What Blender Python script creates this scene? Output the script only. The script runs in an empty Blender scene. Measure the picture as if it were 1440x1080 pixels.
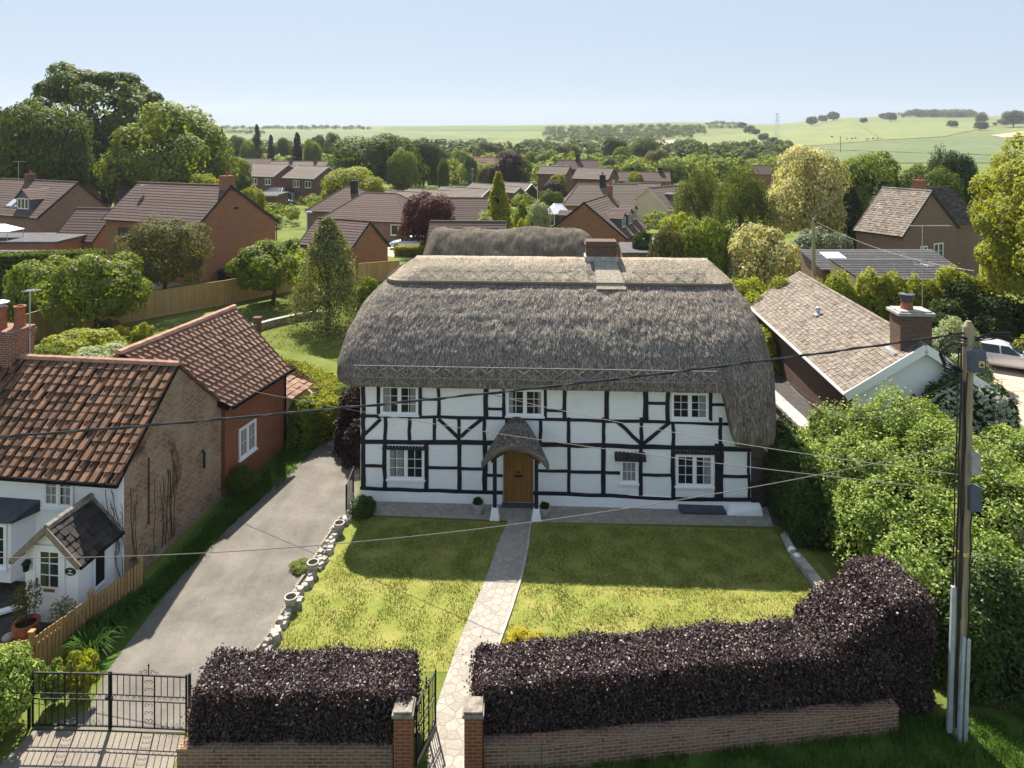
import bpy, math, random
import numpy as np
from mathutils import Vector, Matrix
random.seed(7)
SC = bpy.context.scene
COL = SC.collection
R = math.radians
CAM_Z = 13.0
F = 1000.0
def at(px, py, Y):                       # a point of the place at a measured distance
    return Vector(((px-720)*Y/F, Y, CAM_Z-(py-190)*Y/F))
def G(px, py, z=0.0):                    # a point on level ground
    Y = (CAM_Z-z)*F/(py-190)
    return Vector(((px-720)*Y/F, Y, z))
def lerp(a, b, t): return a+(b-a)*t

# ------------------------------------------------------------------ mesh helpers
class MB:
    def __init__(s): s.v=[]; s.f=[]; s.m=[]; s.uv={}
    def add(s, vs, fs, m=0):
        o=len(s.v); s.v += [tuple(x) for x in vs]
        for f in fs: s.f.append(tuple(i+o for i in f)); s.m.append(m)
        return o
    def quad(s, a, b, c, d, m=0): s.add([a,b,c,d],[(0,1,2,3)],m)
    def hexa(s, p, m=0):                 # 8 corners: bottom 4 ccw, top 4 ccw
        s.add(p,[(3,2,1,0),(4,5,6,7),(0,1,5,4),(1,2,6,5),(2,3,7,6),(3,0,4,7)],m)
    def box(s, c, sx, sy, sz, ux=(1,0,0), uy=(0,1,0), m=0):   # c = centre of base
        c=Vector(c); ux=Vector(ux)*(sx/2); uy=Vector(uy)*(sy/2); z=Vector((0,0,sz))
        b=[c-ux-uy,c+ux-uy,c+ux+uy,c-ux+uy]
        s.hexa(b+[x+z for x in b],m)
    def bar(s, p, q, w, h=None, up=(0,0,1), m=0):
        p=Vector(p); q=Vector(q); h=h or w; d=(q-p).normalized(); up=Vector(up)
        if abs(d.dot(up))>.95: up=Vector((1,0,0)) if abs(d.x)<.9 else Vector((0,1,0))
        a=d.cross(up).normalized()*(w/2); b=a.cross(d).normalized()*(h/2)
        P=[p-a-b,p+a-b,p+a+b,p-a+b]; Q=[q-a-b,q+a-b,q+a+b,q-a+b]
        s.add(P+Q,[(0,1,2,3)[::-1],(4,5,6,7),(0,1,5,4),(1,2,6,5),(2,3,7,6),(3,0,4,7)],m)
    def tube(s, pts, r, n=6, m=0, cap=True):
        pts=[Vector(p) for p in pts]; rs=r if hasattr(r,'__len__') else [r]*len(pts)
        o=len(s.v); up=Vector((.3,.2,1)).normalized()
        for i,p in enumerate(pts):
            d=(pts[min(i+1,len(pts)-1)]-pts[max(i-1,0)]).normalized()
            u=up if abs(d.dot(up))<.95 else Vector((1,0,0))
            a=d.cross(u).normalized(); b=a.cross(d)
            for k in range(n):
                t=2*math.pi*k/n; s.v.append(tuple(p+(a*math.cos(t)+b*math.sin(t))*rs[i]))
        for i in range(len(pts)-1):
            for k in range(n):
                a0=o+i*n+k; a1=o+i*n+(k+1)%n; s.f.append((a0,a1,a1+n,a0+n)); s.m.append(m)
        if cap:
            s.f.append(tuple(o+k for k in range(n))[::-1]); s.m.append(m)
            e=o+(len(pts)-1)*n; s.f.append(tuple(e+k for k in range(n))); s.m.append(m)
    def lathe(s, c, prof, n=16, m=0):    # prof: list of (r,z)
        c=Vector(c); o=len(s.v)
        for r,z in prof:
            for k in range(n):
                t=2*math.pi*k/n; s.v.append((c.x+r*math.cos(t),c.y+r*math.sin(t),c.z+z))
        for i in range(len(prof)-1):
            for k in range(n):
                a0=o+i*n+k; a1=o+i*n+(k+1)%n; s.f.append((a0,a1,a1+n,a0+n)); s.m.append(m)
    def prism(s, poly, ext, m=0):        # poly list of Vectors, extruded by ext
        n=len(poly); ext=Vector(ext); P=[Vector(p) for p in poly]
        s.add(P+[p+ext for p in P],[tuple(range(n))[::-1],tuple(range(n,2*n))]+[(i,(i+1)%n,(i+1)%n+n,i+n) for i in range(n)],m)
    def build(s, name, mats, parent=None, smooth=False, uv=None, bevel=0):
        if not isinstance(mats,(list,tuple)): mats=[mats]
        me=bpy.data.meshes.new(name)
        off=parent['_o'] if parent is not None and '_o' in parent else (0,0,0)
        off=Vector(off)
        V=[(x-off.x,y-off.y,z-off.z) for x,y,z in s.v] if off.length>0 else s.v
        me.from_pydata(V,[],s.f)
        for mt in mats: me.materials.append(mt)
        me.polygons.foreach_set('material_index',s.m)
        if smooth: me.polygons.foreach_set('use_smooth',[True]*len(s.f))
        ul=me.uv_layers.new(name='UVMap'); co=[0.0]*(2*len(me.loops)); 
        for p in me.polygons:
            if uv is not None:
                for li,vi in zip(p.loop_indices,p.vertices): co[2*li],co[2*li+1]=uv[vi]
                continue
            n=p.normal
            t=Vector((-n.y,n.x,0))
            t=t.normalized() if t.length>1e-3 else Vector((1,0,0))
            b=n.cross(t)
            for li,vi in zip(p.loop_indices,p.vertices):
                q=Vector(s.v[vi]); co[2*li]=q.dot(t); co[2*li+1]=q.dot(b)
        ul.data.foreach_set('uv',co)
        me.update()
        o=bpy.data.objects.new(name,me); COL.objects.link(o)
        if bevel:
            b=o.modifiers.new('bevel','BEVEL'); b.width=bevel; b.segments=2; b.limit_method='ANGLE'
        if parent is not None: o.parent=parent
        return o

def tag(o, label=None, cat=None, group=None, kind=None):
    if label: o['label']=label
    if cat: o['category']=cat
    if group: o['group']=group
    if kind: o['kind']=kind
    return o
def thing(name, loc, label, cat, group=None):
    o=bpy.data.objects.new(name,None); COL.objects.link(o)
    o.location=loc; o['_o']=tuple(loc); o.empty_display_size=.3
    return tag(o,label,cat,group)
def copy_tree(o, loc, rz=0.0, sc=(1,1,1), label=None, parent=None, mats=None):
    c=o.copy(); COL.objects.link(c)
    if parent is not None: c.parent=parent
    else:
        c.location=loc; c.rotation_euler=(0,0,rz); c.scale=sc
        if label: c['label']=label
    for ch in o.children: copy_tree(ch,None,parent=c)
    return c

# ------------------------------------------------------------------ materials
def newmat(name, rough=.85, spec=.25):
    m=bpy.data.materials.new(name); m.use_nodes=True; nt=m.node_tree
    b=nt.nodes['Principled BSDF']; b.inputs['Roughness'].default_value=rough
    b.inputs['Specular IOR Level'].default_value=spec
    return m,nt,b
def nd(nt,t,**k):
    n=nt.nodes.new(t)
    for a,v in k.items():
        if a in n.inputs.keys(): n.inputs[a].default_value=v
        else: setattr(n,a,v)
    return n
def c4(c): return (c[0],c[1],c[2],1)
def ramp(nt, fac, stops, interp='LINEAR'):
    r=nt.nodes.new('ShaderNodeValToRGB'); r.color_ramp.interpolation=interp
    el=r.color_ramp.elements
    while len(el)<len(stops): el.new(.5)
    for e,(p,c) in zip(el,stops): e.position=p; e.color=c4(c)
    nt.links.new(fac,r.inputs['Fac']); return r.outputs['Color']
def coords(nt, kind='pos', scale=(1,1,1)):
    if kind=='pos': s=nt.nodes.new('ShaderNodeNewGeometry').outputs['Position']
    else: s=nt.nodes.new('ShaderNodeTexCoord').outputs[kind]
    mp=nt.nodes.new('ShaderNodeMapping'); mp.inputs['Scale'].default_value=scale
    nt.links.new(s,mp.inputs['Vector']); return mp.outputs['Vector']
def noise(nt, vec, scale, detail=4, rough=.6, dist=0):
    n=nd(nt,'ShaderNodeTexNoise'); n.inputs['Scale'].default_value=scale; n.inputs['Detail'].default_value=detail
    n.inputs['Roughness'].default_value=rough; n.inputs['Distortion'].default_value=dist
    nt.links.new(vec,n.inputs['Vector']); return n.outputs['Fac']
def mixc(nt, fac, a, b, mode='MIX'):
    m=nt.nodes.new('ShaderNodeMix'); m.data_type='RGBA'; m.blend_type=mode
    def s(i,v):
        if isinstance(v,bpy.types.NodeSocket): nt.links.new(v,m.inputs[i])
        elif isinstance(v,(int,float)): m.inputs[i].default_value=v
        else: m.inputs[i].default_value=c4(v)
    s(0,fac); s(6,a); s(7,b); return m.outputs[2]
def math_(nt, op, a, b=None):
    m=nt.nodes.new('ShaderNodeMath'); m.operation=op
    for i,v in enumerate((a,b)):
        if v is None: continue
        if isinstance(v,bpy.types.NodeSocket): nt.links.new(v,m.inputs[i])
        else: m.inputs[i].default_value=v
    return m.outputs[0]
def bump(nt, bsdf, h, strength=.5, dist=.02):
    b=nt.nodes.new('ShaderNodeBump'); b.inputs['Strength'].default_value=strength; b.inputs['Distance'].default_value=dist
    nt.links.new(h,b.inputs['Height']); nt.links.new(b.outputs['Normal'],bsdf.inputs['Normal'])
def plain(name, c, rough=.7, spec=.3, var=.25, scale=3, metal=0, bmp=0):
    m,nt,b=newmat(name,rough,spec); v=coords(nt)
    f=noise(nt,v,scale,5); lo=tuple(x*(1-var) for x in c); hi=tuple(min(1,x*(1+var)) for x in c)
    nt.links.new(ramp(nt,f,[(.3,lo),(.7,hi)]),b.inputs['Base Color']); b.inputs['Metallic'].default_value=metal
    if bmp: bump(nt,b,noise(nt,v,scale*8,4),.6,bmp)
    return m
def brick(name, c1, c2, mort, bw=.225, bh=.075, ms=.009, stain=(.5,.45,.4), st=.3, patch=None):
    m,nt,b=newmat(name,.9,.15); v=coords(nt,'UV')
    t=nt.nodes.new('ShaderNodeTexBrick'); nt.links.new(v,t.inputs['Vector'])
    for k,x in (('Scale',1),('Mortar Size',ms),('Mortar Smooth',.2),('Bias',0),('Brick Width',bw),('Row Height',bh)): t.inputs[k].default_value=x
    t.inputs['Color1'].default_value=c4(c1); t.inputs['Color2'].default_value=c4(c2); t.inputs['Mortar'].default_value=c4(mort)
    n=noise(nt,v,1.1,6,.65); n2=noise(nt,v,9,3)
    col=mixc(nt,math_(nt,'MULTIPLY',ramp_f(nt,n,.45,.75),st),t.outputs['Color'],stain)
    col=mixc(nt,.5,col,ramp(nt,n2,[(.3,(.6,.6,.6)),(.7,(1,1,1))]),'MULTIPLY')
    if patch: col=mixc(nt,ramp_f(nt,noise(nt,v,.7,5,.7,.6),patch[1],patch[1]+.1),col,patch[0])
    nt.links.new(col,b.inputs['Base Color'])
    bump(nt,b,math_(nt,'ADD',math_(nt,'MULTIPLY',t.outputs['Fac'],-1),n2),.5,.012)
    return m
def ramp_f(nt, fac, lo, hi):
    r=nt.nodes.new('ShaderNodeMapRange'); r.inputs[1].default_value=lo; r.inputs[2].default_value=hi
    nt.links.new(fac,r.inputs[0]); return r.outputs[0]
def tilemat(name, c1, c2, c3=None, lich=(.35,.33,.28), la=.25, rough=.85):
    m,nt,b=newmat(name,rough,.2); v=coords(nt)
    rnd=nt.nodes.new('ShaderNodeNewGeometry').outputs['Random Per Island']
    col=ramp(nt,rnd,[(0,c1),(.5,c2),(1,c3 or c1)])
    n=noise(nt,v,2.2,7,.7)
    col=mixc(nt,math_(nt,'MULTIPLY',ramp_f(nt,n,.52,.68),la),col,lich)
    n2=noise(nt,v,14,4)
    col=mixc(nt,.6,col,ramp(nt,n2,[(.3,(.5,.5,.5)),(.7,(1,1,1))]),'MULTIPLY')
    nt.links.new(col,b.inputs['Base Color']); bump(nt,b,n2,.4,.01); return m
def leafmat(name, c1, c2, c3, trans=.35, rough=.6, spec=.12, tcol=None):
    m=bpy.data.materials.new(name); m.use_nodes=True; nt=m.node_tree
    b=nt.nodes['Principled BSDF']; out=nt.nodes['Material Output']
    b.inputs['Roughness'].default_value=rough; b.inputs['Specular IOR Level'].default_value=spec
    rnd=nt.nodes.new('ShaderNodeNewGeometry').outputs['Random Per Island']
    col=ramp(nt,rnd,[(0,c1),(.5,c2),(1,c3)])
    n=noise(nt,coords(nt),.55,4)
    col=mixc(nt,.55,col,ramp(nt,n,[(.35,(.62,.66,.6)),(.65,(1.0,1.0,1.0))]),'MULTIPLY')
    nt.links.new(col,b.inputs['Base Color'])
    tr=nt.nodes.new('ShaderNodeBsdfTranslucent')
    nt.links.new(mixc(nt,1.0,col,tcol or (1.45,1.35,.4),'MULTIPLY'),tr.inputs['Color'])
    mx=nt.nodes.new('ShaderNodeMixShader'); mx.inputs[0].default_value=trans
    nt.links.new(b.outputs[0],mx.inputs[1]); nt.links.new(tr.outputs[0],mx.inputs[2]); nt.links.new(mx.outputs[0],out.inputs['Surface'])
    return m
def glassmat(name, tint=(.02,.025,.03), t=.0):
    m=bpy.data.materials.new(name); m.use_nodes=True; nt=m.node_tree
    b=nt.nodes['Principled BSDF']; b.inputs['Base Color'].default_value=c4(tint); b.inputs['Roughness'].default_value=.08
    b.inputs['Specular IOR Level'].default_value=.6
    if t:
        tr=nt.nodes.new('ShaderNodeBsdfTransparent'); mx=nt.nodes.new('ShaderNodeMixShader'); mx.inputs[0].default_value=t
        nt.links.new(b.outputs[0],mx.inputs[1]); nt.links.new(tr.outputs[0],mx.inputs[2]); nt.links.new(mx.outputs[0],nt.nodes['Material Output'].inputs['Surface'])
    return m

MAT={}
MAT['black_timber']=plain('black_timber',(.012,.013,.02),.6,.3,.35,6,bmp=.006)
MAT['black_iron']=plain('black_iron',(.012,.012,.014),.65,.25,.2,8)
MAT['white_paint']=plain('white_paint',(.86,.86,.85),.55,.3,.05,3)
MAT['upvc']=plain('white_plastic',(.82,.83,.84),.35,.4,.03,3)
MAT['lead']=plain('lead_grey',(.055,.06,.075),.5,.4,.3,6)
MAT['felt']=plain('flat_roof_felt',(.10,.095,.10),.95,.1,.25,1.5)
MAT['oak']=None
MAT['glass']=glassmat('window_glass')
MAT['clear_glass']=glassmat('clear_window_glass',(.05,.055,.06),.72)
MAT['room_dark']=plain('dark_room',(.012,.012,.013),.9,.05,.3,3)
MAT['curtain']=plain('pale_curtain',(.45,.44,.43),.9,.1,.25,14)
MAT['conc']=plain('concrete',(.36,.34,.31),.9,.15,.3,5,bmp=.01)
MAT['terracotta']=plain('terracotta',(.30,.11,.06),.85,.2,.3,6)
MAT['steel']=plain('galvanised_steel',(.42,.45,.48),.42,.5,.2,5,metal=.3)
MAT['greybox']=plain('grey_plastic',(.085,.10,.125),.7,.25,.15,5)
MAT['cable']=plain('black_cable',(.012,.012,.014),.4,.5,.2,20)
MAT['wire']=plain('weathered_wire',(.17,.155,.135),.5,.4,.2,20)
MAT['rubber']=plain('tyre_rubber',(.015,.015,.016),.9,.1,.2,10)
MAT['soil']=plain('soil_and_gap_shade',(.03,.02,.014),1,.05,.4,8)  # planter soil; also colours roof decks dark for the tile gap shade
MAT['bark']=plain('tree_bark',(.075,.055,.04),.95,.1,.45,6,bmp=.03)
MAT['light_block']=plain('light_block_core',(.022,.018,.013),1,.05,.4,7)  # dark solid core added inside hedges to stop light leaking through
def wood(name,c,var=.35):
    m,nt,b=newmat(name,.8,.2); v=coords(nt,'pos',(1,1,.12))
    f=noise(nt,v,14,6,.65); rnd=nt.nodes.new('ShaderNodeNewGeometry').outputs['Random Per Island']
    col=ramp(nt,f,[(.3,tuple(x*(1-var) for x in c)),(.7,tuple(x*(1+var) for x in c))])
    col=mixc(nt,.8,col,ramp(nt,rnd,[(0,(.72,.7,.68)),(1,(1,1,1))]),'MULTIPLY')
    nt.links.new(col,b.inputs['Base Color']); bump(nt,b,f,.4,.008); return m
MAT['oak']=wood('golden_oak',(.27,.135,.04),.25)
MAT['fence']=wood('fence_timber',(.44,.30,.13),.25)
MAT['picket']=wood('picket_timber',(.36,.22,.10),.3)
MAT['pole']=wood('pole_timber',(.34,.28,.18),.3)
MAT['greyfence']=wood('grey_fence_timber',(.26,.22,.17),.25)
MAT['shiplap']=wood('pale_boarding',(.55,.42,.22),.15)
MAT['brick_red']=brick('red_brick',(.26,.085,.042),(.21,.068,.035),(.34,.20,.13),stain=(.16,.05,.03))
MAT['brick_orange']=brick('orange_brick',(.36,.155,.08),(.27,.10,.05),(.34,.23,.16),stain=(.2,.09,.05))
MAT['brick_brown']=brick('brown_brick',(.19,.085,.058),(.14,.06,.042),(.2,.14,.11),stain=(.1,.06,.05))
MAT['brick_buff']=brick('buff_brown_brick',(.26,.17,.12),(.19,.115,.08),(.28,.22,.17),stain=(.16,.12,.10))
MAT['brick_old']=brick('weathered_gable_brick',(.33,.19,.115),(.15,.075,.048),(.37,.295,.21),bw=.24,bh=.085,ms=.014,stain=(.37,.305,.22),st=1.1,patch=((.10,.055,.035),.57))
MAT['gutter_black']=plain('gutter_black',(.012,.012,.013),.95,.02,.2,8)
MAT['capstone']=plain('mossy_capstone',(.23,.20,.165),.95,.1,.45,7,bmp=.015)
MAT['mortar']=plain('cream_mortar',(.34,.30,.235),.95,.1,.45,12,bmp=.03)
MAT['brick_chim_red']=brick('red_stack_brick',(.27,.10,.06),(.19,.07,.045),(.36,.28,.22),ms=.013,stain=(.14,.07,.05),st=.5)
MAT['stone']=plain('grey_stone',(.34,.31,.27),.9,.15,.45,4,bmp=.02)
MAT['brick_dark']=brick('dark_brick',(.10,.05,.04),(.065,.035,.03),(.14,.11,.09),stain=(.05,.035,.03))
MAT['brick_stack']=brick('chimney_brick',(.10,.06,.048),(.17,.085,.06),(.20,.16,.13),stain=(.09,.06,.05),st=.5)
MAT['brick_garden']=brick('garden_wall_brick',(.30,.135,.078),(.16,.08,.052),(.34,.28,.21),ms=.012,stain=(.30,.235,.165),st=.9)
MAT['tile_clay']=tilemat('clay_roof_tile',(.155,.082,.05),(.28,.15,.09),(.07,.043,.033),lich=(.055,.04,.022),la=.75)
MAT['tile_clay2']=tilemat('red_clay_roof_tile',(.235,.138,.094),(.305,.182,.127),(.17,.095,.07),lich=(.5,.42,.34),la=.3)
MAT['tile_brown']=tilemat('brown_concrete_tile',(.115,.077,.065),(.13,.086,.073),(.10,.067,.057),lich=(.2,.14,.11),la=.35)
MAT['tile_grey']=tilemat('greybrown_concrete_tile',(.17,.135,.115),(.19,.15,.125),(.15,.12,.10),lich=(.25,.2,.16),la=.3)
MAT['tile_lichen']=tilemat('lichened_plain_tile',(.18,.142,.113),(.245,.20,.16),(.12,.095,.077),lich=(.50,.44,.35),la=.5)
MAT['tile_black']=tilemat('dark_mossy_tile',(.035,.028,.028),(.055,.045,.042),(.025,.022,.022),lich=(.13,.12,.10),la=.5)
MAT['tile_slate']=tilemat('slate_grey_tile',(.075,.075,.082),(.095,.092,.098),(.06,.06,.066),la=.2)
MAT['ridge_clay']=plain('clay_ridge_tile',(.36,.20,.14),.85,.2,.3,5,bmp=.01)
MAT['render_cream']=plain('cream_render',(.62,.50,.36),.9,.15,.08,1.5)
MAT['white_glass_roof']=plain('translucent_roof_sheet',(.62,.62,.68),.3,.5,.08,2)
def whitewall(name,c,bs=.25,dirt=(.55,.52,.46)):
    m,nt,b=newmat(name,.75,.2); v=coords(nt,'UV'); p=coords(nt)
    t=nt.nodes.new('ShaderNodeTexBrick'); nt.links.new(v,t.inputs['Vector'])
    for k,x in (('Scale',1),('Mortar Size',.012),('Mortar Smooth',.6),('Brick Width',.225),('Row Height',.075)): t.inputs[k].default_value=x
    n=noise(nt,p,1.3,6,.65); n2=noise(nt,p,22,4)
    col=mixc(nt,math_(nt,'MULTIPLY',ramp_f(nt,n,.55,.8),.35),c,dirt)
    col=mixc(nt,math_(nt,'MULTIPLY',t.outputs['Fac'],.10),col,(.5,.5,.5))
    nt.links.new(col,b.inputs['Base Color'])
    bump(nt,b,math_(nt,'ADD',math_(nt,'MULTIPLY',t.outputs['Fac'],-1),math_(nt,'ADD',n2,math_(nt,'MULTIPLY',noise(nt,p,4,4),3.0))),bs,.016); return m
MAT['whitewash']=whitewall('whitewashed_brick',(.88,.88,.87))
MAT['whiterender']=whitewall('white_render',(.86,.86,.86),.12)
MAT['whiteboard']=MAT['whiterender']
def groundmat(name, cols, s1, s2, bd=.02, bs=.6, specks=0):
    m,nt,b=newmat(name,.95,.1); p=coords(nt)
    n=noise(nt,p,s1,6,.65,.3); n2=noise(nt,p,s2,5,.7)
    col=ramp(nt,n,[(.3,cols[0]),(.5,cols[1]),(.7,cols[2])])
    col=mixc(nt,.55,col,ramp(nt,n2,[(.3,(.45,.48,.4)),(.65,(1,1,1))]),'MULTIPLY')
    if specks:
        vo=nt.nodes.new('ShaderNodeTexVoronoi'); vo.inputs['Scale'].default_value=9; nt.links.new(p,vo.inputs['Vector'])
        col=mixc(nt,math_(nt,'MULTIPLY',math_(nt,'LESS_THAN',vo.outputs['Distance'],.10),math_(nt,'GREATER_THAN',noise(nt,p,2.2,3),.54)),col,specks)
        wv=noise(nt,coords(nt,'pos',(1.2,.16,1)),1.6,5,.65); col=mixc(nt,.5,col,ramp(nt,wv,[(.35,(.72,.71,.70)),(.62,(1.0,1.0,1.0))]),'MULTIPLY')
    nt.links.new(col,b.inputs['Base Color']); bump(nt,b,n2,bs,bd); return m
MAT['ground']=groundmat('meadow_grass',[(.075,.105,.022),(.125,.155,.033),(.20,.20,.055)],.25,9)
MAT['hill']=groundmat('hill_pasture',[(.125,.15,.055),(.155,.175,.065),(.18,.195,.075)],.006,.05,.1,.1)
MAT['lawn']=groundmat('front_lawn',[(.14,.172,.032),(.21,.22,.05),(.30,.265,.085)],1.1,14,.03)
MAT['drive']=groundmat('drive_tarmac',[(.135,.12,.105),(.18,.162,.143),(.225,.203,.178)],.8,40,.006,.4,specks=(.42,.37,.31))
MAT['gravel']=groundmat('pink_gravel',[(.42,.32,.25),(.5,.39,.31),(.56,.45,.36)],.8,30,.01)
MAT['road']=groundmat('pale_road',[(.20,.17,.145),(.25,.215,.18),(.30,.26,.22)],.5,30,.006)
MAT['verge']=groundmat('verge_grass',[(.05,.10,.018),(.07,.13,.02),(.10,.15,.03)],1.2,14,.04)
MAT['darkgravel']=groundmat('dark_gravel',[(.05,.045,.045),(.08,.07,.065),(.11,.10,.095)],3,40,.02)
MAT['f_blue']=groundmat('blue_green_crop',[(.115,.145,.07),(.13,.16,.075),(.145,.17,.082)],.01,.08,.1,.1)
MAT['f_yel']=groundmat('yellow_green_meadow',[(.155,.185,.07),(.18,.205,.08),(.20,.22,.09)],.01,.08,.1,.1)
MAT['f_dark']=groundmat('dark_pasture',[(.09,.13,.05),(.105,.145,.055),(.12,.16,.06)],.01,.08,.1,.1)
MAT['f_tan']=groundmat('bare_chalk_field',[(.40,.32,.23),(.45,.37,.27),(.5,.41,.31)],.01,.08,.1,.1)
def paving(name,cs,scale=2.3,joint=(.12,.10,.085),jw=.035):
    m,nt,b=newmat(name,.85,.2); p=coords(nt); 
    pn=nt.nodes.new('ShaderNodeTexNoise'); pn.inputs['Scale'].default_value=1.5; nt.links.new(p,pn.inputs['Vector'])
    vv=mixc(nt,.12,p,pn.outputs['Color'])
    e=nt.nodes.new('ShaderNodeTexVoronoi'); e.feature='DISTANCE_TO_EDGE'; e.inputs['Scale'].default_value=scale; nt.links.new(vv,e.inputs['Vector'])
    f=nt.nodes.new('ShaderNodeTexVoronoi'); f.inputs['Scale'].default_value=scale; nt.links.new(vv,f.inputs['Vector'])
    rgb=nt.nodes.new('ShaderNodeSeparateColor'); nt.links.new(f.outputs['Color'],rgb.inputs[0])
    col=ramp(nt,rgb.outputs[0],[(0,cs[0]),(.5,cs[1]),(1,cs[2])])
    n=noise(nt,p,12,5); col=mixc(nt,.5,col,ramp(nt,n,[(.3,(.6,.58,.55)),(.65,(1,1,1))]),'MULTIPLY')
    j=ramp_f(nt,e.outputs['Distance'],jw*.4,jw)
    col=mixc(nt,j,joint,col)
    nt.links.new(col,b.inputs['Base Color']); bump(nt,b,math_(nt,'ADD',j,math_(nt,'MULTIPLY',n,.5)),.6,.015); return m
MAT['paving']=paving('crazy_paving',[(.28,.25,.215),(.335,.30,.26),(.375,.33,.28)],4.6,(.25,.22,.185),.05)
MAT['rock']=paving('rubble_stone',[(.34,.30,.26),(.42,.38,.33),(.26,.23,.20)],6,(.05,.045,.04),.06)
MAT['flint']=paving('flint_cobbles',[(.32,.26,.19),(.45,.38,.28),(.2,.16,.12)],9,(.10,.085,.065),.09)
def thatchmat(name, dark, mid, light, patch=.55):
    m,nt,b=newmat(name,.95,.1); v=coords(nt,'UV',(1,.14,1)); vp=coords(nt,'UV',(1,.5,1))
    f=noise(nt,v,55,3,.6); f2=noise(nt,v,17,4,.65); p=noise(nt,vp,2.2,6,.7)
    s=math_(nt,'ADD',math_(nt,'MULTIPLY',f,.45),math_(nt,'ADD',math_(nt,'MULTIPLY',f2,.3),math_(nt,'MULTIPLY',p,.35)))
    nt.links.new(ramp(nt,s,[(.40,dark),(.55,mid),(.70,light)]),b.inputs['Base Color'])
    h=math_(nt,'ADD',math_(nt,'MULTIPLY',f,.35),math_(nt,'ADD',f2,math_(nt,'MULTIPLY',noise(nt,vp,7,4,.6),1.3)))
    bump(nt,b,h,.7,.05); return m
MAT['thatch']=thatchmat('grey_straw_thatch',(.048,.039,.032),(.175,.145,.118),(.54,.47,.39))
MAT['thatch_old']=thatchmat('brown_straw_thatch',(.05,.042,.034),(.105,.09,.07),(.2,.17,.13))
MAT['thatch_ridge']=thatchmat('pale_ridge_straw',(.19,.155,.115),(.34,.285,.215),(.50,.43,.335))
MAT['straw']=tilemat('loose_straw',(.045,.036,.03),(.165,.138,.114),(.60,.53,.45),la=0)
MAT['straw_ridge']=tilemat('loose_pale_straw',(.20,.165,.12),(.37,.31,.235),(.54,.47,.37),la=0)
MAT['spar']=plain('hazel_spar',(.28,.25,.21),.8,.2,.2,9)
MAT['yellow_sign']=plain('yellow_sign',(.65,.45,.18),.5,.3,.1,5)
def paint(name,c,metal=.3):
    m,nt,b=newmat(name,.25,.5); b.inputs['Base Color'].default_value=c4(c); b.inputs['Metallic'].default_value=metal
    b.inputs['Coat Weight'].default_value=.6; return m
MAT['car_silver']=paint('silver_car_paint',(.74,.75,.76),.3)
MAT['car_blue']=paint('light_blue_car_paint',(.42,.52,.64),.4)
MAT['car_navy']=paint('dark_blue_car_paint',(.03,.04,.08),.4)
MAT['lamp_lens']=paint('lamp_lens',(.7,.72,.75),.6)
MAT['blueshade']=plain('white_blue_canvas',(.6,.62,.8),.7,.2,.08,2)
# foliage
L=lambda n,a,b,c,**k: MAT.__setitem__(n,leafmat(n,a,b,c,**k))
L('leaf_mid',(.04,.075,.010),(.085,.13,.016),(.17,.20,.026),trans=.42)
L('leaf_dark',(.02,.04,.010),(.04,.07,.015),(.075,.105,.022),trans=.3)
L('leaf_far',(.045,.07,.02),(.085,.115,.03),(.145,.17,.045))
L('leaf_light',(.09,.135,.02),(.17,.22,.03),(.26,.29,.045),trans=.45)
L('leaf_lime',(.16,.20,.02),(.28,.31,.03),(.40,.39,.045),trans=.45)
L('leaf_gold',(.14,.175,.02),(.26,.28,.03),(.38,.37,.055),trans=.45)
L('leaf_cream',(.27,.275,.07),(.53,.48,.19),(.78,.68,.37),trans=.42,tcol=(1.1,1.1,.65))
L('leaf_olive',(.06,.068,.022),(.115,.115,.036),(.21,.19,.065),trans=.35)
L('leaf_birch',(.06,.09,.02),(.11,.145,.03),(.18,.21,.05),trans=.4)
L('leaf_copper',(.04,.012,.012),(.075,.02,.018),(.13,.035,.025),trans=.3,tcol=(1.6,.6,.5))
L('leaf_purple',(.026,.015,.018),(.042,.02,.024),(.06,.03,.03),trans=.25,tcol=(1.4,.7,.8))
L('leaf_beech',(.013,.007,.008),(.036,.019,.019),(.135,.08,.072),trans=.12,rough=.5,spec=.5,tcol=(1.8,.5,.5))
L('leaf_varieg',(.06,.12,.012),(.195,.275,.032),(.55,.60,.22),trans=.45,tcol=(1.1,1.1,.65))
L('leaf_laurel',(.025,.055,.012),(.055,.095,.018),(.12,.165,.03),trans=.35,rough=.5,spec=.25)
L('leaf_silver',(.12,.15,.10),(.18,.21,.14),(.26,.29,.2),trans=.3)
L('leaf_whitish',(.20,.25,.13),(.30,.34,.19),(.42,.45,.30),trans=.35)
L('leaf_yellow',(.30,.27,.02),(.45,.38,.03),(.55,.45,.06),trans=.35)
L('leaf_conifer',(.07,.09,.03),(.15,.17,.055),(.40,.39,.19),trans=.3)
L('leaf_heath',(.06,.04,.025),(.10,.07,.04),(.16,.11,.06),trans=.3)
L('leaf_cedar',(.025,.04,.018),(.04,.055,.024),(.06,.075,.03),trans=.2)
L('grass_blade',(.095,.14,.022),(.175,.20,.038),(.31,.275,.09),trans=.32)
L('grass_green',(.035,.08,.012),(.055,.12,.018),(.09,.16,.025),trans=.4)
L('petal_white',(.55,.55,.45),(.65,.65,.55),(.7,.7,.6),trans=.3,tcol=(1,1,.9))
HAZE=.00013; SUN=5.0; SKY=.15; SUN_EL=50.5; SUN_AZ=-17; EXPO=1.3; SKYG=.14; SKYK=(1.22,1.45,1.76)
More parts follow.
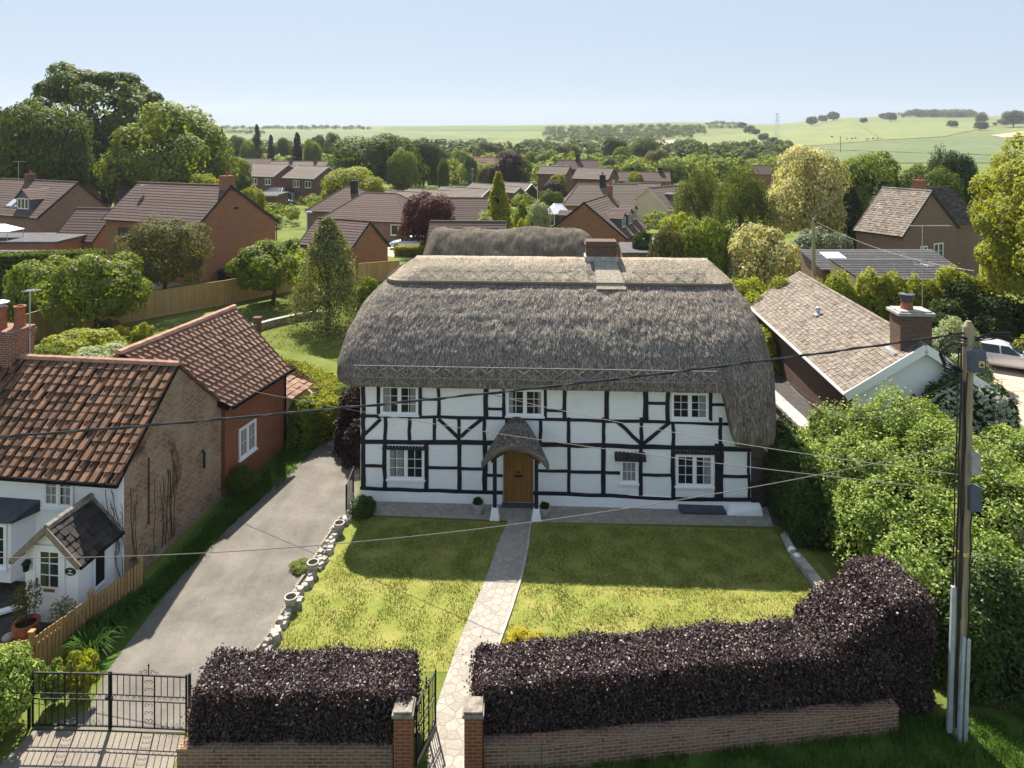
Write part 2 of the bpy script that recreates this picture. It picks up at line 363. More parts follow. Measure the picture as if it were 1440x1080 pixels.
# ------------------------------------------------------------------ terrain
RT=[(-900,182),(0,180),(300,179),(420,178),(560,177),(700,176),(800,175),(960,172),(1080,175),(1150,170),(1200,165),(1265,163.5),(1400,163.5),(1470,160),(1900,155),(2800,160)]
def ridge_px(px):
    if px<=RT[0][0]: return RT[0][1]
    for (a,b),(c,d) in zip(RT,RT[1:]):
        if px<=c:
            t=(px-a)/(c-a); t=t*t*(3-2*t); return b+(d-b)*t
    return RT[-1][1]
def terr(X,Y):
    if Y<300: return 0.0
    Hm=13+(190-ridge_px(720+1000*X/max(Y,300)))*1.5
    if Y>=1500: return Hm-(Y-1500)*.012
    t=(Y-300)/1200.0
    s=.35*t+.65*t*t*(3-2*t)
    return Hm*s+1.2*math.sin(X*.011+Y*.006)*min(1,t*3)*(1-t)
def hill_hit(px,py):
    lo=300.; d=Vector(((px-720)/F,1,-(py-190)/F)); Y=320.
    while Y<1500:
        if CAM_Z+d.z*Y<=terr(d.x*Y,Y): break
        Y+=4
    return Vector((d.x*Y,Y,terr(d.x*Y,Y)))
def sheet(name,Ys,ns,mat,wf):
    mb=MB()
    for Y in Ys:
        w=wf(Y)
        for i in range(ns+1):
            X=w*(2*i/ns-1); mb.v.append((X,Y,terr(X,Y)))
    for j in range(len(Ys)-1):
        for i in range(ns):
            a=j*(ns+1)+i; mb.f.append((a,a+1,a+ns+2,a+ns+1)); mb.m.append(0)
    o=mb.build(name,mat,smooth=True); return tag(o,kind='structure')
wf=lambda Y:70+1.25*max(Y,0)
sheet('ground',[-40,0,15,30,60,100,150,200,250,300],24,MAT['ground'],wf)
sheet('hills',[300+i*18 for i in range(68)]+[1530,1600,1700,1850,2000],160,MAT['hill'],wf)
def field(poly,mat,nu=40,nv=10,up=.3):
    a,b,c,d=poly; mb=MB()
    for j in range(nv+1):
        for i in range(nu+1):
            s,t=i/nu,j/nv
            px=lerp(lerp(a[0],b[0],s),lerp(d[0],c[0],s),t); py=lerp(lerp(a[1],b[1],s),lerp(d[1],c[1],s),t)
            p=hill_hit(px,py); mb.v.append((p.x,p.y,p.z+up))
    for j in range(nv):
        for i in range(nu):
            k=j*(nu+1)+i; mb.f.append((k,k+nu+1,k+nu+2,k+1)); mb.m.append(0)
    tag(mb.build('field',MAT[mat],smooth=True),kind='structure')
field([(1105,209),(1330,193.5),(1480,193),(1480,222)],'f_blue',50,10)
field([(1105,209.6),(1480,222.6),(1480,240),(1105,226)],'f_blue',50,8)
field([(1090,183),(1200,172.5),(1240,197.5),(1108,208)],'f_yel',30,10)
field([(1202,172.5),(1420,172.5),(1328,192.6),(1243,197.5)],'f_yel',30,10,.35)
field([(925,199),(962,196.5),(958,205),(930,207)],'f_tan',10,4)
field([(964,196),(1085,183),(1100,206),(960,206)],'f_yel',24,8)
field([(1393,191),(1440,185),(1440,193.3),(1410,194)],'f_tan',10,4,.5)
field([(540,178.4),(790,177.2),(780,184),(540,183.5)],'f_dark',30,4)
field([(330,184),(540,184.5),(700,196),(330,196)],'f_blue',30,6)

def flat(name,poly,z,mat,kind='structure'):
    mb=MB(); mb.add([(p.x,p.y,z) for p in poly],[tuple(range(len(poly)))])
    o=mb.build(name,MAT[mat]); 
    if o.data.polygons[0].normal.z<0: o.data.flip_normals()
    return tag(o,kind=kind)
# drive, apron and road frontage
flat('driveway',[G(*p) for p in [(47,1026),(262,1031),(365,905),(425,818),(482,737),(503,700),(506,640),(505,607),(486,606),(455,622),(425,648),(380,688),(320,741),(245,820),(150,945),(125,1000)]],.012,'drive')
ap=[G(262,1033),G(47,1028)]; flat('drive_apron',[ap[0],ap[1],Vector((-10.9,12.0,0)),Vector((-6.6,12.0,0))],.016,'road')
flat('road',[Vector((-30,9.6,0)),Vector((30,9.6,0)),Vector((30,-20,0)),Vector((-30,-20,0))],.02,'drive')
flat('verge',[Vector((-6.5,9.7,0)),Vector((40,9.7,0)),Vector((40,17.2,0)),Vector((8.3,15.9,0)),Vector((-.5,14.75,0)),Vector((-6.9,14.75,0))],.008,'verge')
flat('front_lawn',[G(*p) for p in [(500,727),(620,731),(720,735),(1085,745),(1108,768),(1165,838),(1205,885),(1185,930),(690,945),(400,945),(372,912)]],.006,'lawn')
flat('side_grass',[G(*p) for p in [(1108,768),(1165,838),(1205,885),(1260,880),(1190,835),(1128,762)]],.007,'lawn')
pl=[(720,720),(700,765),(684,812),(662,862),(641,915),(622,968),(612,1000),(604,1050),(600,1085)]
pr=[(747,722),(741,768),(732,812),(716,862),(697,915),(676,968),(664,1000),(655,1050),(650,1085)]
path_poly=[(G(*p).x,G(*p).y) for p in pl]+[(G(*p).x,G(*p).y) for p in pr[::-1]]
mb=MB(); 
for a,b in zip(pl,pr):
    mb.v+= [tuple(G(*a)+Vector((0,0,.02))),tuple(G(*b)+Vector((0,0,.02)))]
for i in range(len(pl)-1): mb.f.append((2*i+1,2*i,2*i+2,2*i+3)); mb.m.append(0)
o=mb.build('garden_path',MAT['paving'])
if o.data.polygons[0].normal.z<0: o.data.flip_normals()
tag(o,kind='structure')
mb=MB()
for i in range(len(pl)-1):
    mb.bar(G(*pr[i])+Vector((.03,0,.02)),G(*pr[i+1])+Vector((.03,0,.02)),.07,.07)
tag(mb.build('path_kerb',MAT['conc']),kind='structure')
flat('front_terrace',[G(*p) for p in [(521,706),(1058,718),(1078,712),(1088,741),(764,735),(700,732),(526,725)]],.014,'paving')
flat('gravel_drive',[G(*p) for p in [(1365,505),(1500,485),(1560,600),(1440,600),(1395,565)]],.012,'gravel')
flat('village_street',[G(*p) for p in [(478,352),(530,333),(580,331),(605,333),(600,352),(560,362)]],.012,'gravel')
flat('rear_patio',[G(*p) for p in [(188,413),(300,392),(300,380),(180,392)]],.012,'road')
flat('yard_gravel',[G(*p) for p in [(-60,790),(60,790),(95,885),(48,945),(-60,960)]],.012,'darkgravel')
flat('side_verge',[G(*p) for p in [(185,840),(310,705),(390,635),(450,588),(505,585),(505,606),(486,605),(455,621),(425,647),(380,687),(320,740),(245,819),(150,944),(90,965)]],.009,'verge')  # grass strip coloured darker to stand in for shade beside the gable
flat('side_dark_ground',[Vector(p) for p in [(8.4,24.2,0),(9.2,23.2,0),(13.9,23.5,0),(14.9,43,0),(9.5,43,0)]],.010,'darkgravel')  # one dark sheet over the ground between cottage and bungalow
# drain cover in the drive
mb=MB(); c=G(472,623); mb.box((c.x,c.y,.02),.62,.5,.012)
tag(mb.build('drain_cover',MAT['conc']),'square pale drain cover set in the tarmac drive','drain cover')

# ------------------------------------------------------------------ thatched cottage
O=Vector((-5.40,25.34,0)); U=Vector((.99862,-.0526,0)); V=Vector((.0526,.99862,0)); Zu=Vector((0,0,1))
def W(u,v,z): return O+U*u+V*v+Zu*z
def wpx(px,py,off=0.0):
    C=Vector((0,0,CAM_Z)); d=Vector(((px-720)/F,1,-(py-190)/F))
    t=((O-C).dot(V)-off)/d.dot(V); p=C+d*t-O
    return p.dot(U),p.z
cot=thing('thatched_cottage',W(6.8,3.5,0),'white and black timbered cottage under a big grey thatched roof','cottage')
LEN=13.69; DEP=7.9
mb=MB(); mb.prism([W(0,0,0),W(LEN,0,0),W(LEN,0,4.3),W(0,0,4.3)],V*DEP)
for u0 in (0,LEN): pass
mb.build('wall',MAT['whitewash'],cot)
rng=random.Random(3)
n=46
mb=MB()                                     # plinth, uneven along its top, broken by the doorway
for i in range(n):
    if 5.0<i/n*LEN<6.15:
        if mb.v: mb.build('plinth',MAT['whitewash'],cot); mb=MB()
        continue
    u0,u1=i*LEN/n,(i+1)*LEN/n
    z0=.44-.05*u0/LEN+.012*math.sin(u0*2.1); z1=.44-.05*u1/LEN+.012*math.sin(u1*2.1)
    P=lambda u,v,z:W(u,v,z)
    mb.hexa([P(u0,-.07,-.02),P(u1,-.07,-.02),P(u1,-.002,-.02),P(u0,-.002,-.02),P(u0,-.05,z0),P(u1,-.05,z1),P(u1,-.002,z1+.02),P(u0,-.002,z0+.02)])
mb.build('plinth',MAT['whitewash'],cot)
mb=MB(); u0,_=wpx(1018,716); 
mb.hexa([W(u0,-.42,0),W(u0+1.25,-.42,0),W(u0+1.25,-.08,0),W(u0,-.08,0),W(u0+.25,-.30,.2),W(u0+1.2,-.34,.3),W(u0+1.2,-.08,.36),W(u0+.2,-.08,.3)])
mb.build('buttress',MAT['whitewash'],cot,bevel=.06)
# timber frame
mb=MB()
def beam(a,b,w,d=.022,segs=5,jit=.02):
    (u0,z0),(u1,z1)=a,b; dx,dz=u1-u0,z1-z0; l=math.hypot(dx,dz); nx,nz=-dz/l,dx/l
    pts=[]
    for i in range(segs+1):
        t=i/segs; j=rng.uniform(-jit,jit) if 0<i<segs else 0; ww=w/2*rng.uniform(.9,1.1)
        cu,cz=u0+dx*t+nx*j,z0+dz*t+nz*j
        pts.append((cu+nx*ww,cz+nz*ww,cu-nx*ww,cz-nz*ww))
    d=d+rng.uniform(0,.006)
    for (a0,b0,c0,e0),(a1,b1,c1,e1) in zip(pts,pts[1:]):
        mb.hexa([W(c0,-d,e0),W(c1,-d,e1),W(c1,.0,e1),W(c0,.0,e0),W(a0,-d,b0),W(a1,-d,b1),W(a1,.0,b1),W(a0,.0,b0)])
def hb(x0,y0,x1,y1,w=.11,d=.03): beam(wpx(x0,y0),wpx(x1,y1),w,d,max(2,int(abs(x1-x0)/25)))
def vb(x,y0,y1,w=.12,d=.022,x2=None): beam(wpx(x,y0),wpx(x2 or x,y1),w,d,4)
hb(507,584.5,702,587.8,.10); hb(702,587.8,798,590,.10); hb(798,590,1024,596,.10)
hb(507,621,684,622.5,.15); hb(684,622.5,944,629,.15); hb(944,629,1056,632,.15)
hb(507,685.5,644,690.7,.11,.055); hb(644,690.7,707,692.2,.11,.055); hb(750,693,800,694,.11,.055); hb(800,694,944,701,.11,.055); hb(944,701,1056,702,.12,.055)
for x0,x1,y in [(509,540,654.5),(600,645,657),(646,681,658.5),(683,707,668),(752,800,661.3),(800,848,663),(849,872,664),(901,946,667),(1013,1055,669)]: hb(x0,y,x1,y+.8,.10)
for x0,x1,y in [(592,617,561),(684,709,574.5),(767,793,576.7),(909,938,566.6),(999,1025,569)]: hb(x0,y,x1,y+.5,.09)
for x,w in [(511,.16),(532,.13),(591,.12),(617,.12),(683.5,.17),(709,.12),(767,.11),(794,.14),(853,.16),(908,.19),(939,.14),(999,.13)]: vb(x,536,588 if x<800 else 592,w)
for x in (511,542,576,611,645,681,713,760,800,848.5,902,946.5,1013): vb(x,587,625,.12 if x>512 else .16)
for x,w in [(511,.16),(541,.14),(599.5,.15),(646,.15),(682,.17),(800,.12),(848.5,.16),(901,.13),(946.5,.15),(1011,.30),(1053,.09)]: vb(x,624,690 if x<700 else (694 if x<900 else 700),w,.02)
for a,b in [((535.5,589),(509,614)),((616.5,589),(645,616)),((678,589),(648,614)),((868,593),(902,624)),((943,593),(903,625))]: beam(wpx(*a),wpx(*b),.12,.026,3)
mb.build('timber_frame',MAT['black_timber'],cot)

def window(parent, P, t, n, w, h, nx=2, ny=3, fw=.06, gb=2, fmat='white_paint', curtain=None, sill=True, name='window', deep=.055, opened=False, glass='clear_glass'):
    """casement window standing proud of a wall: frame (the part) > pane, curtain, sill"""
    P=Vector(P); t=Vector(t).normalized(); n=Vector(n).normalized(); z=Zu
    q=lambda a,b,d: P+t*a+z*b+n*d
    def blk(m,a0,a1,b0,b1,d0,d1): m.hexa([q(a0,b0,d1),q(a1,b0,d1),q(a1,b0,d0),q(a0,b0,d0),q(a0,b1,d1),q(a1,b1,d1),q(a1,b1,d0),q(a0,b1,d0)])
    f=MB()
    blk(f,-w/2,w/2,0,fw,.001,deep); blk(f,-w/2,w/2,h-fw,h,.001,deep)
    blk(f,-w/2,-w/2+fw,fw,h-fw,.001,deep); blk(f,w/2-fw,w/2,fw,h-fw,.001,deep)
    for k in range(1,nx): blk(f,-w/2+k*w/nx-fw*.6,-w/2+k*w/nx+fw*.6,fw,h-fw,.001,deep)
    lw=w/nx
    for k in range(nx):                     # sash edges and glazing bars
        a0=-w/2+k*lw+(fw if k==0 else fw*.6); a1=-w/2+(k+1)*lw-(fw if k==nx-1 else fw*.6)
        s=.032; e=deep-.014
        blk(f,a0,a1,fw,fw+s,.018,e); blk(f,a0,a1,h-fw-s,h-fw,.018,e); blk(f,a0,a0+s,fw+s,h-fw-s,.018,e); blk(f,a1-s,a1,fw+s,h-fw-s,.018,e)
        for g in range(1,gb): x=lerp(a0+s,a1-s,g/gb); blk(f,x-.009,x+.009,fw+s,h-fw-s,.026,e-.004)
        for g in range(1,ny): y=lerp(fw+s,h-fw-s,g/ny); blk(f,a0+s,a1-s,y-.009,y+.009,.026,e-.006)
    fo=f.build(name,MAT[fmat],parent)
    g=MB(); g.quad(q(-w/2+fw*.8,fw*.8,.024),q(w/2-fw*.8,fw*.8,.024),q(w/2-fw*.8,h-fw*.8,.024),q(-w/2+fw*.8,h-fw*.8,.024))
    if parent is not None: fo['_o']=parent['_o']
    g.build('pane',MAT[glass],fo)
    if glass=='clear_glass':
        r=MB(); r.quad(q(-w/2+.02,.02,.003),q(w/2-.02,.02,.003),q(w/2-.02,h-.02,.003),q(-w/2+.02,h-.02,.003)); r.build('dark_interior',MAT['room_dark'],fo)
        if curtain:
            for a0,a1 in curtain:
                c=MB()
                m=max(2,int((a1-a0)*w/.05)); 
                for k in range(m):
                    x0=-w/2+w*lerp(a0,a1,k/m); x1=-w/2+w*lerp(a0,a1,(k+1)/m); d0,d1=(.006,.012) if k%2 else (.012,.006)
                    c.quad(q(x0,fw,d0),q(x1,fw,d1),q(x1,h-fw,d1),q(x0,h-fw,d0))
                c.build('curtain',MAT['curtain'],fo)
    if sill:
        s=MB(); blk(s,-w/2-.04,w/2+.04,-.05,0,-.0,deep+.05); s.build('sill',MAT[fmat],fo)
    return fo
def cwin(x0,x1,y0,y1,**k):
    ua,zt=wpx(x0,y0); ub,zb=wpx(x1,y1)
    if k.pop('recess',False): pass
    return window(cot,W((ua+ub)/2,0,zb)-V*.002,U,-V,ub-ua,zt-zb,**k)
cwin(535.5,588.5,541,583,curtain=[(.03,.28),(.78,.97)])
cwin(545,597,628,674,curtain=[(.03,.2),(.22,.42)])
cwin(712,764.5,546,585,curtain=[(.03,.18),(.85,.97)])
cwin(943.7,996,551,590,curtain=[(.72,.97)])
cwin(950,1003,638,684,curtain=[(.72,.97)])
cwin(872,897,646,679,nx=1,gb=3,ny=2,curtain=[(.06,.94)])
# white panels under the lower casements
for x0,x1,y0,y1 in [(546,596,676,685),(950,1003,686,699)]:
    mb=MB(); a,zt=wpx(x0,y0); b,zb=wpx(x1,y1); mb.hexa([W(a,-.03,zb),W(b,-.03,zb),W(b,0,zb),W(a,0,zb),W(a,-.03,zt),W(b,-.03,zt),W(b,0,zt),W(a,0,zt)])
    mb.build('apron_panel',MAT['white_paint'],cot)
def hood(x0,x1,y,mat,nt,d=.32,h=.16):
    a,z=wpx(x0,y); b,_=wpx(x1,y); m=MB()
    for k in range(nt):
        u0,u1=lerp(a,b,k/nt),lerp(a,b,(k+1)/nt); g=(u1-u0)*.12
        m.hexa([W(u0+g,-d,z-.03),W(u1-g,-d,z-.03),W(u1-g,-.01,z+h-.03),W(u0+g,-.01,z+h-.03),W(u0+g,-d,z),W(u1-g,-d,z),W(u1-g,-.01,z+h),W(u0+g,-.01,z+h)])
    m.hexa([W(a,-d+.02,z-.06),W(b,-d+.02,z-.06),W(b,-.03,z-.06),W(a,-.03,z-.06),W(a,-d+.02,z-.032),W(b,-d+.02,z-.032),W(b,-.03,z+h-.04),W(a,-.03,z+h-.04)])
    m.build('window_hood',mat,cot)
hood(864,907.5,641,MAT['tile_black'],8)
hood(538,603,628,MAT['tile_black'],14,.13,.05); hood(946,1011,634,MAT['tile_black'],13,.13,.05)
# front door
ua,zt=wpx(708,628); ub,zb=wpx(750,708); zb=.06; zt=2.12
mb=MB()
B=lambda m,a0,a1,z0,z1,d0,d1: m.hexa([W(a0,-d1,z0),W(a1,-d1,z0),W(a1,-d0,z0),W(a0,-d0,z0),W(a0,-d1,z1),W(a1,-d1,z1),W(a1,-d0,z1),W(a0,-d0,z1)])
B(mb,ua,ua+.09,zb,zt,.0,.075); B(mb,ub-.09,ub,zb,zt,0,.075); B(mb,ua+.09,ub-.09,zt-.09,zt,0,.075)
door=mb.build('door',MAT['oak'],cot); door['_o']=cot['_o']
mb=MB(); a,b=ua+.095,ub-.095; m_=(a+b)/2; h0=zb+.04
B(mb,a,b,h0,zt-.1,.004,.03)
for x0,x1 in ((a,a+.1),(b-.1,b),(m_-.06,m_+.06)): B(mb,x0,x1,h0,zt-.1,.03,.046)
for z0,z1 in ((h0,h0+.18),(h0+.82,h0+.98),(zt-.22,zt-.1)): B(mb,a+.1,m_-.06,z0,z1,.03,.0458); B(mb,m_+.06,b-.1,z0,z1,.03,.0458)
for x0,x1 in ((a+.15,m_-.11),(m_+.11,b-.15)):
    B(mb,x0,x1,h0+.24,h0+.76,.03,.04); B(mb,x0,x1,h0+1.05,zt-.28,.03,.04)
mb.build('door_leaf',MAT['oak'],door)
mb=MB(); B(mb,m_-.15,m_+.15,h0+.87,h0+.95,.046,.06); B(mb,m_-.035,m_+.035,h0+1.02,h0+1.09,.046,.075); mb.build('letterbox',MAT['black_iron'],door)
mb=MB(); B(mb,ua-.05,ub+.05,0,.06,-.0,.28); mb.build('doorstep',MAT['lead'],door)

# ---- thatch: rounded rings from eave to ridge
def interp(tab,z):
    if z<=tab[0][1]: return tab[0][0]
    for (a,za),(b,zb_) in zip(tab,tab[1:]):
        if z<=zb_: return a+(b-a)*(z-za)/(zb_-za)
    return tab[-1][0]
FR=[(-.50,4.22),(-.60,4.34),(-.60,4.55),(-.46,4.95),(-.18,5.4),(.22,5.86),(.8,6.42),(1.55,7.0),(2.35,7.48),(3.1,7.84),(3.6,7.99),(3.9,8.02)]
LF=[(-.74,4.22),(-.86,4.4),(-.88,4.9),(-.72,5.8),(-.38,6.6),(.12,7.15),(.7,7.6),(1.3,8.02)]
RG=[(14.42,2.0),(14.45,2.6),(14.56,4.0),(14.56,5.0),(14.38,6.0),(14.1,6.8),(13.62,7.5),(13.04,8.02)]
def ring(z, off=0.0, nf=250):
    vf=interp(FR,z)-off; vbk=2*3.95-interp(FR,z)+off; ul=interp(LF,z)-off; ur=interp(RG,z)+off
    hv=(vbk-vf)/2; rc=max(.02,min(.8,hv*.85,(ur-ul)*.3)); pts=[]
    na=9
    def arc(cu,cv,a0): 
        for k in range(na+1):
            t=a0+math.pi/2*k/na; pts.append((cu+rc*math.cos(t),cv+rc*math.sin(t)))
    arc(ul+rc,vf+rc,math.pi)                # left-front
    for k in range(1,nf): pts.append((lerp(ul+rc,ur-rc,k/nf),vf))
    arc(ur-rc,vf+rc,1.5*math.pi)
    for k in range(1,16): pts.append((ur,lerp(vf+rc,vbk-rc,k/16)))
    arc(ur-rc,vbk-rc,0)
    for k in range(1,40): pts.append((lerp(ur-rc,ul+rc,k/40),vbk))
    arc(ul+rc,vbk-rc,math.pi/2)
    for k in range(1,16): pts.append((ul,lerp(vbk-rc,vf+rc,k/16)))
    return pts
from mathutils import noise as mn
def eave_drop(u,v):                         # the eave dips round the right-hand hip
    t=(u-12.55)/.55; t=max(0,min(1,t)); t=t*t*(3-2*t)
    return 1.85*t
def thatch_pt(u,v,z,amp=1.0):
    p=Vector((u*1.3,v*1.3,z*1.1)); d=mn.noise(p)*.035+mn.noise(p*2.6)*.018+mn.noise(Vector((u*8,v*2.5,z*2.5)))*.022+mn.noise(Vector((u*15,v*6,z*6)))*.012
    cx,cy=6.8,3.7; 
    return d*amp
def build_thatch(name,z0,z1,nz,off,mats,parent,amp=1.0,drop=True,lowcut=None):
    mb=MB(); uv=[]; rows=[]
    zs=[z0+(z1-z0)*(k/nz) for k in range(nz+1)]
    for j,z in enumerate(zs):
        pts=ring(z,off); f=(z-z0)/(z1-z0); s=0
        row=[]
        for i,(u,v) in enumerate(pts):
            zz=z
            if drop:
                dr=eave_drop(u,v); zz=z-dr*(1-f)**7
                if zz<4.2 and dr>0:
                    uu=interp(RG,zz)+off
            if lowcut: zz=z+lowcut(u,v)*(1-f)
            d=thatch_pt(u,v,zz,amp)*(1 if j>1 else .4)
            # push along outward direction
            cu=max(1.3,min(12.6,u)); du,dv=u-cu,v-3.95; l=math.hypot(du,dv) or 1
            uu,vv=u+du/l*d*.6,v+dv/l*d*.6; zz+=d*.7
            if i>0: s+=math.hypot(u-pts[i-1][0],v-pts[i-1][1])
            row.append(W(uu,vv,zz)); uv.append((u+(v*.9 if (u<0 or u>13.5) else 0),j*(z1-z0)/nz*1.35))
        rows.append(row)
    n=len(rows[0])
    for r in rows: mb.v+=[tuple(p) for p in r]
    for j in range(len(rows)-1):
        for i in range(n): mb.f.append((j*n+i,j*n+(i+1)%n,(j+1)*n+(i+1)%n,(j+1)*n+i)); mb.m.append(0)
    top=len(rows)-1; mb.f.append(tuple(top*n+i for i in range(n))); mb.m.append(0)
    # underside back to the wall
    ins=[W(max(.1,min(LEN-.1,p[0])),max(.1,min(7.8,p[1])),(z0-(eave_drop(*p) if drop else 0))+.12) for p in ring(z0,off)]
    o=len(mb.v); mb.v+=[tuple(p) for p in ins]; uv+=[(0,0)]*n
    for i in range(n): mb.f.append((o+i,o+(i+1)%n,(i+1)%n,i)); mb.m.append(0)
    return mb,uv,rows
mb,uv,rows=build_thatch('roof',4.22,8.02,104,0,None,cot)
roof=mb.build('thatched_roof',MAT['thatch'],cot,smooth=True,uv=uv); roof['_o']=cot['_o']
# loose straw ends lying on the coat
def strands(rows,name,mat,parent,count,seed,l=(.12,.3),w=.011,lift=.035,frontshare=.85):
    r=np.random.default_rng(seed); A=np.array([[tuple(p) for p in row] for row in rows]); J,N,_=A.shape
    j=r.integers(5,J-1,count); nfr=250+20
    i=np.where(r.random(count)<frontshare,r.integers(0,nfr,count),r.integers(0,N,count))
    fi=r.random(count)[:,None]; fj=r.random(count)[:,None]
    i2=(i+1)%N
    p=(A[j,i]*(1-fi)+A[j,i2]*fi)*(1-fj)+(A[j-1,i]*(1-fi)+A[j-1,i2]*fi)*fj
    dn=A[j-1,i]-A[j,i]; dn/=np.linalg.norm(dn,axis=1)[:,None]+1e-9
    ac=A[j,i2]-A[j,i]; ac/=np.linalg.norm(ac,axis=1)[:,None]+1e-9
    nn=np.cross(ac,-dn); nn/=np.linalg.norm(nn,axis=1)[:,None]+1e-9
    ln=r.uniform(l[0],l[1],count)[:,None]; ww=w*r.uniform(.6,1.6,count)[:,None]
    sk=r.normal(0,.11,count)[:,None]
    d=dn+ac*sk; up=r.uniform(.2,1.0,count)[:,None]*lift
    v0=p-ac*ww+nn*.004; v1=p+ac*ww+nn*.004; v2=p+d*ln+ac*ww*.6+nn*up; v3=p+d*ln-ac*ww*.6+nn*up
    rawmesh(name,np.stack([v0,v1,v2,v3],1),mat,parent)
def rawmesh(name,Q,mats,parent=None,extra=None,local=None):
    """Q: N x 4 x 3 quads; extra: an MB appended with material slot 1"""
    N=len(Q); v=Q.reshape(-1,3).astype(np.float64); 
    off=np.array(parent['_o']) if parent is not None and '_o' in parent else (np.array(local) if local is not None else np.zeros(3))
    f=np.arange(4*N,dtype=np.int32); ls=np.arange(0,4*N,4,dtype=np.int32); lt=np.full(N,4,np.int32); mi=np.zeros(N,np.int32)
    if extra is not None and len(extra.v):
        ev=np.array(extra.v); o=len(v); v=np.concatenate([v,ev])
        ef=[i+o for fc in extra.f for i in fc]; el=[len(fc) for fc in extra.f]
        st=4*N+np.concatenate([[0],np.cumsum(el)[:-1]])
        f=np.concatenate([f,np.array(ef,np.int32)]); ls=np.concatenate([ls,st.astype(np.int32)]); lt=np.concatenate([lt,np.array(el,np.int32)])
        mi=np.concatenate([mi,np.ones(len(el),np.int32)])
    v=v-off
    me=bpy.data.meshes.new(name); me.vertices.add(len(v)); me.vertices.foreach_set('co',v.astype(np.float32).ravel())
    me.loops.add(len(f)); me.loops.foreach_set('vertex_index',f); me.polygons.add(len(ls))
    me.polygons.foreach_set('loop_start',ls); me.polygons.foreach_set('loop_total',lt); me.polygons.foreach_set('material_index',mi)
    for m in (mats if isinstance(mats,(list,tuple)) else [mats]): me.materials.append(m)
    me.update(calc_edges=True); me.validate()
    o=bpy.data.objects.new(name,me); COL.objects.link(o)
    if parent is not None: o.parent=parent
    return o
strands(rows,'straw_coat',MAT['straw'],roof,150000,5,(.06,.16),.005,.012)
# block-cut ridge of paler straw
def tongue(u,v):
    if v>3.9: return 0
    t=max(0,1-abs(u-8.9)/.75); return -.13*min(1,t*3)
mb,uv,rr=build_thatch('ridge',7.30,8.045,20,.022,None,cot,.6,False,tongue)
rid=mb.build('ridge_thatch',MAT['thatch_ridge'],roof,smooth=True,uv=uv)
strands(rr,'ridge_straw',MAT['straw_ridge'],roof,22000,6,(.06,.15),.006,.02)
# hazel spars: two runners with crossed rods near the eave, and on the ridge block
mb=MB()
def surf(u,z,off=.05):
    dr=0; 
    return W(u,interp(FR,z)-off,z)
def spars(z0,z1,u0,u1,st,off,r):
    n=int((u1-u0)/st)
    for zz in (z0,z1): mb.tube([surf(lerp(u0,u1,k/n),zz,off) for k in range(n+1)],r,4)
    for k in range(0,n):
        a,b=lerp(u0,u1,k/n),lerp(u0,u1,(k+1)/n)
        mb.tube([surf(a,z0,off),surf(b,z1,off)],r,4); mb.tube([surf(a,z1,off),surf(b,z0,off)],r,4)
spars(4.62,4.98,-.1,12.4,.62,.12,.013)
spars(7.42,7.74,1.3,7.9,.6,.14,.009); spars(7.42,7.74,9.9,12.7,.6,.14,.009)
mb.build('spar_work',MAT['spar'],roof)
# chimney through the ridge
ch=MB(); cu=8.80; cw,cd=1.2,.8
bx=lambda m,u,v,z0,z1,a,b: m.hexa([W(u-a/2,v-b/2,z0),W(u+a/2,v-b/2,z0),W(u+a/2,v+b/2,z0),W(u-a/2,v+b/2,z0),W(u-a/2,v-b/2,z1),W(u+a/2,v-b/2,z1),W(u+a/2,v+b/2,z1),W(u-a/2,v+b/2,z1)])
bx(ch,cu,3.98,6.9,8.55,cw,cd); bx(ch,cu,3.98,8.55,8.64,cw+.1,cd+.1); bx(ch,cu,3.98,8.64,8.74,cw+.02,cd+.02)
chim=ch.build('chimney',MAT['brick_stack'],roof); chim['_o']=cot['_o']
mb=MB(); bx(mb,cu,3.95,7.8,8.14,cw+.12,cd+.16); mb.build('flashing',MAT['conc'],chim)
mb=MB()
for k in range(8):
    za,zc=lerp(7.22,7.97,k/8),lerp(7.22,7.97,(k+1)/8); fa=lambda z:interp(FR,z)-.115
    mb.hexa([W(8.42,fa(za)+.1,za-.06),W(9.55-.04*k,fa(za)+.1,za-.06),W(9.55-.04*k,fa(za)+.02,za+.01),W(8.42,fa(za)+.02,za+.01),W(8.42,fa(zc)+.1,zc-.06),W(9.55-.04*k,fa(zc)+.1,zc-.06),W(9.55-.04*k,fa(zc),zc+.02),W(8.42,fa(zc),zc+.02)]) if False else mb.hexa([W(8.5,fa(za),za),W(9.6-.03*k,fa(za),za),W(9.6-.03*k,fa(za)+.15,za-.02),W(8.5,fa(za)+.15,za-.02),W(8.5,fa(zc),zc),W(9.6-.03*k,fa(zc),zc),W(9.6-.03*k,fa(zc)+.15,zc-.02),W(8.5,fa(zc)+.15,zc-.02)])
mb.build('cement_apron',MAT['mortar'],chim)
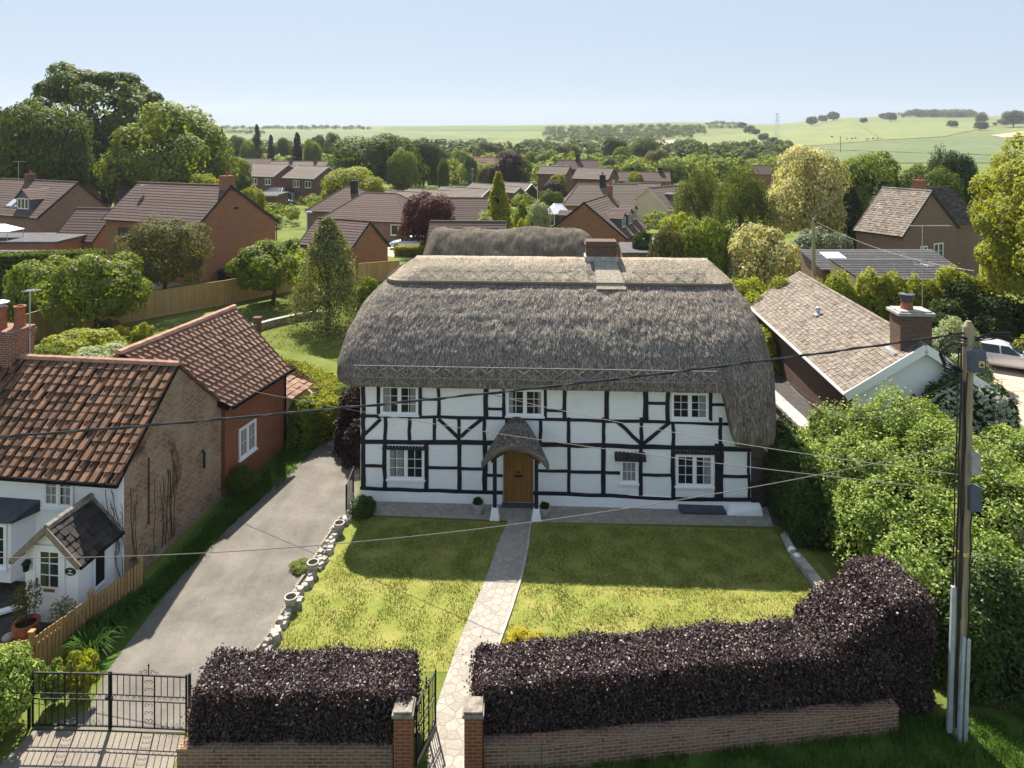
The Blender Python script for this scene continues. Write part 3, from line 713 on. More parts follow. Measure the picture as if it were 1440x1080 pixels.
# porch: two posts on white staddles, arched board and a thatched hood
por=thing('entrance_porch',W(5.55,-.6,0),'black post porch with thatched hood over the golden oak door','porch')
mb=MB(); pv=-.98
pu=[wpx(695.8,700,.98)[0],wpx(754.3,700,.98)[0]]
for i,u in enumerate(pu):
    m=MB(); bx(m,u,pv,.34,2.2,.13,.13); m.build('post',MAT['black_timber'],por)
    m=MB(); m.hexa([W(u-.17,pv-.17,0),W(u+.17,pv-.17,0),W(u+.17,pv+.17,0),W(u-.17,pv+.17,0),W(u-.10,pv-.10,.40),W(u+.10,pv-.10,.40),W(u+.10,pv+.10,.40),W(u-.10,pv+.10,.40)]); m.build('post_base',MAT['white_paint'],por,bevel=.02)
m=MB(); uc=(pu[0]+pu[1])/2; hw=(pu[1]-pu[0])/2+.12; N=18
for k in range(N):                          # arched fascia
    t0,t1=k/N,(k+1)/N; f=lambda t:(uc-hw+2*hw*t)
    g=lambda t:2.02+.42*math.sin(math.pi*t)**.8
    m.hexa([W(f(t0),pv-.10,g(t0)-.12),W(f(t1),pv-.10,g(t1)-.12),W(f(t1),pv-.02,g(t1)-.12),W(f(t0),pv-.02,g(t0)-.12),W(f(t0),pv-.10,g(t0)+.14),W(f(t1),pv-.10,g(t1)+.14),W(f(t1),pv-.02,g(t1)+.14),W(f(t0),pv-.02,g(t0)+.14)])
for u in pu: m.bar(W(u,pv,2.05),W(u,0,2.05),.1,.12)
m.build('arched_fascia',MAT['black_timber'],por)
# hood surface: swept arches from wall apex to front lip
mb=MB(); uv=[]; NA,NV=40,22; hrows=[]
def hoodpt(s,t,lo=0):
    # s across -1..1, t from wall(0) to lip(1)
    half=lerp(.36,1.14,t**.58); v=lerp(-.03,-1.34,t)
    top=lerp(3.12,2.66,t**1.5); side=lerp(2.66,2.04,t**.7)
    c=abs(s); zz=top-(top-side)*(c**2.5)-(lo)
    return uc+half*s*(1-.06*lo),v,zz
for j in range(NV+1):
    row=[]
    for i in range(NA+1):
        u,v,z=hoodpt(-1+2*i/NA,j/NV); d=mn.noise(Vector((u*4,v*4,z*4)))*.03
        row.append(W(u,v,z+d)); uv.append((math.atan2(i/NA-.5,.25+j/NV)*2,j/NV*1.6))
    hrows.append(row)
for r in hrows: mb.v+=[tuple(p) for p in r]
base=len(mb.v)
for j in range(NV+1):
    for i in range(NA+1):
        u,v,z=hoodpt(-1+2*i/NA,j/NV,.26*min(1,.3+j/NV)); mb.v.append(tuple(W(u,v+.03,z))); uv.append((i*.05,j*.05))
K=NA+1
for j in range(NV):
    for i in range(NA):
        a=j*K+i; mb.f.append((a,a+K,a+K+1,a+1)); mb.m.append(0); b=base+a; mb.f.append((b,b+1,b+K+1,b+K)); mb.m.append(0)
for i in range(NA): a=NV*K+i; mb.f.append((a,base+a,base+a+1,a+1)); mb.m.append(0)
for j in range(NV):
    a=j*K; mb.f.append((a,base+a,base+a+K,a+K)); mb.m.append(0); a=j*K+NA; mb.f.append((a,a+K,base+a+K,base+a)); mb.m.append(0)
hd=mb.build('thatched_hood',MAT['thatch'],por,smooth=True,uv=uv); hd['_o']=por['_o']
A=[[p for p in r] for r in hrows[::-1]]
def hstr():
    r=np.random.default_rng(4); n=5000; q=[]
    for _ in range(n):
        s=r.uniform(-.98,.98); t=r.uniform(.02,.88); dt=r.uniform(.06,.16)
        a=W(*hoodpt(s,t)); b=W(*hoodpt(s*1.0+r.normal(0,.03),t+dt)); up=Vector((0,-.004,.006)); l=Vector((r.normal(0,1),r.normal(0,.3),r.normal(0,.5))).normalized()*.008
        q.append([tuple(a-l+up),tuple(a+l+up),tuple(b+l+up*4),tuple(b-l+up*4)])
    rawmesh('straw_coat',np.array(q),MAT['straw'],hd)
hstr()
mb=MB()
for t in (.38,.5):
    mb.tube([W(*hoodpt(-.6+1.2*k/14,t))+Vector((0,-.02,.03)) for k in range(15)],.01,4)
for k in range(9):
    s=-.55+k*.13; mb.tube([W(*hoodpt(s,.38))+Vector((0,-.02,.03)),W(*hoodpt(s+.13,.5))+Vector((0,-.02,.03))],.008,4); mb.tube([W(*hoodpt(s+.13,.38))+Vector((0,-.02,.03)),W(*hoodpt(s,.5))+Vector((0,-.02,.03))],.008,4)
mb.build('spar_work',MAT['spar'],hd)
# grey steel cellar hatch / mat under the right-hand window
c=G(987,718); mb=MB(); mb.hexa([Vector(p) for p in [(c.x-.75,c.y-.28,.03),(c.x+.75,c.y-.32,.03),(c.x+.7,c.y+.3,.03),(c.x-.85,c.y+.33,.03),(c.x-.75,c.y-.28,.10),(c.x+.75,c.y-.32,.10),(c.x+.7,c.y+.3,.26),(c.x-.85,c.y+.33,.26)]])
mb.build('hatch_lid',MAT['lead'],None); 
o=bpy.context.scene.objects['hatch_lid']; o.name='cellar_hatch'; tag(o,'sloping dark grey cellar hatch against the cottage plinth under the right window','cellar hatch')
# ------------------------------------------------------------------ roofs and houses
def slope(mb, e0, e1, r1, r0, course=.34, th=.03, tile=None, gap=.012, jit=0, sd=1, wave=0, dm=0):
    """courses of tiles (or long stepped courses) from eave e0-e1 up to ridge r0-r1, over a solid deck"""
    e0,e1,r1,r0=map(Vector,(e0,e1,r1,r0)); rr=random.Random(sd)
    nrm=(e1-e0).cross(r0-e0).normalized()
    if nrm.z<0: nrm=-nrm
    L=((r0+r1)/2-(e0+e1)/2).length; n=max(3,round(L/course))
    dk=.05
    mb.hexa([e0-nrm*dk,e1-nrm*dk,r1-nrm*dk,r0-nrm*dk,e0-nrm*.004,e1-nrm*.004,r1-nrm*.004,r0-nrm*.004],dm)
    for i in range(n):
        f0,f1=i/n-(.1/n if i else .04/n*3),min(1,(i+1.1)/n)
        a0,a1=e0.lerp(r0,f0),e1.lerp(r1,f0); b0,b1=e0.lerp(r0,f1),e1.lerp(r1,f1)
        w=(a1-a0).length; k=max(1,round(w/tile)) if tile else 1
        for c in range(k):
            s0,s1=c/k,(c+1)/k; g=gap/max(w,.1) if tile else 0
            p0,p1=a0.lerp(a1,s0+g/2),a0.lerp(a1,s1-g/2); q0,q1=b0.lerp(b1,s0+g/2),b0.lerp(b1,s1-g/2)
            h=th*(1.5+(rr.uniform(-jit,jit) if jit else 0)); t=rr.uniform(-jit,jit)*th*.6 if jit else 0
            lo=h-th*.9
            if wave and tile:                # pantile roll on the right side of each tile
                m_=.62; pm,qm=p0.lerp(p1,m_),q0.lerp(q1,m_); pr_,qr_=p0.lerp(p1,.82),q0.lerp(q1,.82)
                for (x0,x1,y0,y1,ha,hb) in ((p0,pm,q0,qm,h,h),(pm,pr_,qm,qr_,h,h+wave),(pr_,p1,qr_,q1,h+wave,h)):
                    mb.add([x0+nrm*ha,x1+nrm*hb,y1+nrm*(hb-th),y0+nrm*(ha-th),x0+nrm*lo,x1+nrm*lo],[(0,1,2,3),(4,5,1,0)])
                continue
            mb.add([p0+nrm*(h+t),p1+nrm*(h-t),q1+nrm*th*.45,q0+nrm*th*.45,p0+nrm*(lo+t),p1+nrm*(lo-t)],[(0,1,2,3),(4,5,1,0),(0,3,4),(1,5,2)])
def ridge_caps(mb, a, b, r=.11, l=.42, m=0):
    a,b=Vector(a),Vector(b); n=max(1,round((b-a).length/l)); d=(b-a)/n; s=d.normalized().cross(Zu).normalized()
    for i in range(n):
        p,q=a+d*i,a+d*(i+1.03); e=.006*(i%2)
        P=[]
        for x in (p,q): P+= [x-s*r+Zu*(-.05),x-s*r*.7+Zu*(.05+e),x+Zu*(.09+e),x+s*r*.7+Zu*(.05+e),x+s*r+Zu*(-.05)]
        mb.add(P,[(k,k+1,k+6,k+5) for k in range(4)]+[(0,4,3,2,1),(5,6,7,8,9)],m)
class H: pass
def house(name,label,q,wallm='brick_orange',roofm='tile_brown',cat='house',group=None,verge='black_timber',eh=.25,ev=.10,base=0,course=.36,tile=None,jit=0,ridge=None,wave=0,near=True,hipfar=0,hipnear=0):
    ax,ay,th,L,w1,w2,z1,zr,z2,hand=q
    u=Vector((math.cos(R(th)),math.sin(R(th)),0)); v=Vector((-u.y,u.x,0))*hand; A=Vector((ax,ay,0))
    Wf=lambda a,b,z: A+u*a+v*b+Zu*z
    t=thing(name,Wf(L/2,w1,base),label,cat,group)
    s1=(zr-z1)/w1; s2=(zr-z2)/w2; d=.10
    b0,b1=eh,w1+w2-eh
    prof=[(b0,base),(b0,z1+s1*b0-d),(w1,zr-d),(b1,z2+s2*eh-d),(b1,base)]
    mb=MB()
    if hipnear or hipfar:
        zz=min(prof[1][1],prof[3][1]); P=[Wf(ev*2.5,b0,base),Wf(L-ev*2.5,b0,base),Wf(L-ev*2.5,b1,base),Wf(ev*2.5,b1,base)]
        mb.hexa(P+[p+Zu*(zz-base) for p in P])
    else: mb.prism([Wf(ev,b,z) for b,z in prof],u*(L-2*ev))
    mb.build('wall',MAT[wallm],t)
    mb=MB(); hn,hf=hipnear,hipfar
    slope(mb,Wf(0,0,z1),Wf(L,0,z1),Wf(L-hf,w1,zr),Wf(hn,w1,zr),course,.03,tile,jit=jit,sd=len(label),wave=wave)
    slope(mb,Wf(L,w1+w2,z2),Wf(0,w1+w2,z2),Wf(hn,w1,zr),Wf(L-hf,w1,zr),course,.03,tile,jit=jit,sd=len(label)+1,wave=wave)
    if hn: slope(mb,Wf(0,w1+w2,z1),Wf(0,0,z1),Wf(hn,w1+.01,zr),Wf(hn,w1,zr),course,.03,tile,jit=jit)
    if hf: slope(mb,Wf(L,0,z1),Wf(L,w1+w2,z1),Wf(L-hf,w1+.01,zr),Wf(L-hf,w1,zr),course,.03,tile,jit=jit)
    ro=mb.build('roof',MAT[roofm],t); ro['_o']=t['_o']
    mb=MB(); ridge_caps(mb,Wf(hn,w1,zr+.02),Wf(L-hf,w1,zr+.02))
    if hn: ridge_caps(mb,Wf(0,0,z1+.03),Wf(hn,w1,zr+.02)); ridge_caps(mb,Wf(0,w1+w2,z1+.03),Wf(hn,w1,zr+.02))
    if hf: ridge_caps(mb,Wf(L,0,z1+.03),Wf(L-hf,w1,zr+.02)); ridge_caps(mb,Wf(L,w1+w2,z1+.03),Wf(L-hf,w1,zr+.02))
    mb.build('ridge_tiles',MAT[ridge or roofm],ro)
    mb=MB()
    for a in ((0,) if hf and not hn else () if hn else (0,L)):
        sg=-1 if a==0 else 1
        x=a+sg*.012
        mb=MB(); mb.bar(Wf(x,-.02,z1-.06),Wf(x,w1,zr-.04),.03,.2); mb.bar(Wf(x,w1+w2+.02,z2-.06),Wf(x,w1,zr-.04),.03,.2); mb.build('bargeboard',MAT[verge],t)
    for y_,z_ in ((-.07,z1),(w1+w2+.07,z2)): mb=MB(); mb.bar(Wf(0,y_,z_-.04),Wf(L,y_,z_-.04),.11,.09); mb.build('gutter',MAT['gutter_black' if verge=='black_timber' else verge],t)
    h=H(); h.t=t; h.W=Wf; h.u=u; h.v=v; h.roof=ro; h.z=lambda b:(z1+s1*b if b<=w1 else z2+s2*(w1+w2-b)); h.L=L; h.w1=w1; h.w2=w2; h.eh=eh; h.ev=ev; h.zr=zr; h.z1=z1; h.rm=roofm; h.wm=wallm
    return h
def hwin(h,face,a,z,w,ht,**k):
    k.setdefault('fmat','upvc'); k.setdefault('glass','glass'); k.setdefault('gb',1); k.setdefault('ny',1); k.setdefault('deep',.05); k.setdefault('fw',.07)
    if face=='front': return window(h.t,h.W(a,h.eh-.003,z),h.u,-h.v,w,ht,**k)
    if face=='near': return window(h.t,h.W(h.ev-.003,a,z),h.v,-h.u,w,ht,**k)
    if face=='far': return window(h.t,h.W(h.L-h.ev+.003,a,z),h.v,h.u,w,ht,**k)
    if face=='back': return window(h.t,h.W(a,h.w1+h.w2-h.eh+.003,z),h.u,h.v,w,ht,**k)
def hstack(h,a,b,w,d,top,mat='brick_stack',pots=1,r=.13):
    mb=MB(); z=h.z(b)-.5; P=lambda x,y,zz:h.W(x,y,zz)
    bx_=lambda w,d,z0,z1: mb.hexa([P(a-w/2,b-d/2,z0),P(a+w/2,b-d/2,z0),P(a+w/2,b+d/2,z0),P(a-w/2,b+d/2,z0),P(a-w/2,b-d/2,z1),P(a+w/2,b-d/2,z1),P(a+w/2,b+d/2,z1),P(a-w/2,b+d/2,z1)])
    bx_(w,d,z,top-.15); bx_(w+.08,d+.08,top-.15,top-.07); bx_(w+.02,d+.02,top-.07,top)
    c=mb.build('chimney',MAT[mat],h.roof); c['_o']=h.t['_o']
    for k in range(pots):
        m=MB(); x=a+(k-(pots-1)/2)*.42; p=P(x,b,top); m.lathe(p,[(r*.95,-.02),(r*.8,.3),(r,.34),(r,.42),(r*.75,.42),(r*.7,.1)],10); m.build('chimney_pot',MAT['terracotta'],c)
def dormer(h,a,b,w,hh,back=False,pitch=.75,wall='greybox',win=True,flat=False,nx=2):
    """gabled dormer whose face stands at distance b up the front slope"""
    z=h.z(b) ; 
    if back: P=lambda x,y,zz:h.W(x,h.w1+h.w2-y,zz); dv=-h.v; zf=h.z(h.w1+h.w2-b); s=(h.zr-zf)/(h.w2-b)
    else: P=lambda x,y,zz:h.W(x,y,zz); dv=h.v; zf=z; s=(h.zr-zf)/(h.w1-b)
    ridge=zf+hh+pitch*w/2
    by=lambda zz: b+(zz-zf)/s+.15
    mb=MB(); poly=[P(a-w/2,b,zf-.1),P(a+w/2,b,zf-.1),P(a+w/2,b,zf+hh),P(a,b,ridge-.03),P(a-w/2,b,zf+hh)]
    mb.prism(poly,dv*(hh/s+.2)); d=mb.build('dormer',MAT[wall],h.roof); d['_o']=h.t['_o']
    mb=MB(); o=.14; e=zf+hh-o*pitch; yr=by(ridge); ye=by(e)
    slope(mb,P(a-w/2-o,b-.15,e),P(a-w/2-o,ye,e),P(a,yr,ridge),P(a,b-.15,ridge),.3,.028)
    slope(mb,P(a+w/2+o,ye,e),P(a+w/2+o,b-.15,e),P(a,b-.15,ridge),P(a,yr,ridge),.3,.028)
    mb.bar(P(a-w/2-o,b-.16,e),P(a,b-.16,ridge),.03,.12); mb.bar(P(a+w/2+o,b-.16,e),P(a,b-.16,ridge),.03,.12)
    mb.build('dormer_roof',MAT[h.rm],d)
    if win: window(d,P(a,b-.003,zf+.12),h.u,-dv,w*.78,hh*.9,nx,1,.06,1,fmat='upvc',sill=False,glass='glass',name='dormer_window')
def skylight(h,a,b,w,l):
    s=lambda b_:h.z(b_)+.10; P=h.W; mb=MB()
    mb.hexa([P(a-w/2,b,s(b)-.12),P(a+w/2,b,s(b)-.12),P(a+w/2,b+l,s(b+l)-.12),P(a-w/2,b+l,s(b+l)-.12),P(a-w/2,b,s(b)),P(a+w/2,b,s(b)),P(a+w/2,b+l,s(b+l)),P(a-w/2,b+l,s(b+l))])
    f=mb.build('skylight',MAT['greybox'],h.roof); f['_o']=h.t['_o']; mb=MB(); e=.07
    mb.quad(P(a-w/2+e,b+e,s(b+e)+.006),P(a+w/2-e,b+e,s(b+e)+.006),P(a+w/2-e,b+l-e,s(b+l-e)+.006),P(a-w/2+e,b+l-e,s(b+l-e)+.006)); mb.build('pane',MAT['lamp_lens'],f)

# ---- brick cottage on the left: white front, pantiled roof, brick porch side
U2=Vector((-.991,.131,0)); V2=Vector((.131,.991,0)); O2=Vector((-11.1,20.3,0))
W2=lambda u,v,z:O2+U2*u+V2*v+Zu*z
lc=thing('cottage',W2(4,2.6,0),'white fronted cottage with mossy clay pantile roof and weathered brick gable beside the drive','cottage')
ZE,ZR,HD=3.30,5.62,2.62
mb=MB(); mb.prism([W2(0,0.02,0),W2(0,5.22,0),W2(0,5.22,ZE+.05),W2(0,HD,ZR-.1),W2(0,.02,ZE+.05)],U2*9.5)
mb.build('brick_wall',MAT['brick_old'],lc)
mb=MB(); mb.hexa([W2(.0,-.015,0),W2(9.5,-.015,0),W2(9.5,.05,0),W2(.0,.05,0),W2(.0,-.015,ZE+.02),W2(9.5,-.015,ZE+.02),W2(9.5,.05,ZE+.02),W2(.0,.05,ZE+.02)])
mb.build('front_wall',MAT['whiterender'],lc)
mb=MB(); slope(mb,W2(9.6,-.28,ZE-.12),W2(-.07,-.28,ZE-.12),W2(-.07,HD,ZR),W2(9.6,HD,ZR),.30,.045,.30,jit=.6,gap=.05,wave=.05,sd=5,dm=1)
slope(mb,W2(-.07,5.4,ZE-.05),W2(9.6,5.4,ZE-.05),W2(9.6,HD,ZR),W2(-.07,HD,ZR),.30,.035,.30,jit=.5,gap=.02)
lr=mb.build('roof',[MAT['tile_clay'],MAT['soil']],lc); lr['_o']=lc['_o']  # deck coloured dark to stand in for shade between the tiles
mb=MB(); ridge_caps(mb,W2(-.07,HD,ZR+.03),W2(9.6,HD,ZR+.03),.13,.46); mb.build('ridge_tiles',MAT['ridge_clay'],lr)
mb=MB(); mb.bar(W2(-.1,-.36,ZE-.14),W2(9.6,-.36,ZE-.14),.11,.10); mb.build('gutter',MAT['gutter_black'],lc)
mb=MB(); mb.tube([W2(-.04,1.1,3.3),W2(-.04,1.1,1.3)],.018,6); mb.build('pipe',MAT['gutter_black'],lc); mb=MB(); mb.tube([W2(-.06,3.9,2.3),W2(-.14,3.9,2.2),W2(-.14,3.9,1.7)],.045,6); mb.build('pipe',MAT['black_iron'],lc)
mb=MB(); rr=random.Random(2)
for k in range(26):                          # bare climber stems on the corner
    u=rr.uniform(-.08,.45); x=u; z=rr.uniform(0,2.0); pts=[]
    for s in range(7): pts.append(W2(max(-.05,x),-.05-.01*s,z)); x+=rr.uniform(-.09,.09); z+=rr.uniform(.1,.28)
    mb.tube([p for p in pts if p.z<3.25] if sum(p.z<3.25 for p in pts)>1 else pts[:2],rr.uniform(.004,.010),4)
for k in range(14):                          # and more up the gable
    y=rr.choice((.5,1.6,1.9,2.2))+rr.uniform(-.2,.2); z=.2; pts=[]
    for s_ in range(9): pts.append(W2(-.015,y,z)); y+=rr.uniform(-.07,.07); z+=rr.uniform(.2,.38)
    mb.tube(pts,rr.uniform(.004,.012),4)
mb.build('dead_climber',MAT['bark'],lc)
def chimst(name,parent,P,u,v,a,b,w,d,z0,top,pots,mat,off):
    mb=MB(); bx_=lambda w,d,z0,z1: mb.hexa([P(a-w/2,b-d/2,z0),P(a+w/2,b-d/2,z0),P(a+w/2,b+d/2,z0),P(a-w/2,b+d/2,z0),P(a-w/2,b-d/2,z1),P(a+w/2,b-d/2,z1),P(a+w/2,b+d/2,z1),P(a-w/2,b+d/2,z1)])
    bx_(w,d,z0,top-.3)
    for k,e in enumerate((.06,.12,.06)): bx_(w+e,d+e,top-.3+.1*k,top-.2+.1*k)
    c=mb.build(name,MAT[mat],parent); c['_o']=off
    return c
c=chimst('chimney',lr,W2,0,0,6.2,2.75,1.1,.95,4.9,6.55,2,'brick_chim_red',lc['_o'])
for k,(du,dv_,hh,mt) in enumerate([(.22,-.1,.62,'terracotta'),(-.2,.2,.6,'terracotta')]):
    m=MB(); p=W2(6.15+du,2.75+dv_,6.55); m.lathe(p,[(.2,-.03),(.17,.1),(.15,hh),(.19,hh+.03),(.19,hh+.09),(.12,hh+.09)],12); o=m.build('chimney_pot',MAT[mt],c)
    if k==0:
        o['_o']=lc['_o']
m=MB(); p=W2(6.37,2.65,7.26); m.lathe(p,[(.1,-.02),(.1,.12),(.24,.14),(.24,.17),(.02,.25)],12); m.build('cowl',MAT['steel'],c)
for u,w in ((2.0,.95),(4.6,.95)): window(lc,W2(u,-.018,2.27),U2*-1,-V2,w,.92,2,3,.06,2,fmat='upvc',curtain=[(.05,.4),(.62,.95)])
# bay window
bay=MB(); P=W2; z0,z1=.62,2.12
bay.hexa([P(3.0,-.62,.35),P(5.2,-.62,.35),P(5.2,-.016,.35),P(2.75,-.016,.35),P(3.0,-.62,2.1),P(5.2,-.62,2.1),P(5.2,-.016,2.1),P(2.75,-.016,2.1)])
bo=bay.build('bay_window',MAT['whiterender'],lc); bo['_o']=lc['_o']
m=MB(); m.hexa([P(2.85,-.75,2.1),P(5.4,-.75,2.1),P(5.4,-.02,2.1),P(2.6,-.02,2.1),P(2.85,-.75,2.17),P(5.4,-.75,2.17),P(5.4,-.02,2.42),P(2.6,-.02,2.42)]); m.build('bay_roof',MAT['lead'],bo)
window(bo,P(3.53,-.623,.78),-U2,-V2,.86,1.25,2,3,.06,1,fmat='upvc',sill=True); window(bo,P(4.55,-.623,.78),-U2,-V2,.95,1.25,2,3,.06,1,fmat='upvc',sill=True)
# porch: own thing-sized part of the cottage
pc=MB(); pu0,pu1=.20,1.75; zp,za=1.85,2.62; D=1.5
pc.prism([P(pu0,-D,0),P(pu1,-D,0),P(pu1,-D,zp),P((pu0+pu1)/2,-D,za-.12),P(pu0,-D,zp)],V2*(D-.02))
po=pc.build('porch',MAT['whiterender'],lc); po['_o']=lc['_o']
m=MB(); um=(pu0+pu1)/2; o=.22; ze=zp-o*.72
slope(m,P(pu0-o,-D-.22,ze),P(pu0-o,-.03,ze),P(um,-.03,za),P(um,-D-.22,za),.24,.03,.22,jit=.7,gap=.012,sd=3)
slope(m,P(pu1+o,-.03,ze),P(pu1+o,-D-.22,ze),P(um,-D-.22,za),P(um,-.03,za),.24,.03,.22,jit=.7,gap=.012,sd=4)
m.build('porch_roof',MAT['tile_black'],po)
m=MB(); ridge_caps(m,P(um,-D-.2,za+.03),P(um,-.03,za+.03),.1,.4)
m.bar(P(pu0-o,-.05,ze+.06),P(um,-.05,za+.05),.12,.05); m.bar(P(pu1+o,-.05,ze+.06),P(um,-.05,za+.05),.12,.05); m.build('porch_ridge',MAT['capstone'],po)
m=MB(); 
for sx in (pu0-o,pu1+o): m.bar(P(sx,-D-.235,ze+.0),P(um,-D-.235,za-.0),.03,.16)
m.build('bargeboard',MAT['greyfence'],po)
for x_ in (pu0-o-.03,pu1+o+.03): m=MB(); m.tube([P(x_,-D-.22,ze-.02),P(x_,-.05,ze-.02)],.05,6); m.build('porch_gutter',MAT['gutter_black'],po)
def fbox(m,u0,u1,z0,z1,d0,d1): m.hexa([P(u1,-D-d1,z0),P(u0,-D-d1,z0),P(u0,-D-d0,z0),P(u1,-D-d0,z0),P(u1,-D-d1,z1),P(u0,-D-d1,z1),P(u0,-D-d0,z1),P(u1,-D-d0,z1)])
m=MB(); du0,du1=.62,1.42; fbox(m,du0-.06,du0,0,2.08,.002,.05); fbox(m,du1,du1+.06,0,2.08,.002,.05); fbox(m,du0,du1,2.02,2.08,.002,.05)
fbox(m,du0,du1,.03,.98,.002,.03); fbox(m,du0,du0+.14,.98,2.02,.002,.03); fbox(m,du1-.14,du1,.98,2.02,.002,.03); fbox(m,du0+.14,du1-.14,1.9,2.02,.002,.03)
for x in (du0+.14,du1-.14-.26): fbox(m,x,x+.26,.15,.8,.03,.042)
dd=m.build('door',MAT['upvc'],po); dd['_o']=lc['_o']
m=MB(); fbox(m,du0+.14,du1-.14,.98,1.9,.004,.012); m.build('pane',MAT['glass'],dd)
m=MB(); fbox(m,(du0+du1)/2-.012,(du0+du1)/2+.012,.98,1.9,.012,.026); 
for z in (1.29,1.6): fbox(m,du0+.14,du1-.14,z-.012,z+.012,.012,.0255)
m.build('glazing_bars',MAT['upvc'],dd)
m=MB(); fbox(m,(du0+du1)/2-.16,(du0+du1)/2+.16,.86,.93,.03,.05); fbox(m,du1-.07,du1-.03,.95,1.2,.03,.06); m.build('letterbox',MAT['oak'],dd)
window(po,P(pu0-.004,-.72,.55),V2,-U2*1,.55,1.15,1,1,.06,1,fmat='upvc',sill=False)
m=MB(); c=P(.42,-D-.02,1.42); 
K=18; pts=[c+U2*(.16*math.cos(2*math.pi*k/K))+Zu*(.105*math.sin(2*math.pi*k/K)) for k in range(K)]
m.prism(pts,V2*.018); pq=m.build('house_plaque',MAT['black_iron'],po); pq['_o']=lc['_o']
m=MB()
for z,w in ((.045,.10),(.0,.05),(-.045,.15)): m.bar(c-U2*w*.6-V2*.003+Zu*z,c+U2*w*.6-V2*.003+Zu*z,.004,.018)
m.build('plaque_writing',MAT['white_paint'],pq)
m=MB(); c=P(1.62,-D-.12,1.55); m.lathe(c,[(.02,-.16),(.07,-.13),(.09,.05),(.12,.06),(.03,.16),(.0,.17)],8); m.bar(c+Zu*.1,c+V2*.12+Zu*.1,.03); m.build('wall_lantern',MAT['black_iron'],po)
# red brick rear wing of the cottage
ex=thing('brick_annexe',W2(1.5,7.4,0),'red brick annexe with red clay tiles behind the weathered gable','annexe')
A0=Vector((-10.30,25.55,0)); A1=Vector((-9.42,29.6,0)); ud=(A1-A0).normalized(); vd=Vector((-ud.y,ud.x,0)); LL=(A1-A0).length
E2=lambda a,b,z:A0+ud*a+vd*b+Zu*z
zb_,zt_=3.42,5.72
mb=MB(); mb.prism([E2(0,0,0),E2(0,4.6,0),E2(0,4.6,zb_),E2(0,2.4,zt_-.1),E2(0,0,zb_)],ud*(LL-.05)); mb.build('wall',MAT['brick_red'],ex)
mb=MB(); slope(mb,E2(-.05,-.25,zb_-.16),E2(LL,-.25,zb_-.16),E2(LL,2.4,zt_),E2(-2.4,2.4,zt_),.30,.04,.27,jit=.3,gap=.045,wave=.045,sd=8,dm=1)
slope(mb,E2(LL,5.0,zb_-.16),E2(-2.4,5.0,zb_-.16),E2(-2.4,2.4,zt_),E2(LL,2.4,zt_),.30,.035,.28,jit=.4,gap=.02)
er=mb.build('roof',[MAT['tile_clay2'],MAT['soil']],ex);  # dark deck colour again imitates shade in the tile gaps
mb=MB(); ridge_caps(mb,E2(-2.4,2.4,zt_+.03),E2(LL,2.4,zt_+.03),.15,.42); mb.build('ridge_tiles',MAT['ridge_clay'],ex)
mb=MB(); mb.bar(E2(-.05,-.33,zb_-.17),E2(LL+.1,-.33,zb_-.17),.12,.1); mb.bar(E2(-.08,-.2,zb_-.2),E2(-1.6,1.6,zt_-.95),.1,.16); mb.tube([E2(LL-.2,-.1,3.2),E2(LL-.2,-.1,.1)],.04,6); mb.build('gutter',MAT['gutter_black'],ex)
window(ex,E2(1.35,-.003,.95),ud,-vd,1.1,1.15,2,2,.07,2,fmat='upvc',curtain=[(.05,.95)])
lt=thing('lean_to',E2(LL+.9,.4,0),'low lean-to with pale boarded side at the end of the red annexe','lean-to')
mb=MB(); mb.hexa([E2(LL+.02,-.1,0),E2(LL+1.7,-.1,0),E2(LL+1.7,1.6,0),E2(LL+.02,1.6,0),E2(LL+.02,-.1,2.0),E2(LL+1.7,-.1,2.0),E2(LL+1.7,1.6,2.5),E2(LL+.02,1.6,2.5)]); mb.build('boarded_wall',MAT['shiplap'],lt)
mb=MB(); slope(mb,E2(LL,-.25,2.02),E2(LL+1.8,-.25,2.02),E2(LL+1.8,1.7,2.6),E2(LL,1.7,2.6),.3,.035,.3,jit=.6); mb.build('roof',MAT['tile_clay2'],lt)

# ---- bungalow on the right
bq=(13.6,28.9,86.0,15.3,3.1,3.1,2.5,4.5,2.5,-1)
b=house('bungalow','low bungalow with lichened brown tiles and white gable right of the thatch',bq,'brick_dark','tile_lichen','bungalow',verge='upvc',eh=.35,ev=.35,course=.21,tile=.19,jit=.5,ridge='tile_lichen')
m=MB(); m.prism([b.W(.33,.36,0),b.W(.33,.36,2.55),b.W(.33,3.1,4.32),b.W(.33,5.84,2.55),b.W(.33,5.84,0)],b.u*.015); m.build('gable_render',MAT['whiterender'],b.t)
m=MB(); m.bar(b.W(-.03,-.05,2.36),b.W(-.03,3.1,4.38),.04,.34); m.bar(b.W(-.03,6.25,2.36),b.W(-.03,3.1,4.38),.04,.34); m.build('barge_board',MAT['upvc'],b.t)
m=MB(); P=b.W
bxx=lambda a,bb,w,d,z0,z1: m.hexa([P(a-w/2,bb-d/2,z0),P(a+w/2,bb-d/2,z0),P(a+w/2,bb+d/2,z0),P(a-w/2,bb+d/2,z0),P(a-w/2,bb-d/2,z1),P(a+w/2,bb-d/2,z1),P(a+w/2,bb+d/2,z1),P(a-w/2,bb+d/2,z1)])
bxx(1.05,3.0,.95,1.25,3.5,5.55); cc=m.build('chimney',MAT['brick_stack'],b.roof); cc['_o']=b.t['_o']
m=MB(); bxx(1.05,3.0,1.15,1.5,5.55,5.68); bxx(1.05,3.0,.95,1.3,5.68,5.74); m.build('chimney_slab',MAT['conc'],cc,bevel=.02)
m=MB(); m.lathe(P(1.05,2.85,5.74),[(.25,-.02),(.21,.3),(.21,.31),(.26,.34)],12); m.build('chimney_pot',MAT['terracotta'],cc)
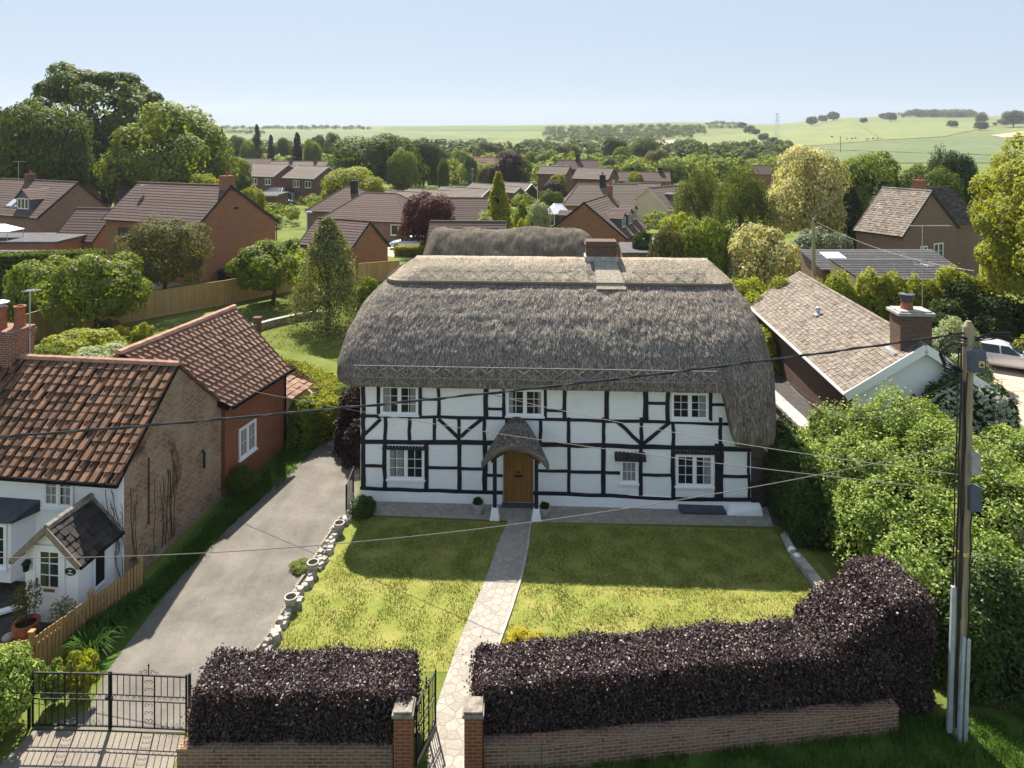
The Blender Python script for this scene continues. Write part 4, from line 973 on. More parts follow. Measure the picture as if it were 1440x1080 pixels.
m=MB(); m.lathe(P(1.05,2.85,6.06),[(.2,-.02),(.24,.0),(.24,.2),(.31,.22),(.31,.3),(.1,.34)],12); m.build('cowl',MAT['lead'],cc)
m=MB(); bxx(1.05,2.25,1.0,.3,3.7,4.02); m.build('flashing',MAT['lamp_lens'],cc)
m=MB(); vz=b.z(1.75); p=P(8.2,1.75,vz); m.lathe(p,[(.09,-.1),(.09,.28),(.12,.29),(.12,.42),(.05,.47)],10); m.box((p.x,p.y,p.z-.05),.4,.4,.12); m.build('flue',MAT['steel'],b.roof)
m=MB()
for i in range(20):
    a,bb=i/20,(i+1)/20; f=lambda t:Vector((11.0-.15*t,lerp(24.7,31.5,t),0)); p,q=f(a),f(bb)
    h0,h1=2.05+.02*math.sin(i*2),2.05+.02*math.sin(i*2+2); s=Vector((.2,0,0))
    m.hexa([p-s,p+s,q+s,q-s,p-s+Zu*h0,p+s+Zu*h0,q+s+Zu*h1,q-s+Zu*h1])
fw=thing('flint_wall',Vector((11,28,0)),'flint wall with flat coping between the cottage and the bungalow','wall'); m.build('flint_face',MAT['flint'],fw)
m=MB()
for i in range(8): p,q=f(i/8+.002),f((i+1)/8-.002); m.bar(p+Zu*2.13,q+Zu*2.13,.56,.11)
m.build('coping',MAT['conc'],fw)

# ---- houses behind
h=house('brick_house','large orange brick house with brown roof rising behind the pale fence',(-27.0,61.16,157.3,11.79,3.86,6.11,5.24,8.38,4.49,-1),'brick_orange','tile_brown')
hwin(h,'front',9.2,3.3,1.5,1.25,nx=2,fmat='black_timber'); hwin(h,'near',6.6,1.5,.9,.7,nx=1); hstack(h,.55,3.86,.9,1.0,9.3,'brick_orange',1)
m=MB(); m.bar(h.W(.06,4.2,6.3),h.W(.06,4.7,6.3),.02,.2); m.build('alarm_box',MAT['black_iron'],h.t)
m=MB(); dp=h.W(9.9,2.9,h.z(2.9)); m.tube([dp,dp+Vector((0,0,.6))],.02,5); m.lathe(dp+Vector((0,-.1,.55)),[(.0,-.05),(.2,.0),(.28,.1),(.27,.11),(.18,.03),(.0,-.02)],12); m.build('satellite_dish',MAT['steel'],h.roof)
m=MB(); m.tube([h.W(.04,9.8,4.3),h.W(.04,9.8,.2)],.05,6); m.build('downpipe',MAT['black_iron'],h.t)
h=house('brick_house','brown roofed house with wide dormer and skylights at the far left edge',(-50.03,74.92,153.0,16,4.32,3.56,4.23,7.76,4.64,-1),'brick_buff','tile_brown')
dormer(h,3.9,.75,2.6,1.3,wall='greybox',nx=3); skylight(h,7.2,.9,1.2,1.2); skylight(h,5.6,.9,.9,.8); hstack(h,9.0,4.3,.9,.9,8.5,'brick_brown',1)
h=house('garage','low brown tiled garage linking the dormer house and the orange brick house',(-41.3,70.0,170.0,4.6,3.3,3.2,2.5,5.4,2.5,-1),'brick_orange','tile_brown','garage')
h=house('brick_house','small brown gabled house half hidden behind the dormer house ridge',(-59.21,94.97,165.9,6,2.92,2.85,4.52,7.10,4.47,-1),'brick_buff','tile_brown')
h=house('brick_house','long brown roofed house with three gabled dormers below the tall trees',(-51.47,92.49,32,15,4.27,2.9,4.49,8.75,5.9,1),'brick_buff','tile_brown')
for a in (4.0,8.0,12): dormer(h,a,1.1,1.5,1.0,wall='black_timber',nx=2)
hstack(h,9,4.6,.9,.8,9.6,'brick_brown',1)
h=house('brick_house','long brown roof at the far left horizon end with a brick chimney',(-70.0,117,184,24,4.4,4.4,4.52,8.4,4.5,-1),'brick_buff','tile_brown')
hstack(h,9.6,5.0,.9,.8,9.6,'brick_orange',2); dormer(h,6.5,1.2,1.6,1.0,wall='black_timber')
h=house('brick_house','paired two storey house with white verge and left of its twin',(-47.79,142.27,155,9,4.33,3.74,4.71,6.96,5.34,-1),'brick_brown','tile_grey',verge='upvc',group=None)
for a in (1.6,5.2): hwin(h,'front',a,3.0,1.5,1.2,nx=2)
h=house('brick_house','two storey house with white verge standing right of its twin',(-37.35,133.84,152.3,8,4.08,3.68,4.81,6.92,5.21,-1),'brick_brown','tile_grey',verge='upvc')
for a in (1.6,4.6): hwin(h,'front',a,3.0,1.5,1.3,nx=2)
hwin(h,'near',5.2,3.0,1.4,1.2,nx=2); hwin(h,'near',6.6,3.0,.9,1.2,nx=1)
m=MB(); m.hexa([h.W(-1.2,3.0,2.35),h.W(.1,3.0,2.35),h.W(.1,7.2,2.35),h.W(-1.2,7.2,2.35),h.W(-1.2,3.0,2.5),h.W(.1,3.0,2.5),h.W(.1,7.2,2.5),h.W(-1.2,7.2,2.5)]); m.build('porch_canopy',MAT['upvc'],h.t)
h=house('brick_house','grey roofed house directly behind the two white verged twins',(-40.5,152,176,13,4,4,5.0,7.2,5.0,-1),'brick_brown','tile_grey')
hstack(h,3,4,.7,.6,8,'brick_brown',1); hstack(h,8.5,4,.7,.6,8,'brick_brown',1)
h=house('garage','small orange gabled garage with brown roof behind the conifer',(-14.29,63.14,152.9,6.31,2.67,3.05,2.88,5.03,2.34,-1),'brick_orange','tile_brown','garage')
q=(-12.5,84.5,164,11.8,4.6,4.6,2.6,5.6,2.6,-1)
h=house('hipped_bungalow','wide brown hip roofed bungalow behind the small garage',q,'brick_buff','tile_brown','bungalow',hipnear=3.4,hipfar=3.8)
hwin(h,'front',10.1,.9,1.6,1.4,nx=3); hwin(h,'front',1.2,1.0,2.0,1.3,nx=2)
h=house('hipped_bungalow','brown hip roof peeping out left behind the wide bungalow',(-20,96,164,9,4.5,4.5,2.5,5.6,2.5,-1),'brick_buff','tile_brown','bungalow',hipnear=3.4,hipfar=3.8)
hstack(h,3.4,3.6,.8,.7,6.6,'black_timber',1)
h=house('bungalow','brick bungalow with brown dormers and orange gable just behind the thatched roofs',(4.25,78.63,67.7,10.65,3.84,4.76,2.61,5.68,2.0,-1),'brick_orange','tile_brown','bungalow')
dormer(h,2.6,1.0,1.7,1.2,back=True,wall='greybox',pitch=.55); dormer(h,5.8,1.0,2.0,1.3,back=True,wall='greybox',pitch=.55); dormer(h,8.9,1.2,2.0,1.3,back=True,wall='greybox',pitch=.5); dormer(h,1.2,.9,1.6,.9,wall='greybox',pitch=.5)
hstack(h,10.1,4.1,.7,.6,6.9,'brick_orange',1)
h=house('house','cream rendered gable house with dark dormer beside the birches',(21.58,98.18,39.5,9.5,3.56,2.43,2.59,5.53,3.74,1),'render_cream','tile_grey',verge='render_cream')
dormer(h,3.2,.9,1.9,1.3,wall='greybox',pitch=.2,nx=2)
h=house('hipped_bungalow','broad grey brown roof with dark chimney behind the white conservatory',(18.54,103.10,173.9,11.3,3.85,3.85,2.68,5.65,2.7,-1),'brick_orange','tile_grey','bungalow',hipfar=2.4)
hstack(h,5.3,3.4,.9,.7,7.0,'black_timber',1)
h=house('brick_house','orange gable end house between the broad roof and the cream house',(22.6,110,160,6,3.2,3.2,2.7,5.3,2.7,-1),'brick_orange','tile_grey')
h=house('brick_house','brick house with dark gable and small window in the village centre',(17.28,127.71,150,7.2,2.69,2.61,5.0,6.89,4.98,-1),'brick_brown','tile_grey')
hwin(h,'near',2.6,3.6,1.2,1.2,nx=2); hwin(h,'front',3,3.2,1.2,.9,nx=2)
h=house('brick_house','gabled brick house left of the village centre beside the small purple tree',(10.72,141.26,150,6.6,1.95,2.06,5.17,6.67,4.81,-1),'brick_brown','tile_grey')
h=house('brick_house','long reddish roof with central valley behind the village centre gables',(20.31,166.47,172.6,9.84,2.71,2.71,4.97,7.01,5.0,-1),'brick_brown','tile_brown')
hstack(h,5,2.6,1.0,.7,8.4,'black_timber',1)
h=house('brick_house','distant low house with two chimneys left of the birch trees',(33.5,150,172,11,3,3,3.2,5.0,3.2,-1),'brick_orange','tile_brown'); hstack(h,2,3,.9,.7,6.0,'black_timber',1); hstack(h,8,3,.9,.7,6.0,'black_timber',1)
h=house('brick_house','far red tiled roof between the copper beech and the green trees',(-3.0,190,172,9.5,4,4,4,7.0,4,-1),'brick_brown','tile_clay')
h=house('brick_house','far roof glimpsed above the pale trees left of the twins',(-66,190,172,10,4,4,4,6.5,4,-1),'brick_brown','tile_brown')
h=house('brick_house','tiny red roof between the round dark tree and the cream tree',(62,170,165,5,2.5,2.5,3.6,5.6,3.6,-1),'brick_orange','tile_brown')
LB=[('leftmost low bungalow with white verge behind the dark red tree',(-15.76,104.32,148.6,8,3.49,3.49,2.49,4.34,2.5,-1)),
('low bungalow with white edged gable just right of the dark red tree',(-9.67,117.39,144.7,11.8,2.03,3.28,2.5,3.54,1.56,-1)),
('low bungalow roof half hidden by the lime green upright tree',(-5.5,114.17,142.8,10.64,2.96,2.96,2.49,4.09,2.5,-1)),
('low bungalow with white edged gable right of the lime upright tree',(.4,129.91,130.7,14.4,1.56,2.08,2.5,3.45,1.76,-1)),
('rearmost low bungalow with dark boarded gable in the row',(2.53,134.22,146.7,7.13,2.39,2.31,2.48,3.71,2.09,-1))]
for i,(l,q) in enumerate(LB): house('bungalow',l,q,'brick_brown' if i<4 else 'black_timber','tile_grey','bungalow',group='row of linked bungalows',verge='upvc')
h=house('garage','brown ribbed garage roof between the dark red tree and the white dome bush',(-3.3,88,176,6.5,3.6,3,2.2,4.9,2.4,-1),'brick_buff','tile_brown','garage')
h=house('outbuilding','brown tiled ridge showing just above the rear thatched wing',(-.6,58.5,177,6.6,2.6,2.6,3.4,5.55,3.4,-1),'brick_orange','tile_brown','outbuilding')
# right-hand brick house with lean-to roofs
h=house('brick_house','brown brick house with mossy hipped roof right of the dark conifers',(31.26,56.91,118,4.4,3.9,3.92,4.87,8.36,5.13,-1),'brick_buff','tile_lichen',course=.25,tile=.24,jit=.5)
hwin(h,'near',2.9,2.5,.95,1.4,nx=2,ny=2); hwin(h,'near',4.9,2.7,1.3,1.3,nx=2,ny=2)
hstack(h,1.5,4.6,.8,.8,9.2,'brick_orange',1)
m=MB(); slope(m,h.W(1.0,8.2,5.0),h.W(1.0,13,5.0),h.W(4.0,13,8.3),h.W(4.0,3.9,8.3),.25,.03,.24,jit=.5); m.build('side_roof',MAT['tile_black'],h.t)
m=MB(); m.hexa([h.W(1.3,7.4,0),h.W(1.3,13,0),h.W(7,13,0),h.W(7,7.4,0),h.W(1.3,7.4,4.9),h.W(1.3,13,4.9),h.W(7,13,4.9),h.W(7,7.4,4.9)]); m.build('side_wall',MAT['brick_buff'],h.t)
h=house('lean_to_extension','slate roofed single storey extension with skylight beside the brown brick house',(24.2,52.5,172,-9.0,2.6,2.6,2.55,3.75,2.5,1),'brick_buff','tile_slate','extension') if False else None
def monoroof(name,label,cat,pts,zr,zf,roofm,wallm,parts=None):
    a,b_,c,d=[Vector(p) for p in pts]; t=thing(name,(a+b_+c+d)/4,label,cat)
    m=MB(); m.hexa([a,b_,c,d,a+Zu*(zf-.1),b_+Zu*(zf-.1),c+Zu*(zr-.1),d+Zu*(zr-.1)]); m.build('wall',MAT[wallm],t)
    e=(a-d).normalized()*.25; f=(b_-a).normalized()*.2
    m=MB(); slope(m,a+e-f+Zu*zf,b_+e+f+Zu*zf,c+f+Zu*zr,d-f+Zu*zr,.3,.03); m.bar(a+e*1.2-f+Zu*(zf-.06),b_+e*1.2+f+Zu*(zf-.06),.1,.12); r=m.build('roof',MAT[roofm],t); r['_o']=tuple((a+b_+c+d)/4)
    return t,r
t,r=monoroof('extension','slate roofed extension with a large skylight beside the brown brick house','extension',[(21.8,50,0),(31.2,50,0),(31.2,53.2,0),(21.6,53.2,0)],4.45,3.6,'tile_slate','brick_buff')
m=MB(); sl=lambda x,y:Vector((x,y,3.6+(y-49.75)*.85/3.45+.09)); m.hexa([sl(22.9,50.3)-Zu*.1,sl(24.3,50.3)-Zu*.1,sl(24.1,52.5)-Zu*.1,sl(22.7,52.5)-Zu*.1,sl(22.9,50.3),sl(24.3,50.3),sl(24.1,52.5),sl(22.7,52.5)]); s=m.build('skylight',MAT['upvc'],r); s['_o']=r['_o']
m=MB(); m.quad(sl(23.0,50.4)+Zu*.01,sl(24.2,50.4)+Zu*.01,sl(24.0,52.4)+Zu*.01,sl(22.8,52.4)+Zu*.01); m.build('pane',MAT['lamp_lens'],s)
t,r=monoroof('outbuilding','slate roofed outbuilding with cream eaves behind the bright hedge','outbuilding',[(23.2,47.4,0),(28.6,47.4,0),(28.6,49.6,0),(22.2,49.6,0)],4.4,3.4,'tile_slate','render_cream')
# flat roofs
def flatroof(name,label,cat,pts,h_,wallm='brick_brown',lip=.25):
    c=sum((Vector(p) for p in pts),Vector())/4; t=thing(name,c,label,cat); P=[Vector(p) for p in pts]; m=MB(); m.hexa(P+[p+Zu*h_ for p in P]); m.build('wall',MAT[wallm],t)
    Q=[p+(p-c).normalized()*lip+Zu*h_ for p in P]; m=MB(); m.hexa([q+Zu*.002 for q in Q]+[q+Zu*.22 for q in Q]); r=m.build('flat_roof',MAT['felt'],t); r['_o']=t['_o']; return t,r
t,r=flatroof('extension','flat roofed brick extension with glass roof lantern behind the ridge','extension',[(9.4,60,0),(13.9,60,0),(14.6,65.5,0),(10,65.5,0)],2.9,'brick_orange')
c=Vector((12.2,62.6,3.13)); m=MB(); m.box((c.x,c.y,c.z-.01),2.6,1.9,.22); ln=m.build('roof_lantern',MAT['black_iron'],r); ln['_o']=r['_o']
m=MB(); m.hexa([c+Vector(p) for p in [(-1.2,-.85,.22),(1.2,-.85,.22),(1.2,.85,.22),(-1.2,.85,.22),(-.5,-.05,.85),(.5,-.05,.85),(.5,.05,.85),(-.5,.05,.85)]]); m.build('lantern_glass',MAT['white_glass_roof'],ln)
m=MB()
for sx,sy,ex_,ey in [(-1.2,-.85,-.5,0),(1.2,-.85,.5,0),(1.2,.85,.5,0),(-1.2,.85,-.5,0),(-.4,-.85,-.25,0),(.4,-.85,.25,0)]: m.bar(c+Vector((sx,sy,.24)),c+Vector((ex_,ey,.87)),.06)
m.bar(c+Vector((-.5,0,.87)),c+Vector((.5,0,.87)),.07); m.build('lantern_bars',MAT['upvc'],ln)
t,r=flatroof('extension','long flat roofed brick annexe at the left edge above the clipped hedge','extension',[(-56,66,0),(-42.5,66,0),(-42.5,72,0),(-56,72,0)],2.9,'brick_orange')
window(t,Vector((-43.6,65.99,1.2)),(1,0,0),(0,-1,0),1.3,1.1,2,1,.07,1,fmat='upvc',glass='glass')
t,r=flatroof('shed','low felt roofed shed behind the left end of the clipped hedge','shed',[(-50,61,0),(-40,61,0),(-40,64.5,0),(-50,64.5,0)],2.35,'greyfence')
t,r=flatroof('garage','flat roofed brick garage with white door below the twin houses','garage',[(-46.5,118,0),(-39,118,0),(-39,124,0),(-46.5,124,0)],2.9,'brick_brown')
m=MB(); m.bar(Vector((-46.8,117.7,3.02)),Vector((-38.7,117.7,3.02)),.08,.28); m.build('fascia',MAT['upvc'],t)
m=MB(); m.box((-45.2,117.96,0),1.2,.06,2.2); m.build('door',MAT['upvc'],t); window(t,Vector((-43.0,117.99,1.0)),(1,0,0),(0,-1,0),1.8,1.2,2,1,.1,1,fmat='upvc',glass='glass')
t,r=flatroof('carport','white edged flat carport roof left of the linked bungalows','carport',[(-20,107,0),(-14,107,0),(-14,112,0),(-20,112,0)],2.5,'brick_brown'); m=MB(); m.bar(Vector((-20.3,106.7,2.6)),Vector((-13.7,106.7,2.6)),.08,.28); m.build('fascia',MAT['upvc'],t)
# conservatories and canopies
def conserv(name,label,cat,c,w,d,hw,hr,ridge,glassm='white_glass_roof'):
    c=Vector(c); t=thing(name,c,label,cat); m=MB(); m.box(c,w,d,.6); m.build('dwarf_wall',MAT['brick_orange'],t)
    m=MB(); n=max(3,int(w/.9))
    for k in range(n+1):
        x=-w/2+w*k/n; m.bar(c+Vector((x,-d/2,.6)),c+Vector((x,-d/2,hw)),.09); m.bar(c+Vector((x,d/2,.6)),c+Vector((x,d/2,hw)),.09)
    for k in range(1,3):
        y=-d/2+d*k/3
        for sx in (-1,1): m.bar(c+Vector((sx*w/2,y,.6)),c+Vector((sx*w/2,y,hw)),.09)
    for z in (.66,hw): 
        for a,b_ in [((-1,-1),(1,-1)),((1,-1),(1,1)),((1,1),(-1,1)),((-1,1),(-1,-1))]: m.bar(c+Vector((a[0]*w/2,a[1]*d/2,z)),c+Vector((b_[0]*w/2,b_[1]*d/2,z)),.12)
    m.build('frame',MAT['upvc'],t)
    m=MB(); e=.03; m.box(c+Zu*.62,w-.1,d-.1,hw-.64); m.build('glazing',MAT['glass'],t)
    m=MB(); b4=[c+Vector((sx*(w/2+.15),sy*(d/2+.15),hw+.05)) for sx,sy in ((-1,-1),(1,-1),(1,1),(-1,1))]; top=[c+Vector((sx*ridge,sy*.04,hr)) for sx,sy in ((-1,-1),(1,-1),(1,1),(-1,1))]; m.hexa(b4+top); rf=m.build('roof',MAT[glassm],t); rf['_o']=tuple(c)
    m=MB()
    for k in range(9):
        s=k/8; p=b4[0].lerp(b4[1],s); q=top[0].lerp(top[1],s); m.bar(p+Zu*.02,q+Zu*.02,.05); 
    m.bar(top[0],top[1],.09); m.build('glazing_bars',MAT['lead'] if glassm!='white_glass_roof' else MAT['upvc'],rf); return t
conserv('conservatory','pale glass roofed conservatory between the clipped hedge and the olive tree','conservatory',(-33.4,56.3,0),3.0,3.0,2.3,3.5,.3)
conserv('conservatory','white conservatory with bright hipped roof left of the broad grey roof','conservatory',(6.3,98.5,0),3.2,3.0,2.2,3.5,.5)
conserv('conservatory','low glazed conservatory in front of the left twin house','conservatory',(-44.6,137,0),5.6,3.5,2.0,2.9,1.6,'glass')
t=thing('garden_canopy',at(6,330,68),'white and blue garden canopy at the left edge','canopy'); c=at(4,320,68); m=MB(); m.hexa([c+Vector(p) for p in [(-1.9,-1.2,-.25),(1.3,-1.2,-.25),(1.3,1.2,-.25),(-1.9,1.2,-.25),(-.5,-.1,.35),(.1,-.1,.35),(.1,.1,.35),(-.5,.1,.35)]]); m.build('canvas',MAT['blueshade'],t)
m=MB(); 
for sx,sy in ((-1.8,-1.1),(1.2,-1.1),(1.2,1.1),(-1.8,1.1)): m.tube([c+Vector((sx,sy,-.2)),Vector((c.x+sx,c.y+sy,2.9))],.03,5)
m.build('pole',MAT['steel'],t)
# rear thatched wing
t=thing('thatched_outbuilding',Vector((.0,41.5,0)),'long old brown thatched building behind the main thatch','outbuilding')
m=MB(); m.hexa([Vector(p) for p in [(-4.7,39.2,0),(5.0,39.2,0),(5.0,44,0),(-4.7,44,0),(-4.7,39.2,4.6),(5.0,39.2,4.6),(5.0,44,4.6),(-4.7,44,4.6)]]); m.build('wall',MAT['whitewash'],t)
mb=MB(); uv=[]; NX,NP=150,44
for i in range(NX+1):
    s=i/NX; x=lerp(-5.3,5.6,s)
    el=min(1,(x+5.3)/1.0); er=min(1,(5.6-x)/1.7); k=max(0,min(1,(1-(1-el)**2)))*max(0,(1-(1-er)**2))
    for j in range(NP+1):
        a=j/NP; y=lerp(38.6,44.6,a); pr=math.sin(math.pi*a)**.75; sag=.10*math.sin(x*.9)+.05*math.sin(x*2.3)
        z=4.3+(3.25+sag*.6)*pr*(.35+.65*k); d=mn.noise(Vector((x*1.5,y*1.5,z)))*.10+mn.noise(Vector((x*5,y*2.5,z)))*.07
        mb.v.append((x,y,z+d)); uv.append((x,a*6.5))
for i in range(NX):
    for j in range(NP):
        a=i*(NP+1)+j; mb.f.append((a,a+NP+1,a+NP+2,a+1)); mb.m.append(0)
mb.build('thatched_roof',MAT['thatch_old'],t,smooth=True,uv=uv)
# ------------------------------------------------------------------ foliage
def unit(a): return a/(np.linalg.norm(a,axis=1)[:,None]+1e-9)
def leafquads(C,N,S,r,asp=.62,droop=0):
    n=len(C); t=unit(np.cross(N,unit(r.normal(size=(n,3))))); b=np.cross(N,t)
    if np.isscalar(S): S=np.full(n,S)
    S=(S*r.uniform(.65,1.35,n))[:,None]
    k=N*S*.22
    return np.stack([C-t*S,C+b*S*asp-k,C+t*S,C-b*S*asp-k],1)
def sph(r,n): return unit(r.normal(size=(n,3)))
def crown_broad(seed,W=8,H=8,n=7000,leaf=.2,K=42,cz=.56,hz=.46,lump=.26,fill=.12,low=-.75):
    r=np.random.default_rng(seed); Rr=np.array([W/2,W/2,H*hz]); 
    d=sph(r,K*3); d=d[d[:,2]>low][:K]; K=len(d)
    rad=r.uniform(.62,.86,K)[:,None]*(1-.18*r.random((K,1)))
    cc=d*Rr*rad; cr=lump*W*r.uniform(.55,1.15,K)*.8
    k=r.integers(0,K,n); dd=unit(sph(r,n)+d[k]*.75+np.array([0,0,.25]))
    P=cc[k]+dd*(cr[k]*r.uniform(.72,1.06,n))[:,None]*np.array([1,1,.85])
    N=unit(dd*1.0+sph(r,n)*.5+np.array([0,0,.25]))
    nf=int(n*fill); P2=sph(r,nf)*Rr*(r.random((nf,1))**.4)*.75; N2=sph(r,nf)
    P=np.concatenate([P,P2]); N=np.concatenate([N,N2]); P[:,2]+=H*cz
    S=np.full(len(P),leaf); S[n:]*=1.7
    keep=P[:,2]>.05
    return leafquads(P[keep],N[keep],S[keep],r),cc+np.array([0,0,H*cz])
def crown_cone(seed,W=4,H=8,n=7000,leaf=.12,tiers=16,base=.06,power=.8,rag=.25):
    r=np.random.default_rng(seed); K=tiers*9
    tz=r.random(K)**.85; rad=(1-tz)**power*W/2*(1+rag*r.normal(0,.4,K)); an=r.uniform(0,2*math.pi,K)
    cc=np.stack([np.cos(an)*rad*.78,np.sin(an)*rad*.78,H*(base+(1-base)*tz)],1); cr=np.maximum(.12*W*(1-tz)+.05*W,.05*W)
    k=r.integers(0,K,n); dd=sph(r,n); P=cc[k]+dd*cr[k][:,None]*np.array([1,1,.75])*r.uniform(.5,1.1,n)[:,None]
    out=unit(np.stack([np.cos(an),np.sin(an),np.full(K,.5)],1))[k]; N=unit(out+sph(r,n)*.8)
    keep=P[:,2]>.03
    return leafquads(P[keep],N[keep],leaf,r,.5),cc[::9]
def crown_weep(seed,W=7,H=11,n=9000,leaf=.16):
    r=np.random.default_rng(seed); K=170; d=sph(r,K); d[:,2]=np.abs(d[:,2])*1.0-.15
    top=d*np.array([W/2*.82,W/2*.82,H*.42])*r.uniform(.55,1,K)[:,None]; top[:,2]+=H*.55
    k=r.integers(0,K,n); s=r.random(n); ln=r.uniform(.16,.34,K)*H
    P=top[k]+np.stack([d[k,0]*s*.35*W*.3,d[k,1]*s*.35*W*.3,-s*ln[k]],1)+r.normal(0,.10*W*.28,(n,3))*np.array([1,1,.6])
    N=unit(sph(r,n)+unit(np.stack([d[k,0],d[k,1],np.full(n,.1)],1))*.8); keep=P[:,2]>.1
    return leafquads(P[keep],N[keep],leaf,r,.4),top[::12]
def trunkmb(H,W,limbs,rb=None,seed=1,fork=.32):
    rr=random.Random(seed); m=MB(); rb=rb or .028*H
    m.tube([(0,0,-.1),(rr.uniform(-.02,.02)*W,rr.uniform(-.02,.02)*W,H*fork*.6),(0,0,H*fork),(rr.uniform(-.05,.05)*W,0,H*.62)],[rb*1.25,rb,rb*.85,rb*.4],8)
    L_=[Vector(tuple(x)) for x in limbs]; rr.shuffle(L_)
    for p in L_[:9]:
        a=Vector((0,0,H*fork*rr.uniform(.8,1.25))); mid=a.lerp(p,.5)+Vector((0,0,-.03*H)); m.tube([a,mid,p],[rb*.5,rb*.32,rb*.1],5)
    return m
PROTO={}
def proto(key,name,gen,H,W,leafm,fork=.32,rb=None,parts=('crown','trunk'),seed=1):
    Q,limbs=gen
    t=bpy.data.objects.new(name,None); t['_o']=(0,0,0)
    c=rawmesh(parts[0],Q,MAT[leafm]); c.parent=t
    if parts[1]:
        o=trunkmb(H,W,limbs,rb,seed,fork).build(parts[1],MAT['bark']); o.parent=t
    PROTO[key]=(t,H,W,name)
def lumps(seed,n,W,H): r=np.random.default_rng(seed); return r
proto('A','tree',crown_broad(11,8,8,15000,.14,60),8,8,'leaf_mid',seed=1)
proto('B','tree',crown_broad(12,8,8,15000,.135,40,lump=.28),8,8,'leaf_mid',seed=2)
proto('C','tree',crown_broad(13,8,8,14000,.14,80,lump=.18,fill=.2),8,8,'leaf_mid',seed=3)
proto('airy','tree',crown_broad(14,16,17,30000,.19,100,cz=.60,hz=.40,lump=.115,fill=.02,low=-.9),17,16,'leaf_mid',fork=.3,seed=4)
proto('cone','conifer',crown_cone(15,3.6,9,9000,.12,tiers=30),9,3.6,'leaf_cedar',fork=.5,seed=5)
proto('cedar','conifer',crown_cone(16,6,11,8000,.14,tiers=14,rag=.6,power=.7),11,6,'leaf_cedar',fork=.6,seed=6)
proto('column','conifer',crown_cone(17,3,8,8000,.12,tiers=34,power=.38,rag=.15),8,3,'leaf_cedar',fork=.4,seed=7)
proto('birch','birch_tree',crown_weep(18,n=15000,leaf=.115),11,7,'leaf_birch',fork=.4,seed=8)
proto('dome','bush',crown_broad(19,4,3,6500,.085,50,cz=.42,hz=.5,lump=.2,low=-.5),3,4,'leaf_mid',parts=('foliage','stem'),fork=.2,seed=9)
proto('mound','bush',crown_broad(20,4,3,6000,.10,24,cz=.40,hz=.5,lump=.3,low=-.5),3,4,'leaf_mid',parts=('foliage','stem'),fork=.2,seed=10)
USED=set()
def setmat(ob,m):
    ob.material_slots[0].link='OBJECT'; ob.material_slots[0].material=MAT[m]
def plant(key,x0,x1,ytop,Y,leafm,label,cat=None,group=None,name=None,ybase=None,z=None):
    t,H_,W_,nm=PROTO[key]; X=((x0+x1)/2-720)*Y/F
    zb=terr(X,Y) if z is None else z; ht=CAM_Z-(ytop-190)*Y/F-zb; w=(x1-x0)*Y/F
    rz=random.uniform(0,6.28)
    o=t.copy(); COL.objects.link(o); o.name=name or nm
    o.location=(X,Y,zb); o.rotation_euler=(0,0,rz); o.scale=(w/W_,w/W_,ht/H_)
    for ch in t.children:
        c=ch.copy(); COL.objects.link(c); c.parent=o; c.name=ch.name.split('.')[0]
        if c.name.startswith(('crown','foliage')): setmat(c,leafm)
    tag(o,label,cat or nm.split('_')[-1],group); return o
T=plant
G1='trees beyond the village roofs'; G2='bushes in the gardens'
# big trees at the left
T('A',-45,62,150,100,'leaf_dark','dark tree cut by the left edge beside the big round dark tree','tree')
T('A',0,118,140,96,'leaf_mid','big round dark green tree above the far left roofs','tree')
T('airy',25,245,80,112,'leaf_mid','tallest open crowned tree with sky showing between its limbs','tree')
T('B',160,316,152,98,'leaf_light','broad lighter green tree right of the tall open tree','tree')
T('A',110,185,205,104,'leaf_dark','dark tree filling the gap beneath the tall open tree','tree')
T('A',300,352,217,120,'leaf_light','loose green tree beside the right edge of the broad lighter tree','tree')
T('C',262,330,240,90,'leaf_gold','yellowish tree behind the orange brick house chimney','tree')
T('mound',335,372,258,100,'leaf_gold','yellow green bush right of the orange brick house chimney','bush')
T('C',304,352,236,118,'leaf_mid','mid green tree behind the yellowish tree by the chimney','tree')
